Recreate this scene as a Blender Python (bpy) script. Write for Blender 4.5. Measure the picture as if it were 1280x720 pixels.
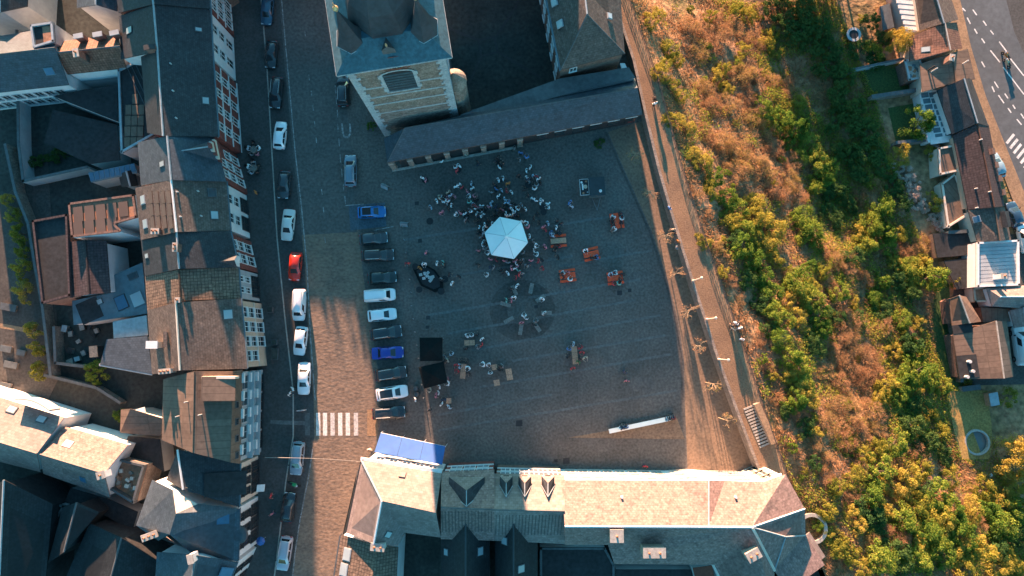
import bpy, bmesh, math, random
from mathutils import Vector, Matrix, noise
random.seed(11)
R = random.random
def U(a, b): return a + (b - a) * random.random()
for o in list(bpy.data.objects): bpy.data.objects.remove(o)
S = bpy.context.scene
C = S.collection
# ---------------------------------------------------------------- camera
CAM_H, FPX, TILT = 100.0, 880.0, math.atan(70 / 880.0)
cam = bpy.data.objects.new('camera', bpy.data.cameras.new('camera')); C.objects.link(cam)
cam.location = (0, 0, CAM_H); cam.rotation_euler = (TILT, 0, 0)
cam.data.sensor_width = 36; cam.data.lens = FPX / 1280 * 36; cam.data.clip_end = 2000
S.camera = cam
# ---------------------------------------------------------------- sky, sun, exposure
SUN_EL, SUN_AZ = math.radians(9.5), math.radians(-10.0)      # low evening sun, from +Y, 10 degrees towards -X
SUNDIR = Vector((math.sin(SUN_AZ) * math.cos(SUN_EL), math.cos(SUN_AZ) * math.cos(SUN_EL), math.sin(SUN_EL)))
w = bpy.data.worlds.new('World'); S.world = w; w.use_nodes = True
nt = w.node_tree
sky = nt.nodes.new('ShaderNodeTexSky'); sky.sky_type = 'NISHITA'; sky.sun_disc = False
sky.sun_elevation = SUN_EL; sky.sun_rotation = SUN_AZ; sky.air_density = 1.0; sky.dust_density = 0.6; sky.ozone_density = 3.0
tint = nt.nodes.new('ShaderNodeMix'); tint.data_type = 'RGBA'; tint.blend_type = 'MULTIPLY'
tint.inputs[0].default_value = 1.0; tint.inputs[7].default_value = (0.50, 0.97, 0.88, 1)
nt.links.new(sky.outputs[0], tint.inputs[6])
nt.links.new(tint.outputs[2], nt.nodes['Background'].inputs[0])
nt.nodes['Background'].inputs[1].default_value = 0.085
sl = bpy.data.lights.new('sun', 'SUN'); sun = bpy.data.objects.new('sun', sl); C.objects.link(sun)
sl.energy = 5.0; sl.angle = math.radians(0.6); sl.color = (1.0, 0.555, 0.35)
sun.rotation_euler = SUNDIR.to_track_quat('Z', 'Y').to_euler(); sun.location = SUNDIR * 150
S.view_settings.view_transform = 'Standard'; S.view_settings.look = 'None'
S.view_settings.gamma = 1.0; S.view_settings.exposure = 2.75; S.view_settings.use_curve_mapping = False
S.render.engine = 'CYCLES'
# ---------------------------------------------------------------- measuring: photo pixel -> place at a known height
CT, ST = math.cos(TILT), math.sin(TILT)
CAMP = Vector((0, 0, CAM_H))
def ray(px, py):
    x, y = (px - 640) / FPX, -(py - 360) / FPX
    return Vector((x, y * CT + ST, y * ST - CT))
def W(px, py, z=0.0):
    d = ray(px, py); return CAMP + d * ((z - CAM_H) / d.z)
def on_plane(px, py, p, n):
    d = ray(px, py); return CAMP + d * ((p - CAMP).dot(n) / d.dot(n))
# ---------------------------------------------------------------- materials
MATS = {}
def ND(nt, t, **kw):
    n = nt.nodes.new(t)
    for k, v in kw.items(): setattr(n, k, v)
    return n
def M(name, col, col2=None, scale=0.35, fine=3.0, var=0.25, rough=0.85, bump=0.0, bdist=0.05, bscale=None,
      pattern=None, pw=0.3, ph=0.3, mortar=0.55, metallic=0.0, spec=0.3, contrast=(0.35, 0.68), stretch=None):
    m = bpy.data.materials.new(name); m.use_nodes = True; MATS[name] = m
    nt = m.node_tree; L = nt.links.new; b = nt.nodes['Principled BSDF']
    b.inputs['Roughness'].default_value = rough; b.inputs['Metallic'].default_value = metallic
    b.inputs['Specular IOR Level'].default_value = spec
    geo = ND(nt, 'ShaderNodeNewGeometry'); vec = geo.outputs['Position']
    if stretch:
        mp = ND(nt, 'ShaderNodeMapping'); mp.inputs['Scale'].default_value = stretch; L(vec, mp.inputs[0]); vec = mp.outputs[0]
    n1 = ND(nt, 'ShaderNodeTexNoise'); n1.inputs['Scale'].default_value = scale; n1.inputs['Detail'].default_value = 6; n1.inputs['Roughness'].default_value = 0.62
    L(vec, n1.inputs['Vector'])
    rp = ND(nt, 'ShaderNodeMapRange'); rp.inputs[1].default_value, rp.inputs[2].default_value = contrast
    L(n1.outputs[0], rp.inputs[0])
    mx = ND(nt, 'ShaderNodeMix', data_type='RGBA')
    c2 = col2 or tuple(c * 0.7 for c in col)
    mx.inputs[6].default_value = (*col, 1); mx.inputs[7].default_value = (*c2, 1)
    L(rp.outputs[0], mx.inputs[0]); out = mx.outputs[2]
    n2 = ND(nt, 'ShaderNodeTexNoise'); n2.inputs['Scale'].default_value = fine; n2.inputs['Detail'].default_value = 4
    L(vec, n2.inputs['Vector'])
    r2 = ND(nt, 'ShaderNodeMapRange'); r2.inputs[1].default_value = 0.3; r2.inputs[2].default_value = 0.7
    r2.inputs[3].default_value = 1 - var; r2.inputs[4].default_value = 1 + var
    L(n2.outputs[0], r2.inputs[0])
    hgt = n2.outputs[0]
    mul = ND(nt, 'ShaderNodeMix', data_type='RGBA', blend_type='MULTIPLY'); mul.inputs[0].default_value = 1
    L(out, mul.inputs[6]); L(r2.outputs[0], mul.inputs[7]); out = mul.outputs[2]
    if pattern:
        uv = ND(nt, 'ShaderNodeUVMap')
        br = ND(nt, 'ShaderNodeTexBrick'); br.inputs['Scale'].default_value = 1
        br.inputs['Brick Width'].default_value = pw; br.inputs['Row Height'].default_value = ph
        br.inputs['Mortar Size'].default_value = min(pw, ph) * 0.09; br.inputs['Mortar Smooth'].default_value = 0.4
        br.inputs['Color1'].default_value = (1.12, 1.12, 1.12, 1); br.inputs['Color2'].default_value = (0.8, 0.8, 0.8, 1)
        br.inputs['Mortar'].default_value = (mortar, mortar, mortar, 1)
        br.offset = 0.5 if pattern == 'brick' else 0.0
        L(uv.outputs[0], br.inputs['Vector'])
        m3 = ND(nt, 'ShaderNodeMix', data_type='RGBA', blend_type='MULTIPLY'); m3.inputs[0].default_value = 1
        L(out, m3.inputs[6]); L(br.outputs[0], m3.inputs[7]); out = m3.outputs[2]
    L(out, b.inputs['Base Color'])
    if bump:
        bp = ND(nt, 'ShaderNodeBump'); bp.inputs['Strength'].default_value = bump; bp.inputs['Distance'].default_value = bdist
        if bscale:
            n3 = ND(nt, 'ShaderNodeTexNoise'); n3.inputs['Scale'].default_value = bscale; n3.inputs['Detail'].default_value = 5
            L(vec, n3.inputs['Vector']); hgt = n3.outputs[0]
        L(hgt, bp.inputs['Height']); L(bp.outputs[0], b.inputs['Normal'])
    return m
def MOBJ(name, rough=0.6, coat=0.0, metallic=0.0, var=0.15):   # colour comes from the object's own colour
    m = bpy.data.materials.new(name); m.use_nodes = True; MATS[name] = m
    nt = m.node_tree; b = nt.nodes['Principled BSDF']; oi = ND(nt, 'ShaderNodeObjectInfo')
    geo = ND(nt, 'ShaderNodeNewGeometry'); n2 = ND(nt, 'ShaderNodeTexNoise'); n2.inputs['Scale'].default_value = 3
    nt.links.new(geo.outputs['Position'], n2.inputs['Vector'])
    r2 = ND(nt, 'ShaderNodeMapRange'); r2.inputs[3].default_value = 1 - var; r2.inputs[4].default_value = 1 + var
    nt.links.new(n2.outputs[0], r2.inputs[0])
    mx = ND(nt, 'ShaderNodeMix', data_type='RGBA', blend_type='MULTIPLY'); mx.inputs[0].default_value = 1
    nt.links.new(oi.outputs['Color'], mx.inputs[6]); nt.links.new(r2.outputs[0], mx.inputs[7])
    nt.links.new(mx.outputs[2], b.inputs['Base Color']); b.inputs['Roughness'].default_value = rough
    b.inputs['Coat Weight'].default_value = coat; b.inputs['Metallic'].default_value = metallic; b.inputs['Coat Roughness'].default_value = 0.1
    return m
def MLEAF(name, cols, trans=0.35, big=0.22):
    m = bpy.data.materials.new(name); m.use_nodes = True; MATS[name] = m
    nt = m.node_tree; L = nt.links.new; nt.nodes.remove(nt.nodes['Principled BSDF'])
    out = nt.nodes['Material Output']
    geo = ND(nt, 'ShaderNodeNewGeometry'); oi = ND(nt, 'ShaderNodeObjectInfo')
    n1 = ND(nt, 'ShaderNodeTexNoise'); n1.inputs['Scale'].default_value = big; n1.inputs['Detail'].default_value = 3; L(geo.outputs['Position'], n1.inputs['Vector'])
    a1 = ND(nt, 'ShaderNodeMath', operation='MULTIPLY_ADD'); L(geo.outputs['Random Per Island'], a1.inputs[0]); a1.inputs[1].default_value = 0.45
    a2 = ND(nt, 'ShaderNodeMath', operation='MULTIPLY_ADD'); L(oi.outputs['Random'], a2.inputs[0]); a2.inputs[1].default_value = 0.35
    L(n1.outputs[0], a1.inputs[2]); L(a1.outputs[0], a2.inputs[2])
    sb = ND(nt, 'ShaderNodeMapRange'); sb.inputs[1].default_value = 0.35; sb.inputs[2].default_value = 1.25; L(a2.outputs[0], sb.inputs[0])
    cr = ND(nt, 'ShaderNodeValToRGB'); L(sb.outputs[0], cr.inputs[0])
    el = cr.color_ramp.elements
    while len(el) < len(cols): el.new(0.5)
    for i, c in enumerate(cols): el[i].position = i / (len(cols) - 1); el[i].color = (*c, 1)
    d = ND(nt, 'ShaderNodeBsdfDiffuse'); t = ND(nt, 'ShaderNodeBsdfTranslucent'); ms = ND(nt, 'ShaderNodeMixShader'); ms.inputs[0].default_value = trans
    L(cr.outputs[0], d.inputs[0]); L(cr.outputs[0], t.inputs[0]); L(d.outputs[0], ms.inputs[1]); L(t.outputs[0], ms.inputs[2]); L(ms.outputs[0], out.inputs[0])
    return m
# ground
M('setts', (0.1341, 0.1197, 0.1069), (0.08226, 0.07717, 0.07011), scale=0.16, fine=3.0, var=0.32, bump=0.5, bdist=0.05, bscale=5.0, contrast=(0.3, 0.7))
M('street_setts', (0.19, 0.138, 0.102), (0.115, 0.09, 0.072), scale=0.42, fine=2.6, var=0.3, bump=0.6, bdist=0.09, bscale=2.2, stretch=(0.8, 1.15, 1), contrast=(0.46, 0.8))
M('street_shade_tone', (0.115, 0.108, 0.099), (0.08, 0.078, 0.073), scale=0.12, fine=2.5, var=0.3, bump=0.3, bdist=0.02)  # darker copy of the street surface with the shade in its colour
M('road_asphalt', (0.10, 0.112, 0.12), (0.08, 0.09, 0.096), scale=0.06, fine=1.5, var=0.15, bump=0.2, bdist=0.02)
M('pavement', (0.075, 0.074, 0.072), (0.052, 0.052, 0.05), scale=0.2, fine=3, var=0.25, bump=0.3, bdist=0.02)
M('promenade_earth', (0.25, 0.15, 0.085), (0.17, 0.105, 0.065), scale=0.3, fine=5, var=0.3, bump=0.7, bdist=0.05)
M('sandy_verge', (0.30, 0.19, 0.11), (0.22, 0.14, 0.085), scale=0.4, fine=4, var=0.25, bump=0.5, bdist=0.04)
M('setts_dark', (0.08912, 0.07986, 0.0713), (0.0606, 0.05704, 0.05347), scale=0.3, fine=3, var=0.3, bump=0.4, bdist=0.04)
M('setts_patch', (0.125, 0.115, 0.105), (0.085, 0.08, 0.075), scale=0.6, fine=3, var=0.3, bump=0.4, bdist=0.04)
M('setts_warm', (0.22, 0.15, 0.10), (0.15, 0.11, 0.08), scale=0.25, fine=3, var=0.3, bump=0.5, bdist=0.04, bscale=4)  # warmer copy of the setts, sunlight put into the colour
M('stone_band', (0.1312, 0.1341, 0.1312), (0.1021, 0.1021, 0.0972), scale=0.5, fine=3, var=0.25)
M('pale_stone', (0.38, 0.35, 0.31), (0.28, 0.26, 0.23), scale=0.6, fine=3, var=0.2)
M('wall_stone', (0.27, 0.22, 0.18), (0.15, 0.125, 0.105), scale=0.7, fine=4, var=0.35, bump=0.6, bdist=0.06)
M('paint_white', (0.62, 0.60, 0.57), (0.42, 0.40, 0.38), scale=1.2, fine=5, var=0.25, contrast=(0.5, 0.7))
M('paint_worn', (0.36, 0.35, 0.34), (0.12, 0.115, 0.11), scale=2.2, fine=6, var=0.3, contrast=(0.38, 0.62))
M('paint_half', (0.52, 0.50, 0.48), (0.22, 0.2, 0.185), scale=1.8, fine=6, var=0.3, contrast=(0.45, 0.7))
M('bay_blue', (0.08, 0.12, 0.152), (0.064, 0.084, 0.1), scale=0.5, fine=4, var=0.3)
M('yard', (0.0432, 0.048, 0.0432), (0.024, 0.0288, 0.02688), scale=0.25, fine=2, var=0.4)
M('yard_paving', (0.075, 0.0675, 0.06), (0.04875, 0.045, 0.04125), scale=0.3, fine=3, var=0.3)
M('lawn', (0.035, 0.075, 0.022), (0.05, 0.075, 0.02), scale=0.5, fine=4, var=0.4)
M('dry_lawn', (0.3105, 0.1924, 0.0594), (0.2018, 0.1539, 0.05198), scale=0.5, fine=4, var=0.4)
M('hill_soil', (0.306, 0.1785, 0.09775), (0.1275, 0.102, 0.03825), scale=0.14, fine=1.3, var=0.5, bump=1.0, bdist=0.25, bscale=1.6, contrast=(0.4, 0.66))
# roofs
M('slate_dark', (0.04092, 0.04488, 0.0495), (0.02772, 0.03168, 0.0363), scale=0.3, fine=2.5, var=0.3, rough=0.62, pattern='brick', pw=0.34, ph=0.26, mortar=0.6, bump=0.3, bdist=0.02)
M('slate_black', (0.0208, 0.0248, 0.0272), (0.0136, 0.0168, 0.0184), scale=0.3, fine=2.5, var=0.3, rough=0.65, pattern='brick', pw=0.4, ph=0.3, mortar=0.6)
M('slate_blue', (0.06395, 0.08316, 0.09979), (0.04514, 0.0594, 0.07318), scale=0.25, fine=2, var=0.22, rough=0.6, pattern='brick', pw=0.4, ph=0.3, mortar=0.7, bump=0.2, bdist=0.02)
M('slate_brown', (0.119, 0.0935, 0.0788), (0.085, 0.068, 0.05953), scale=0.3, fine=2.5, var=0.3, rough=0.75, pattern='brick', pw=0.4, ph=0.3, mortar=0.6, bump=0.5, bdist=0.03)
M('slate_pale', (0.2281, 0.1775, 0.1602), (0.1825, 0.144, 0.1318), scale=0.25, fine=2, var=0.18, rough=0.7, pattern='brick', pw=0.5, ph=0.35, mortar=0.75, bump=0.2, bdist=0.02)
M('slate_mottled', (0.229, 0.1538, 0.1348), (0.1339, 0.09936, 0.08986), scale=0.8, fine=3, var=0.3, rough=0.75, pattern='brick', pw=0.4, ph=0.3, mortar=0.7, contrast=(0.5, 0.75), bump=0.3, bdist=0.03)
M('tile_brown', (0.20, 0.135, 0.095), (0.12, 0.085, 0.065), scale=0.6, fine=3, var=0.35, pattern='grid', pw=0.42, ph=0.42, mortar=0.3, bump=0.5, bdist=0.04)
M('tile_red', (0.22, 0.11, 0.075), (0.15, 0.08, 0.06), scale=0.5, fine=3, var=0.3, pattern='grid', pw=0.36, ph=0.36, mortar=0.45, bump=0.4, bdist=0.03)
M('tile_purple', (0.068, 0.048, 0.0496), (0.048, 0.036, 0.0384), scale=0.4, fine=3, var=0.3, pattern='grid', pw=0.36, ph=0.4, mortar=0.5)
M('felt_brown', (0.154, 0.1056, 0.07744), (0.1144, 0.0792, 0.05984), scale=0.25, fine=2, var=0.2, pattern='grid', pw=0.9, ph=4.0, mortar=0.8)
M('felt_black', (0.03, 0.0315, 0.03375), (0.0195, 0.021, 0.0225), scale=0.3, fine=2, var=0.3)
M('lead_grey', (0.0975, 0.1087, 0.1125), (0.0675, 0.075, 0.07875), scale=0.3, fine=2, var=0.2, rough=0.6)
M('zinc', (0.30, 0.34, 0.36), (0.24, 0.27, 0.29), scale=0.4, fine=2, var=0.15, rough=0.5)
M('zinc_blue', (0.1164, 0.162, 0.186), (0.07762, 0.1148, 0.1347), scale=0.5, fine=2, var=0.2, rough=0.5)
M('seam_dark', (0.0385, 0.0476, 0.0525), (0.0315, 0.0385, 0.042), scale=0.3, fine=2, var=0.15, rough=0.5)
M('verdigris', (0.052, 0.116, 0.148), (0.036, 0.084, 0.108), scale=0.5, fine=2.5, var=0.25, rough=0.55)
M('terracotta', (0.34, 0.17, 0.10), (0.25, 0.12, 0.075), scale=0.8, fine=3, var=0.25)
M('panel_brown', (0.13, 0.09, 0.07), (0.10, 0.07, 0.055), scale=0.5, fine=1, var=0.1, rough=0.4)
# walls and trims
M('stucco_white', (0.66, 0.67, 0.67), (0.55, 0.56, 0.56), scale=0.5, fine=2, var=0.08)
M('stucco_cream', (0.60, 0.52, 0.43), (0.50, 0.43, 0.36), scale=0.5, fine=2, var=0.1)
M('stucco_peach', (0.52, 0.38, 0.28), (0.42, 0.31, 0.23), scale=0.5, fine=2, var=0.12)
M('stucco_grey', (0.36, 0.38, 0.39), (0.29, 0.31, 0.32), scale=0.5, fine=2, var=0.1)
M('brick_red', (0.2295, 0.06375, 0.051), (0.153, 0.051, 0.0425), scale=0.7, fine=4, var=0.3, pattern='brick', pw=0.44, ph=0.16, mortar=0.8)
M('brick_dull', (0.20, 0.115, 0.09), (0.13, 0.085, 0.07), scale=0.7, fine=4, var=0.3, pattern='brick', pw=0.44, ph=0.16, mortar=0.8)
M('tower_brick', (0.289, 0.2253, 0.1827), (0.1615, 0.1232, 0.102), scale=1.1, fine=5, var=0.4, bump=0.6, bdist=0.06, pattern='brick', pw=0.5, ph=0.22, mortar=0.8)
M('tower_rubble', (0.2805, 0.238, 0.204), (0.1105, 0.08075, 0.07225), scale=1.6, fine=5, var=0.45, bump=0.9, bdist=0.1, stretch=(0.6, 0.6, 1.6))
M('tower_stone', (0.4, 0.424, 0.432), (0.296, 0.312, 0.32), scale=0.8, fine=4, var=0.25, bump=0.4, bdist=0.04)
M('trim_white', (0.66, 0.66, 0.65), (0.56, 0.56, 0.55), scale=1, fine=3, var=0.08, rough=0.6)
M('trim_dark', (0.035, 0.036, 0.038), None, var=0.2, rough=0.6)
M('glass', (0.022, 0.028, 0.032), (0.035, 0.042, 0.048), scale=0.3, fine=1, var=0.2, rough=0.08, spec=0.6)
M('glass_blue', (0.0504, 0.12, 0.1944), (0.036, 0.09, 0.1512), scale=0.3, fine=1, var=0.1, rough=0.12, spec=0.6)
M('glass_pale', (0.33, 0.39, 0.40), (0.24, 0.29, 0.31), scale=0.5, fine=1, var=0.12, rough=0.2, spec=0.5)
M('wood', (0.55, 0.30, 0.19), (0.45, 0.24, 0.15), scale=2, fine=6, var=0.25, rough=0.6)
M('wood_grey', (0.25, 0.235, 0.21), (0.18, 0.17, 0.15), scale=2, fine=6, var=0.25, rough=0.7)
M('metal_grey', (0.22, 0.23, 0.24), None, var=0.1, rough=0.4, metallic=0.6)
M('metal_pale', (0.55, 0.54, 0.52), None, var=0.1, rough=0.5)
M('gold', (0.75, 0.52, 0.28), None, var=0.1, rough=0.35, metallic=0.5)
M('rust_red', (0.22, 0.075, 0.05), None, var=0.2)
M('bark', (0.15, 0.11, 0.08), (0.09, 0.07, 0.05), scale=2, fine=6, var=0.3)
M('bark_pale', (0.38, 0.28, 0.17), (0.26, 0.19, 0.12), scale=2, fine=6, var=0.3)
M('awning_blue', (0.018, 0.0945, 0.306), (0.0144, 0.0765, 0.252), scale=0.5, fine=2, var=0.1, rough=0.5)
M('canvas_white', (0.82, 0.86, 0.82), (0.77, 0.81, 0.77), scale=0.5, fine=2, var=0.03, rough=0.6)
M('canvas_black', (0.010, 0.014, 0.015), None, var=0.2, rough=0.9, spec=0.08)
M('red_paint', (0.95, 0.10, 0.03), (0.80, 0.08, 0.03), scale=2, fine=5, var=0.15, rough=0.5)
M('black_plastic', (0.02, 0.021, 0.023), None, var=0.2, rough=0.5)
M('rubber', (0.018, 0.018, 0.018), None, var=0.2, rough=0.85)
M('car_glass', (0.022, 0.03, 0.036), None, var=0.1, rough=0.05, spec=0.7)
M('car_trim', (0.03, 0.03, 0.032), None, var=0.1, rough=0.5)
M('chrome', (0.55, 0.55, 0.56), None, var=0.05, rough=0.25, metallic=0.9)
M('lamp_clear', (0.6, 0.62, 0.64), None, var=0.05, rough=0.15)
M('lamp_red', (0.35, 0.02, 0.02), None, var=0.05, rough=0.2)
M('skin', (0.42, 0.25, 0.18), None, var=0.08, rough=0.55)
M('hair', (0.035, 0.024, 0.018), None, var=0.2, rough=0.6)
M('water', (0.13, 0.14, 0.13), (0.10, 0.11, 0.105), scale=0.5, fine=2, var=0.1, rough=0.08, spec=0.6)
MOBJ('car_paint', 0.25, 0.8, 0.15, 0.04)
MOBJ('cloth', 0.8)
MOBJ('painted', 0.55, 0.0, 0.0, 0.08)
MLEAF('leaf_green', [(0.03, 0.08, 0.02), (0.065, 0.14, 0.026), (0.165, 0.235, 0.038), (0.34, 0.33, 0.065)], trans=0.42)
MLEAF('leaf_yellow', [(0.06, 0.11, 0.02), (0.16, 0.18, 0.032), (0.33, 0.29, 0.05), (0.43, 0.32, 0.08)], trans=0.42)
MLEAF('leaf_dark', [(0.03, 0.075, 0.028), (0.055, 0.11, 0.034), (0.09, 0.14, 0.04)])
MLEAF('leaf_dry', [(0.17, 0.085, 0.045), (0.31, 0.17, 0.09), (0.42, 0.25, 0.14), (0.30, 0.24, 0.075)], trans=0.38)
MLEAF('leaf_blossom', [(0.36, 0.26, 0.20), (0.56, 0.42, 0.35), (0.62, 0.50, 0.42)], trans=0.3)
MLEAF('leaf_gold', [(0.17, 0.15, 0.025), (0.33, 0.25, 0.045), (0.45, 0.33, 0.08)], trans=0.4)
# trousers: a dark tone that differs from person to person
def trousers():
    m = bpy.data.materials.new('trousers'); m.use_nodes = True; MATS['trousers'] = m
    nt = m.node_tree; oi = ND(nt, 'ShaderNodeObjectInfo'); cr = ND(nt, 'ShaderNodeValToRGB')
    nt.links.new(oi.outputs['Random'], cr.inputs[0]); nt.links.new(cr.outputs[0], nt.nodes['Principled BSDF'].inputs['Base Color'])
    cr.color_ramp.interpolation = 'CONSTANT'; e = cr.color_ramp.elements
    for p, c in ((0.3, (0.03, 0.045, 0.08)), (0.55, (0.02, 0.02, 0.022)), (0.8, (0.16, 0.14, 0.11))):
        x = e.new(p); x.color = (*c, 1)
    e[0].color = (0.03, 0.03, 0.035, 1); e[-1].color = (0.06, 0.08, 0.12, 1)
trousers()
# ---------------------------------------------------------------- mesh building
OFF = {}
class MB:
    def __init__(s): s.v, s.f, s.m, s.uv = [], [], [], []
    def poly(s, pts, m=0, uv=None):
        i = len(s.v); s.v += [Vector(p) for p in pts]; s.f.append(list(range(i, i + len(pts)))); s.m.append(m)
        s.uv.append(uv or [(0, 0)] * len(pts)); return s
    def slope(s, pts, th=0.14, m=0):
        """roof face: first edge is the eave; thick slab hanging below the given plane, uv in metres"""
        pts = [Vector(p) for p in pts]
        n = newell(pts)
        if n.z < 0: pts = [pts[1], pts[0]] + pts[:1:-1]; n = newell(pts)
        u = (pts[1] - pts[0]).normalized(); v = n.cross(u)
        uv = [((p - pts[0]).dot(u), (p - pts[0]).dot(v)) for p in pts]
        s.poly(pts, m, uv)
        lo = [p - Vector((0, 0, th)) for p in pts]
        s.poly(lo[::-1], m)
        k = len(pts)
        for i in range(k): s.poly([pts[i], lo[i], lo[(i + 1) % k], pts[(i + 1) % k]], m)
        return s
    def wallq(s, a, b, za, zb, z0, m=0):
        """vertical wall from a to b (xy), tops za zb, foot z0, uv in metres"""
        l = math.hypot(b[0] - a[0], b[1] - a[1])
        return s.poly([(a[0], a[1], z0), (b[0], b[1], z0), (b[0], b[1], zb), (a[0], a[1], za)], m, [(0, 0), (l, 0), (l, zb - z0), (0, za - z0)])
    def obox(s, o, a, b, c, m=0):
        o, a, b, c = map(Vector, (o, a, b, c))
        if a.cross(b).dot(c) < 0: a, b = b, a
        q = [o, o + a, o + a + b, o + b]; t = [p + c for p in q]
        la, lb, lc = a.length, b.length, c.length
        s.poly(q[::-1], m); s.poly(t, m, [(0, 0), (la, 0), (la, lb), (0, lb)])
        for i in range(4):
            l = la if i % 2 == 0 else lb
            s.poly([q[i], q[(i + 1) % 4], t[(i + 1) % 4], t[i]], m, [(0, 0), (l, 0), (l, lc), (0, lc)])
        return s
    def box(s, cx, cy, z0, sx, sy, sz, rz=0, m=0):
        c, n = math.cos(rz), math.sin(rz); a = Vector((c * sx, n * sx, 0)); b = Vector((-n * sy, c * sy, 0))
        return s.obox(Vector((cx, cy, z0)) - a / 2 - b / 2, a, b, (0, 0, sz), m)
    def prism(s, pts, z0, z1, m=0, mtop=None):
        pts = [Vector((p[0], p[1], 0)) for p in pts]
        if newell(pts).z < 0: pts = pts[::-1]
        top = [Vector((p.x, p.y, z1)) for p in pts]; bot = [Vector((p.x, p.y, z0)) for p in pts]
        s.poly(top, m if mtop is None else mtop, [(p.x, p.y) for p in top]); s.poly(bot[::-1], m)
        k = len(pts)
        for i in range(k):
            l = (pts[(i + 1) % k] - pts[i]).length
            s.poly([bot[i], bot[(i + 1) % k], top[(i + 1) % k], top[i]], m, [(0, 0), (l, 0), (l, z1 - z0), (0, z1 - z0)])
        return s
    def tube(s, p0, p1, r0, r1=None, n=6, m=0, cap=True):
        p0, p1 = Vector(p0), Vector(p1); r1 = r0 if r1 is None else r1
        d = (p1 - p0); q = d.to_track_quat('Z', 'Y') if d.length > 1e-6 else Vector((0, 0, 1)).to_track_quat('Z', 'Y')
        ra = [p0 + q @ Vector((math.cos(t) * r0, math.sin(t) * r0, 0)) for t in (i * 2 * math.pi / n for i in range(n))]
        rb = [p1 + q @ Vector((math.cos(t) * r1, math.sin(t) * r1, 0)) for t in (i * 2 * math.pi / n for i in range(n))]
        for i in range(n): s.poly([ra[i], ra[(i + 1) % n], rb[(i + 1) % n], rb[i]], m)
        if cap: s.poly(ra[::-1], m); s.poly(rb, m)
        return s
    def lathe(s, c, prof, n=12, m=0, a0=0.0, a1=2 * math.pi):
        """prof: list of (radius, z) from bottom to top"""
        cx, cy = c[0], c[1]; full = abs(a1 - a0) > 6.28
        A = [a0 + (a1 - a0) * i / n for i in range(n + 1)]
        for j in range(len(prof) - 1):
            (r0, z0), (r1, z1) = prof[j], prof[j + 1]
            for i in range(n):
                a, b = A[i], A[i + 1]
                P = lambda r, t, z: Vector((cx + math.cos(t) * r, cy + math.sin(t) * r, z))
                if r1 < 1e-4: s.poly([P(r0, a, z0), P(r0, b, z0), P(0, 0, z1)], m)
                elif r0 < 1e-4: s.poly([P(0, 0, z0), P(r1, b, z1), P(r1, a, z1)], m)
                else: s.poly([P(r0, a, z0), P(r0, b, z0), P(r1, b, z1), P(r1, a, z1)], m)
        return s
    def mesh(s, name, mats, off=Vector((0, 0, 0)), smooth=False, weld=False):
        me = bpy.data.meshes.new(name)
        me.from_pydata([tuple(p - off) for p in s.v], [], s.f)
        ul = me.uv_layers.new(name='UVMap'); k = 0
        flat = [c for f in s.uv for uv in f for c in uv]
        ul.data.foreach_set('uv', flat)
        for m in (mats if isinstance(mats, (list, tuple)) else [mats]): me.materials.append(MATS[m] if isinstance(m, str) else m)
        me.polygons.foreach_set('material_index', s.m)
        if weld or smooth:
            bm = bmesh.new(); bm.from_mesh(me); bmesh.ops.remove_doubles(bm, verts=bm.verts, dist=0.0005); bm.to_mesh(me); bm.free()
        if smooth: me.polygons.foreach_set('use_smooth', [True] * len(me.polygons))
        me.update(); return me
    def build(s, name, mats, parent=None, smooth=False, loc=None, weld=False):
        """vertices are world coordinates unless loc is given"""
        off = OFF.get(parent.name, Vector()) if parent else Vector()
        base = off if parent else (Vector(loc) if loc else Vector())
        o = bpy.data.objects.new(name, s.mesh(name, mats, base, smooth, weld)); C.objects.link(o)
        if parent: o.parent = parent; OFF[o.name] = off
        else: o.location = base; OFF[o.name] = base
        return o
def newell(pts):
    n = Vector((0, 0, 0)); k = len(pts)
    for i in range(k):
        a, b = pts[i], pts[(i + 1) % k]
        n += Vector(((a[1] - b[1]) * (a[2] + b[2]), (a[2] - b[2]) * (a[0] + b[0]), (a[0] - b[0]) * (a[1] + b[1])))
    return n.normalized() if n.length > 1e-9 else Vector((0, 0, 1))
def tag(o, label=None, cat=None, group=None, kind=None):
    if label: o['label'] = label
    if cat: o['category'] = cat
    if group: o['group'] = group
    if kind: o['kind'] = kind
    return o
def thing(name, label, cat, loc=(0, 0, 0), rz=0, group=None):
    o = bpy.data.objects.new(name, None); C.objects.link(o); o.empty_display_size = 0.3
    o.location = loc; o.rotation_euler = (0, 0, rz); OFF[o.name] = Vector(loc)
    return tag(o, label, cat, group)
def struct(o): o['kind'] = 'structure'; return o
def copy_tree(o, parent=None):
    c = o.copy(); C.objects.link(c); c.parent = parent
    for ch in KIDS.get(o.name, []) or o.children: copy_tree(ch, c)
    return c
KIDS = {}
def inst(name, me, parent=None, loc=(0, 0, 0), rot=(0, 0, 0), scale=None):
    o = bpy.data.objects.new(name, me); C.objects.link(o)
    o.parent = parent; o.location = Vector(loc) - (OFF.get(parent.name, Vector()) if parent else Vector())
    o.rotation_euler = rot
    if scale: o.scale = scale
    OFF[o.name] = OFF.get(parent.name, Vector()) if parent else Vector(loc)
    return o
def sheet(name, px, z, mat, parent=None, world=False):
    mb = MB(); pts = [Vector((p[0], p[1], z)) if world else W(p[0], p[1], z) for p in px]
    for p in pts: p.z = z
    if newell(pts).z < 0: pts = pts[::-1]
    mb.poly(pts, 0, [(p.x, p.y) for p in pts]); return mb.build(name, mat, parent)
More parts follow.
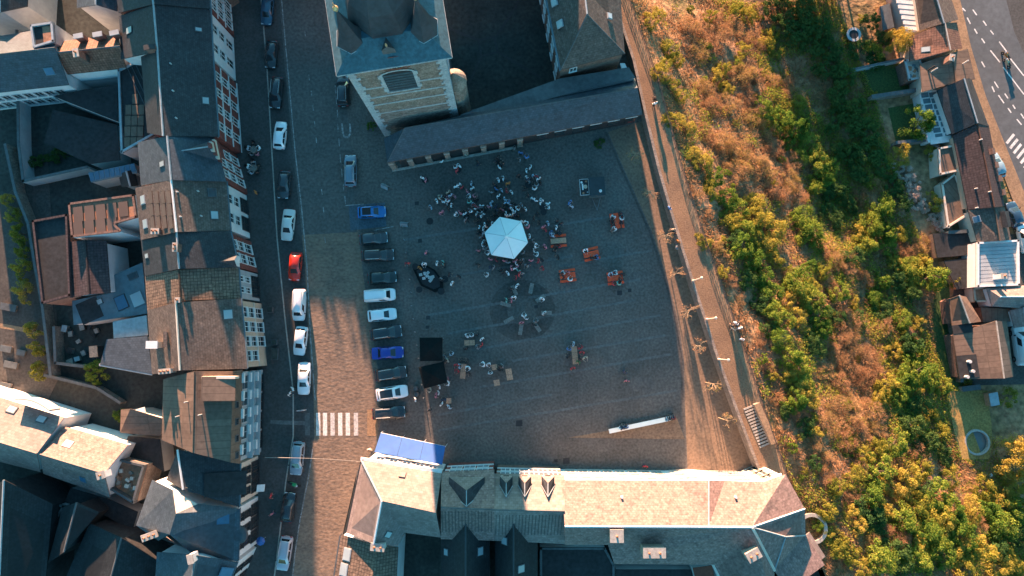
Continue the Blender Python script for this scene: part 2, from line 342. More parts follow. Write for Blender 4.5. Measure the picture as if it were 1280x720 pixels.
# ================================================================ SETTING
EDGE_PX = [(700, -260), (755, -90), (787, 0), (823, 100), (850, 200), (882, 300), (918, 400), (945, 480), (972, 560), (1000, 640), (1032, 720), (1075, 820), (1130, 960)]
INNER_PX = [(690, -260), (740, -90), (766, 0), (791, 75), (806, 143), (822, 210), (837, 262), (864, 350), (897, 450), (917, 505), (945, 580), (962, 620)]
ZP = 2.4                                     # the rampart walk stands 2.4 m above the square
EDGE = [W(x, y, ZP) for x, y in EDGE_PX]; INNER = [W(x, y, ZP) for x, y in INNER_PX]
def at_y(poly, y):
    for a, b in zip(poly, poly[1:]):
        if b.y <= y <= a.y: return a.x + (b.x - a.x) * (a.y - y) / (a.y - b.y)
    return poly[0].x if y > poly[0].y else poly[-1].x
ZLOW = -9.0
def sm(t): t = max(0.0, min(1.0, t)); return t * t * (3 - 2 * t)
def terrain(x, y):
    t = x - at_y(EDGE, y); k = sm(t / 36.0)
    z = ZP - 0.15 + (ZLOW - ZP + 0.15) * (0.45 * k + 0.55 * max(0, min(1, t / 36.0)))
    a = sm(t / 3.0) * (1 - sm((t - 27) / 8.0))
    tilt = -0.085 * (y + 5) * sm(t / 7.0) * (1 - sm((t - 22) / 13.0))
    return z + tilt + a * (1.1 * noise.noise(Vector((x * 0.09, y * 0.09, 3))) + 0.5 * noise.noise(Vector((x * 0.27, y * 0.27, 9))))
def WT(px, py, dz=0.0):
    z = -5.0
    for _ in range(12):
        p = W(px, py, z); z = 0.5 * z + 0.5 * (terrain(p.x, p.y) + dz)
    p = W(px, py, z); p.z = terrain(p.x, p.y); return p
# ground under the town
top, bot = EDGE[0].y, EDGE[-1].y
gp = [(-420, 420), (EDGE[0].x, 420)] + [(p.x, p.y) for p in EDGE] + [(EDGE[-1].x, -420), (-420, -420)]
struct(sheet('ground', gp, -0.06, 'yard', world=True))
# hillside: one sheet from the rampart down to the lower street and beyond
ts = [0, .5, 1] + [1 + 1.1 * i for i in range(1, 38)] + [46, 52, 60, 75, 100, 160, 380]
ys = [420, 250, 150] + [110 - 1.15 * i for i in range(0, 182)] + [-150, -250, -420]
V, F = [], []
for y in ys:
    xe = at_y(EDGE, y)
    for t in ts: V.append((xe + t, y, terrain(xe + t, y) if t < 100 else ZLOW))
n = len(ts)
for i in range(len(ys) - 1):
    for j in range(n - 1): a = i * n + j; F.append((a, a + n, a + n + 1, a + 1))
me = bpy.data.meshes.new('hillside'); me.from_pydata(V, [], F); me.materials.append(MATS['hill_soil'])
me.polygons.foreach_set('use_smooth', [True] * len(F))
struct_hill = bpy.data.objects.new('hillside', me); C.objects.link(struct_hill); struct(struct_hill)
# rampart walk (raised promenade) and its retaining wall
mb = MB(); mw = MB()
k = len(EDGE)
ys2 = sorted(set([p.y for p in EDGE] + [p.y for p in INNER]), reverse=True)
ys2 = [y for y in ys2 if y >= INNER[-1].y]
for a, b in zip(ys2, ys2[1:]):
    q = [(at_y(INNER, a), a, ZP), (at_y(INNER, b), b, ZP), (at_y(EDGE, b) + .05, b, ZP), (at_y(EDGE, a) + .05, a, ZP)]
    mb.poly(q, 0, [(p[0], p[1]) for p in q])
prom = struct(mb.build('promenade', 'promenade_earth'))
prom_wall = thing('retaining_wall', 'long rubble stone retaining wall along the raised promenade', 'wall', (INNER[5].x, INNER[5].y, 0))
for a, b in zip(INNER, INNER[1:]):
    d = (b - a); d.z = 0; nrm = Vector((d.y, -d.x, 0)).normalized()
    if nrm.x > 0: nrm = -nrm
    s = MB().obox((a.x, a.y, -.05), (d.x, d.y, 0), nrm * -0.42, (0, 0, ZP + 0.02))
    s.build('wall_section', 'wall_stone', prom_wall)
    cp = MB().obox(Vector((a.x, a.y, ZP - .02)) + nrm * 0.05, (d.x, d.y, 0), nrm * -0.38, (0, 0, 0.10)); cp.build('coping', 'wall_stone', prom_wall)
# verge beside the railing on the outer edge
for a, b in zip(EDGE[1:], EDGE[2:]): pass
mb = MB(); e2 = [p for p in EDGE if p.y <= EDGE[1].y + .1 and p.y >= W(1000, 640, ZP).y - .1]
for a, b in zip(e2, e2[1:]):
    mb.poly([(a.x - .9, a.y, ZP + .004), (b.x - .9, b.y, ZP + .004), (b.x + .04, b.y, ZP + .004), (a.x + .04, a.y, ZP + .004)])
struct(mb.build('verge', 'sandy_verge'))
# street, square, pavements
FACADE_PX = [(286, -80), (292, 0), (300, 80), (308, 160), (315, 230), (318, 290), (322, 340), (327, 380), (331, 450), (333, 560), (326, 600), (320, 640), (316, 680), (300, 740), (280, 800)]
KERB_PX = [(318, -80), (326, 0), (333, 80), (340, 200), (346, 300), (356, 400), (366, 490), (366, 545), (357, 600), (350, 660), (340, 740), (332, 800)]
RIGHT_PX = [(412, -80), (418, 0), (428, 90), (440, 190), (443, 245), (452, 330), (462, 400), (474, 470), (480, 510), (468, 560), (446, 590), (430, 660), (416, 740), (405, 800)]
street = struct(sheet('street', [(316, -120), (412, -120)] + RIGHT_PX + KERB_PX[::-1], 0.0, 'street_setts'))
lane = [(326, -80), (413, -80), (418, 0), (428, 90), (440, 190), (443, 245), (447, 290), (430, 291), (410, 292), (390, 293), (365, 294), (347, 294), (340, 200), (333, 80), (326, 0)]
struct(sheet('shaded_street', lane, 0.004, 'street_shade_tone'))  # dark sheet paints the shade of the upper street, same surface below
wl = [(343, -40), (349, 0), (357, 90), (366, 190), (374, 260), (381, 330), (386, 420), (392, 500), (393, 545)]
struct(sheet('parking_lane', wl + [(388, 575), (378, 630), (368, 690), (360, 760)] + KERB_PX[::-1][1:-1], 0.008, 'pavement'))
pv = MB(); pts = [W(*p) for p in FACADE_PX] + [W(*p) for p in KERB_PX[::-1]]; ptsl = [W(p[0] - 40, p[1]) for p in FACADE_PX]
pv.prism([W(p[0] - 25, p[1]) for p in FACADE_PX] + [W(*p) for p in KERB_PX[::-1]], -.05, .11)
pav = struct(pv.build('pavement', 'pavement'))
for a, b in zip(KERB_PX, KERB_PX[1:]):
    a, b = W(*a), W(*b); d = b - a; nn = Vector((-d.y, d.x, 0)).normalized() * .16
    MB().obox((a.x, a.y, -.04), (d.x, d.y, 0), nn, (0, 0, .16)).build('kerb_stone', 'pale_stone', pav)
SQ = [(412, -80), (418, 0), (428, 90), (440, 190), (443, 245), (452, 330), (462, 400), (474, 470), (480, 510), (468, 560), (446, 590), (440, 640), (700, 640), (965, 640), (962, 620), (945, 580), (917, 505), (897, 450), (864, 350), (837, 262), (822, 210), (806, 143), (791, 75), (600, -80)]
square = struct(sheet('square', SQ, 0.004, 'setts'))
def strip(name, pxl, wd, z, mat, parent):
    P = [W(x, y, z) for x, y in pxl]; m = MB()
    for i, (a, b) in enumerate(zip(P, P[1:])):
        d = (b - a); nn = Vector((-d.y, d.x, 0)).normalized() * wd / 2
        m.poly([a - nn, b - nn, b + nn, a + nn])
    o = m.build(name, mat, parent); return o
for (x0, y0, x1, y1) in [(552, 347, 716, 320), (535, 394, 800, 349), (560, 417, 795, 375), (590, 438, 826, 394), (640, 451, 832, 419), (600, 484, 838, 443), (545, 519, 690, 493), (548, 538, 846, 488), (700, 333, 815, 313), (505, 300, 600, 285), (640, 290, 780, 268)]:
    n_ = 6
    strip('stone_band', [(x0 + (x1 - x0) * i / n_, y0 + (y1 - y0) * i / n_ + U(-.4, .4)) for i in range(n_ + 1)], .34, .009, 'stone_band', square)
strip('drain_channel', [(757, 165), (772, 200), (790, 240), (812, 290), (830, 345), (845, 400), (852, 450), (853, 500)], .32, .012, 'setts_dark', square)
sheet('sunlit_paving', [(760, 165), (775, 200), (793, 240), (815, 290), (833, 345), (848, 400), (855, 450), (856, 500), (860, 600), (960, 620), (945, 580), (917, 505), (897, 450), (864, 350), (837, 262), (822, 210), (806, 150)], .007, 'setts_warm', square)  # warm colour stands for sunlight on the paving east of the drain
ring = [(653 + math.cos(a) * 41, 388 + math.sin(a) * 38) for a in [i * math.pi / 18 for i in range(36)]]
sheet('paving_circle', ring, .008, 'setts_dark', square)
sheet('paving_centre', [(653 + math.cos(a) * 19, 388 + math.sin(a) * 18) for a in [i * math.pi / 12 for i in range(24)]], .012, 'setts', square)
for x, y, s_ in [(774.5, 366, 6), (787, 363, 4.5), (535, 397, 5), (534, 409, 4), (521, 254, 5), (525, 301, 5), (649, 529, 8), (670, 383.5, 4.5), (708, 576, 8), (695, 576, 4)]:
    sheet('manhole_cover', [(x - s_ / 2, y - s_ / 2.4), (x + s_ / 2, y - s_ / 2), (x + s_ / 2, y + s_ / 2.2), (x - s_ / 2, y + s_ / 2)], .014, 'trim_dark', square)
for i in range(12):                                  # relaid patches in the setts
    x, y, a0 = U(520, 835), U(215, 575), U(-.3, .1); w_, h_ = U(5, 26), U(4, 14); k = random.choice([5, 6, 7])
    sheet('paving_patch', [(x + math.cos(a0 + j * 6.283 / k) * w_ * U(.7, 1.1), y + math.sin(a0 + j * 6.283 / k) * h_ * U(.7, 1.1)) for j in range(k)], .0055 + i * .00008, 'setts_patch', square)
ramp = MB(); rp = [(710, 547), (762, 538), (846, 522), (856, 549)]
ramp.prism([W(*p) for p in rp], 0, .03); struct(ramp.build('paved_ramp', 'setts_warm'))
sheet('blue_bay', [(436, 257), (481, 253), (483, 283), (438, 288)], .010, 'bay_blue', square)
# painted markings (each sheet a few millimetres above the one below)
def dash(px, wd, mat='paint_worn', z=.014, par=street): return strip('painted_line', px, wd, z, mat, par)
dash([(346, -40), (352, 0), (360, 90), (369, 190), (377, 260), (383.5, 330), (388, 420), (394, 500)], .16)
dash([(391, 560), (386, 595), (375, 650), (369, 690), (362, 760)], .14)
for x, y in [(381, 42), (386, 97), (389, 117), (391, 135), (393, 155), (395, 175), (402, 240), (404, 262), (406, 300)]: dash([(x, y - 3.5), (x + .8, y + 3.5)], .12)
for x, y in [(414, 5), (416, 45), (418, 85), (419, 112), (420, 125), (421.5, 142), (422, 160), (423.5, 178), (425, 198), (427, 216), (429, 234), (431, 250)]: dash([(x, y - 5), (x + .8, y + 5)], .13, z=.012, par=street)
dash([(432, 257), (455, 255)], .12, par=square); dash([(468, 288), (492, 283)], .12, par=square)
dash([(427.5, 154), (428.5, 167), (431, 171.5), (435, 171.5), (438, 167), (437.3, 154)], .26, 'paint_worn', .013, square)
for i, x in enumerate((398, 406.5, 416, 425.5, 435, 445.2)):
    worn = i in (2, 5)
    sheet('crossing_stripe', [(x - 3, 516), (x + 2.3, 516), (x + 2.6, 544.5), (x - 2.8, 544.5)], .014, 'paint_half' if worn else 'paint_white', street)
sheet('crossing_stripe', [(381, 516), (387, 516), (387.5, 544), (381.5, 544)], .116, 'paint_worn', pav) if False else None
sheet('tactile_strip', [(338, 525), (366, 526), (366, 531), (338, 530)], .114, 'stone_band', pav)
sheet('tactile_strip', [(367, 526), (381, 526.5), (381, 516), (387, 516), (387.5, 544), (381.5, 544), (381, 531.5), (367, 531)], .012, 'stone_band', street)
sheet('tactile_strip', [(459, 512), (472, 512), (472, 545), (459, 545)], .013, 'sandy_verge', square)
# lower street on the right
ROAD = [(1180, -60), (1200, 0), (1214, 60), (1232, 120), (1256, 180), (1284, 250), (1330, 340), (1500, 340), (1500, -160), (1160, -160)]
road = struct(sheet('lower_road', ROAD, ZLOW + .03, 'road_asphalt'))
pavr = MB().prism([W(x, y, ZLOW + .1) for x, y in [(1160, -60), (1172, 0), (1182, 30), (1200, 70), (1218, 120), (1240, 180), (1262, 240), (1285, 300), (1300, 300), (1330, 340), (1284, 250), (1256, 180), (1232, 120), (1214, 60), (1200, 0), (1180, -60)]], ZLOW - .1, ZLOW + .14)
struct(pavr.build('pavement', 'sandy_verge'))
sheet('far_pavement', [(1253, -20), (1268, 40), (1290, 90), (1340, 90), (1340, -20)], ZLOW + .036, 'pavement', road)
zr = ZLOW + .04
for pts in [[(1200.5, 8), (1203.5, 14)], [(1209, 22), (1213, 30)], [(1218, 36), (1221.5, 42)], [(1227, 48), (1231, 54)],
            [(1207, 14), (1203, 10)], [(1216, 12), (1221, 19)], [(1229, 26), (1233, 32)], [(1238, 38), (1242, 43)],
            [(1249, 52), (1258, 64)], [(1238, 63), (1250, 78)], [(1262, 72), (1280, 95)], [(1254, 84), (1280, 118)],
            [(1227, 77), (1231, 84)], [(1243, 102), (1248, 110)], [(1248, 119), (1255, 129)], [(1260, 135), (1264, 141)], [(1240, 108), (1243, 115)], [(1271, 149), (1277, 156)], [(1256, 117), (1260, 123)], [(1266, 131), (1269, 136)], [(1276, 142), (1280, 148)]]:
    strip('painted_line', [p for p in pts], .2, zr, 'paint_white', road)
for i in range(7):
    x, y = 1257 + i * 4.4, 178 + i * 6.2
    sheet('crossing_stripe', [(x, y), (x + 2.6, y + 2.4), (x + 12, y - 9), (x + 9.5, y - 11.5)], zr + .004, 'paint_white', road)
for x0, y0, x1, y1 in [(1164, -60, 1176, 0)]: pass
BARE = []
def drape(name, rows, mat, n=14):
    """a sheet that follows the slope; rows: (y, x left, x right) in the photo"""
    m = MB(); R_ = []
    ys_ = []
    for (ya, la, ra), (yb, lb, rb) in zip(rows, rows[1:]):
        for k in range(4): f = k / 4; ys_.append((ya + (yb - ya) * f, la + (lb - la) * f, ra + (rb - ra) * f))
    ys_.append(rows[-1])
    for y, l, r in ys_: R_.append([WT(l + (r - l) * i / n, y) + Vector((0, 0, .09)) for i in range(n + 1)])
    for a_, b_ in zip(R_, R_[1:]):
        for i in range(n): m.poly([a_[i], b_[i], b_[i + 1], a_[i + 1]])
    BARE.append([(r[0].x, r[0].y) for r in R_] + [(r[-1].x, r[-1].y) for r in R_[::-1]])
    return m.build(name, mat, struct_hill)
def bare(x, y):
    for P_ in BARE:
        c = False; j = len(P_) - 1
        for i in range(len(P_)):
            if (P_[i][1] > y) != (P_[j][1] > y) and x < (P_[j][0] - P_[i][0]) * (y - P_[i][1]) / (P_[j][1] - P_[i][1]) + P_[i][0]: c = not c
            j = i
        if c: return True
    return False
drape('yard_lawn', [(352, 1172, 1186), (380, 1166, 1187), (410, 1166, 1192), (440, 1170, 1197), (470, 1180, 1202), (484, 1190, 1204)], 'lawn')
drape('dry_lawn', [(488, 1184, 1234), (510, 1186, 1236), (530, 1190, 1239), (560, 1196, 1240), (574, 1203, 1236)], 'dry_lawn')
sheet('yard_paving', [(1200, 300), (1290, 290), (1300, 480), (1205, 482), (1190, 380)], ZLOW + .016, 'yard_paving', struct_hill)
sheet('yard_lawn', [(1068, 87), (1130, 76), (1137, 118), (1080, 124)], ZLOW + .02, 'lawn', struct_hill)
sheet('yard_lawn', [(1110, 135), (1150, 128), (1158, 180), (1120, 178)], ZLOW + .02, 'lawn', struct_hill)
# courtyards on the left
sheet('yard_paving', [(0, 250), (60, 200), (75, 470), (60, 500), (0, 480)], .0, 'yard_paving', None)['kind'] = 'structure'
for pts in [[(0, 404), (60, 415), (62, 420), (0, 410)]]:
    sheet('yard_paving', pts, .006, 'sandy_verge', None)['kind'] = 'structure'
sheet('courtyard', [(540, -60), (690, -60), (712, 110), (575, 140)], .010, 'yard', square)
for pts in [[(555, 33), (598, 50)], [(620, 46), (645, 8), (655, -20)], [(598, 50), (618, 46), (622, 65), (602, 70), (598, 50)], [(622, 65), (676, 97)], [(602, 70), (586, 105)]]:
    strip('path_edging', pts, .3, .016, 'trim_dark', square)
# ================================================================ BUILDINGS
class House:
    def __init__(s, name, label, cat, P, faces, outline, roofm, wallm, base=0.0, inset=.28, roof_name='roof', group=None):
        """P: key -> (px, py, z) ; faces: tuples of keys, eave edge first ; outline: keys round the house"""
        s.P = {k: (W(*v) if not isinstance(v, Vector) else v) for k, v in P.items()}
        o = [s.P[k] for k in outline]; c = sum((Vector((p.x, p.y, 0)) for p in o), Vector()) / len(o)
        s.base = base; s.c = Vector((c.x, c.y, base))
        s.root = thing(name, label, cat, (c.x, c.y, base), group=group)
        mb = MB()
        s.F = []
        for f in faces:
            pts = [s.P[k] for k in f]; mb.slope(pts); n = newell(pts); s.F.append((pts[0], n if n.z > 0 else -n, pts))
        s.roof = mb.build(roof_name, roofm, s.root)
        s.w = []
        for p in o:
            d = Vector((p.x - c.x, p.y - c.y, 0)); l = d.length
            q = Vector((p.x, p.y, 0)) - d * (inset / max(l, 1e-3)) * 1.25; s.w.append(Vector((q.x, q.y, p.z - .1)))
        mw = MB(); k = len(s.w)
        ccw = newell([Vector((p.x, p.y, 0)) for p in s.w]).z > 0
        for i in range(k):
            a, b = s.w[i], s.w[(i + 1) % k]
            if not ccw: a, b = b, a
            mw.wallq(a, b, a.z, b.z, base - .3)
        s.wall = mw.build('wall', wallm, s.root)
    def ridge(s, a, b, r=.13, mat='zinc'):
        a, b = s.P[a], s.P[b]; MB().tube(a + Vector((0, 0, .03)), b + Vector((0, 0, .03)), r, n=5).build('ridge_cap', mat, s.root)
    def gutter(s, a, b, r=.13, mat='zinc_blue'):
        a, b = s.P[a].copy(), s.P[b].copy()
        MB().obox(a - Vector((r, r, .18)), b - a, (2 * r, 2 * r, 0) if abs((b - a).x) < abs((b - a).y) else (0, 2 * r, 0), (0, 0, .16)).build('gutter', mat, s.root)
    def on_roof(s, name, fi, px, py, wu, wv, h=.12, mats='zinc', child=None, turn=None):
        """a flat item lying on roof face fi, centred at the pixel; wu along the eave, wv up the slope"""
        p0, n, pts = s.F[fi]; p = on_plane(px, py, p0, n)
        u = (pts[1] - pts[0]).normalized()
        if turn: u = Matrix.Rotation(turn, 3, n) @ u
        v = n.cross(u)
        o = MB().obox(p - u * wu / 2 - v * wv / 2 - n * .1, u * wu, v * wv, n * (h + .1)).build(name, mats, s.root)
        if child:
            MB().obox(p - u * (wu / 2 - .09) - v * (wv / 2 - .09) + n * (h - .02), u * (wu - .18), v * (wv - .18), n * .045).build(child[0], child[1], o)
        return o
    def skylight(s, fi, px, py, wu=.9, wv=1.2, glass='glass_pale', frame='lead_grey'): return s.on_roof('skylight', fi, px, py, wu, wv, .1, frame, ('pane', glass))
    def vent(s, fi, px, py, h=.7, r=.07, mat='metal_pale'):
        p0, n, pts = s.F[fi]; p = on_plane(px, py, p0, n)
        MB().tube(p - Vector((0, 0, .2)), p + Vector((0, 0, h)), r, n=7).build('vent_pipe', mat, s.root)
    def chimney(s, px, py, zt, sx, sy, h=2.0, rz=0, mat='brick_dull', pots=2, cap='pale_stone'):
        p = W(px, py, zt); o = MB().box(p.x, p.y, zt - h, sx, sy, h, rz).build('chimney', mat, s.root)
        MB().box(p.x, p.y, zt - .02, sx + .16, sy + .16, .14, rz).build('chimney_cap', cap, o)
        for i in range(pots):
            t = (i + .5) / pots - .5; d = Vector((math.cos(rz), math.sin(rz), 0)) * t * sx if sx > sy else Vector((-math.sin(rz), math.cos(rz), 0)) * t * sy
            MB().lathe((p.x + d.x, p.y + d.y), [(.13, zt + .1), (.11, zt + .5), (.08, zt + .5), (.08, zt + .2)], 8).build('chimney_pot', 'terracotta', o)
        return o
    def windows(s, i, rows, cols, w=1.0, style='trim_white', skip=(), m0=.5, m1=.5, glass='glass', shutters=False):
        """windows on wall i (between outline points i and i+1); rows: (sill z, height)"""
        a, b = s.w[i], s.w[(i + 1) % len(s.w)]; facade(s.root, a, b, s.c, rows, cols, w, style, skip, m0, m1, glass)
WMESH = {}
def win_mesh(w, h, style, glass):
    k = (round(w, 2), round(h, 2), style, glass)
    if k in WMESH: return WMESH[k]
    m = MB(); t, d = .075, .12                                   # local: x = outward, y = along the wall, z up, origin at the sill centre
    m.obox((-.02, -w / 2 - t, -.02), (d, 0, 0), (0, t, 0), (0, 0, h + t)); m.obox((-.02, w / 2, -.02), (d, 0, 0), (0, t, 0), (0, 0, h + t))
    m.obox((-.02, -w / 2, h), (d, 0, 0), (0, w, 0), (0, 0, t)); m.obox((-.02, -w / 2 - t - .05, -.12), (d + .1, 0, 0), (0, w + 2 * t + .1, 0), (0, 0, .12))
    m.obox((0, -.035, 0), (.07, 0, 0), (0, .07, 0), (0, 0, h))
    if h > 1.3: m.obox((0, -w / 2, h * .66), (.065, 0, 0), (0, w, 0), (0, 0, .06))
    g = MB().obox((0, -w / 2, 0), (.03, 0, 0), (0, w, 0), (0, 0, h))
    WMESH[k] = (m.mesh('window', style), g.mesh('pane', glass)); return WMESH[k]
def facade(root, a, b, centre, rows, cols, w, style='trim_white', skip=(), m0=.5, m1=.5, glass='glass'):
    a, b = Vector((a.x, a.y, 0)), Vector((b.x, b.y, 0)); d = b - a; L_ = d.length; u = d / L_; nn = Vector((u.y, -u.x, 0))
    if nn.dot(a - Vector((centre.x, centre.y, 0))) < 0: nn = -nn
    rz = math.atan2(nn.y, nn.x)
    for r, (z0, h) in enumerate(rows):
        for c in range(cols):
            if (r, c) in skip: continue
            t = m0 + (L_ - m0 - m1) * (c + .5) / cols; fm, gm = win_mesh(w, h, style, glass)
            p = a + u * t + Vector((0, 0, z0))
            o = inst('window', fm, root, p, (0, 0, rz)); g = bpy.data.objects.new('pane', gm); C.objects.link(g); g.parent = o
def strip_on_wall(root, name, a, b, centre, z0, h, d=.1, mat='trim_white', t0=0, t1=1):
    a, b = Vector((a.x, a.y, 0)), Vector((b.x, b.y, 0)); nn = Vector(((b - a).y, -(b - a).x, 0)).normalized()
    if nn.dot(a - Vector((centre.x, centre.y, 0))) < 0: nn = -nn
    p, q = a.lerp(b, t0), a.lerp(b, t1)
    return MB().obox(p - nn * .02 + Vector((0, 0, z0)), q - p, nn * (d + .02), (0, 0, h)).build(name, mat, root)
def gable(name, label, L0, L1, R0, R1, T0, T1, zl, zr, zt, roofm, wallm, base=0.0, cat='house', ridge='zinc', gut=True, hip0=False, hip1=False, inset=.28, group=None):
    P = dict(L0=(*L0, zl), L1=(*L1, zl), R0=(*R0, zr), R1=(*R1, zr), T0=(*T0, zt), T1=(*T1, zt))
    F = [('L0', 'L1', 'T1', 'T0'), ('R0', 'R1', 'T1', 'T0')]; out = ['L0']
    if hip0: F.append(('L0', 'R0', 'T0'))
    else: out.append('T0')
    out += ['R0', 'R1']
    if hip1: F.append(('L1', 'R1', 'T1'))
    else: out.append('T1')
    out.append('L1')
    h = House(name, label, cat, P, F, out, roofm, wallm, base, inset, group=group)
    if ridge: h.ridge('T0', 'T1', mat=ridge)
    if gut: h.gutter('R0', 'R1')
    h.fi = out.index('R0')          # wall index of the R side (between R0 and R1)
    h.li = out.index('L1')          # wall L1 -> L0
    return h
def flat(name, label, pts, z, roofm, wallm, base=0.0, cat='building', parapet=.0, pm='zinc', group=None):
    P = {i: (x, y, z) for i, (x, y) in enumerate(pts)}; ks = list(range(len(pts)))
    h = House(name, label, cat, P, [tuple(ks)], ks, roofm, wallm, base, .05, group=group)
    if parapet:
        for i in ks:
            a, b = h.P[i], h.P[(i + 1) % len(ks)]; d = b - a; nn = Vector((-d.y, d.x, 0)).normalized()
            if nn.dot(h.c - a) < 0: nn = -nn
            MB().obox(a + Vector((0, 0, -.05)), d, nn * .28, (0, 0, parapet + .05)).build('parapet', pm, h.root)
    return h
R3 = [(.9, 2.3), (3.9, 1.7), (6.3, 1.4)]
# ---------------- terrace along the street, from the top of the picture down
h = gable('row_house', 'tall dark slate house, mostly outside the picture, added to shade the terrace roofs', (120, -150), (140, -48), (250, -150), (258, -50), (176, -150), (185, -50), 12, 12, 17.5, 'slate_dark', 'brick_dull')  # added house, its height puts the roofs to the south in shade
h = gable('row_house', 'dark slate house with bright red brick street front and white windows', (140, -50), (148, 16), (258, -50), (263, 11), (184, -50), (192, 5), 9, 9, 12.6, 'slate_dark', 'brick_red')
h.windows(h.fi, R3, 4, .95)
for z in (3.1, 5.8): strip_on_wall(h.root, 'string_course', h.w[h.fi], h.w[h.fi + 1], h.c, z, .22)
h = gable('row_house', 'dark slate house with a plain white rendered street front', (149, 20), (151, 74), (263, 11), (266, 72), (192, 5), (197, 64), 8.2, 8.8, 12.4, 'slate_dark', 'stucco_white')
h.windows(h.fi, R3, 2, 1.1); h.skylight(0, 162, 38, 1.0, 1.3, 'glass_pale', 'trim_dark'); h.skylight(1, 248, 37, .6, .9)
h.chimney(187, 59, 13.0, 1.3, .5, 1.2, .15, 'brick_dull', 0, 'trim_dark'); KH = h
h = gable('row_house', 'wide dark slate house with red brick front and pale quoins above parked cars', (176, 70), (184, 166), (266, 72), (273, 171), (197, 64), (204, 170), 9.2, 8.8, 12.4, 'slate_dark', 'brick_red')
h.windows(h.fi, R3, 4, .95); h.skylight(1, 257, 126, 1.0, .9)
for x, y in [(214, 80), (217, 114), (221, 148)]: h.vent(1, x, y, .35, .1)
for z in (.1, 3.1, 5.8, 8.1): strip_on_wall(h.root, 'string_course', h.w[h.fi], h.w[h.fi + 1], h.c, z, .2)
wide_house = h
h = flat('flat_roof_annex', 'low flat annex with brown roof deck between white houses and wide slate house', [(148, 88), (192, 66), (198, 166), (152, 192)], 6.0, 'felt_black', 'stucco_grey', parapet=.25)
for i in range(3):
    for j in range(5): 
        if abs(i - 1) * 2 + j < 6: h.on_roof('deck_panel', 0, 159 + i * 8 + j * .6, 178 - j * 13.5, .8, 1.38, .1, 'felt_brown', turn=-.44)
for i in range(4): h.on_roof('roof_seam', 0, 171 + i * 7, 110 + i * 1.5, .08, 8.2, .06, 'lead_grey', turn=-math.pi / 2 + 1.55)
P = dict(L0=(172, 178, 8.0), L1=(176, 232, 8.0), R0=(268, 171, 8.6), R1=(283, 227, 8.6), T0=(209, 170, 12.1), T1=(214, 225, 12.1), G0=(267, 174, 8.6), G1=(273, 203, 8.6), GT=(263, 183, 11.2), GR=(217, 190, 11.2))
h = House('row_house', 'slate house with stepped red brick dormer gable above street cafe tables', 'house', P, [('L0', 'L1', 'T1', 'T0'), ('R0', 'R1', 'T1', 'T0'), ('G0', 'GT', 'GR'), ('GT', 'G1', 'GR')], ['L0', 'T0', 'R0', 'R1', 'T1', 'L1'], 'slate_blue', 'brick_red')
h.ridge('T0', 'T1'); h.windows(2, R3, 3, 1.0, skip=((2, 0),)); h.skylight(0, 203, 205, .8, 1.1); h.ridge('GR', 'GT', .09)
a, b, t = h.P['G0'], h.P['G1'], h.P['GT']
for k in range(5):                                             # the stepped gable of the dormer
    f = 1 - k / 5; m_ = a.lerp(b, .5); hw = (b - a).length / 2 * f; u = (b - a).normalized()
    MB().obox(m_ - u * hw + Vector((.1, 0, -.3 + k * .62)), u * hw * 2, (.35, 0, 0), (0, 0, .62)).build('gable_step', 'stucco_cream' if k % 2 else 'brick_red', h.root)
h = gable('row_house', 'white fronted house with two skylights beside stepped brick gable', (169, 235), (176, 300), (283, 227), (288, 288), (214, 225), (221, 290), 8.0, 8.0, 12.0, 'slate_brown', 'stucco_white', ridge='trim_white')
h.windows(h.fi, [(3.6, 1.6), (5.9, 1.5)], 2, 1.2); h.windows(h.fi, [(.4, 2.4)], 2, 1.9, 'trim_dark')
h.skylight(1, 265, 241, 1.15, 1.1, 'glass', 'lead_grey'); h.skylight(1, 268, 269, 1.15, 1.0, 'glass_pale', 'lead_grey')
for x, y in [(179, 250), (182, 280)]: h.skylight(0, x, y, 1.2, .95, 'glass_pale', 'zinc')
for i in range(3):
    for j in range(4): h.on_roof('solar_panel', 0, 189 + j * 7.6 + i * 1.2, 247 + i * 15.5, 1.55, .72, .1, 'panel_brown')
for x, y in [(222, 240), (226, 271), (252, 270), (248, 239)]: h.vent(1, x, y, .3, .1)
h.chimney(194, 289, 11.3, .9, .6, 1.6, 0, 'brick_dull', 2)
h = gable('row_house', 'dark roofed house with dull red brick front and small pointed dormer', (176, 300), (181, 345), (288, 289), (298, 334), (221, 290), (224, 336), 7.6, 8.2, 11.6, 'slate_dark', 'brick_red')
h.windows(h.fi, R3, 2, 1.2); h.chimney(219, 309, 12.6, .5, 1.0, 1.5, 0, 'brick_dull', 2); h.skylight(0, 184, 320, .7, .8)
D = dict(a=(272, 328, 9.6), b=(300, 321, 9.6), c=(300, 329, 9.2), d=(274, 324, 9.9))
p0 = W(296, 326, 9.2); q0 = W(273, 327, 10.2)
MB().slope([p0 + Vector((0, .7, 0)), q0, p0 + Vector((0, 0, .8))], .05).slope([p0 + Vector((0, -.7, 0)), q0, p0 + Vector((0, 0, .8))], .05).build('dormer_roof', 'slate_dark', h.root)
MB().poly([p0 + Vector((0, .7, 0)), p0 + Vector((0, -.7, 0)), p0 + Vector((0, 0, .8))]).poly([p0 + Vector((0, .7, 0)), p0 + Vector((0, .7, -1)), p0 + Vector((0, -.7, -1)), p0 + Vector((0, -.7, 0))]).build('dormer_front', 'trim_white', h.root)
h = gable('row_house', 'house roofed with rough brown pantiles and pale grey front', (181, 345), (184, 388), (298, 334), (301, 373), (224, 337), (226, 376), 7.4, 8.0, 11.2, 'tile_brown', 'stucco_grey', ridge='tile_brown')
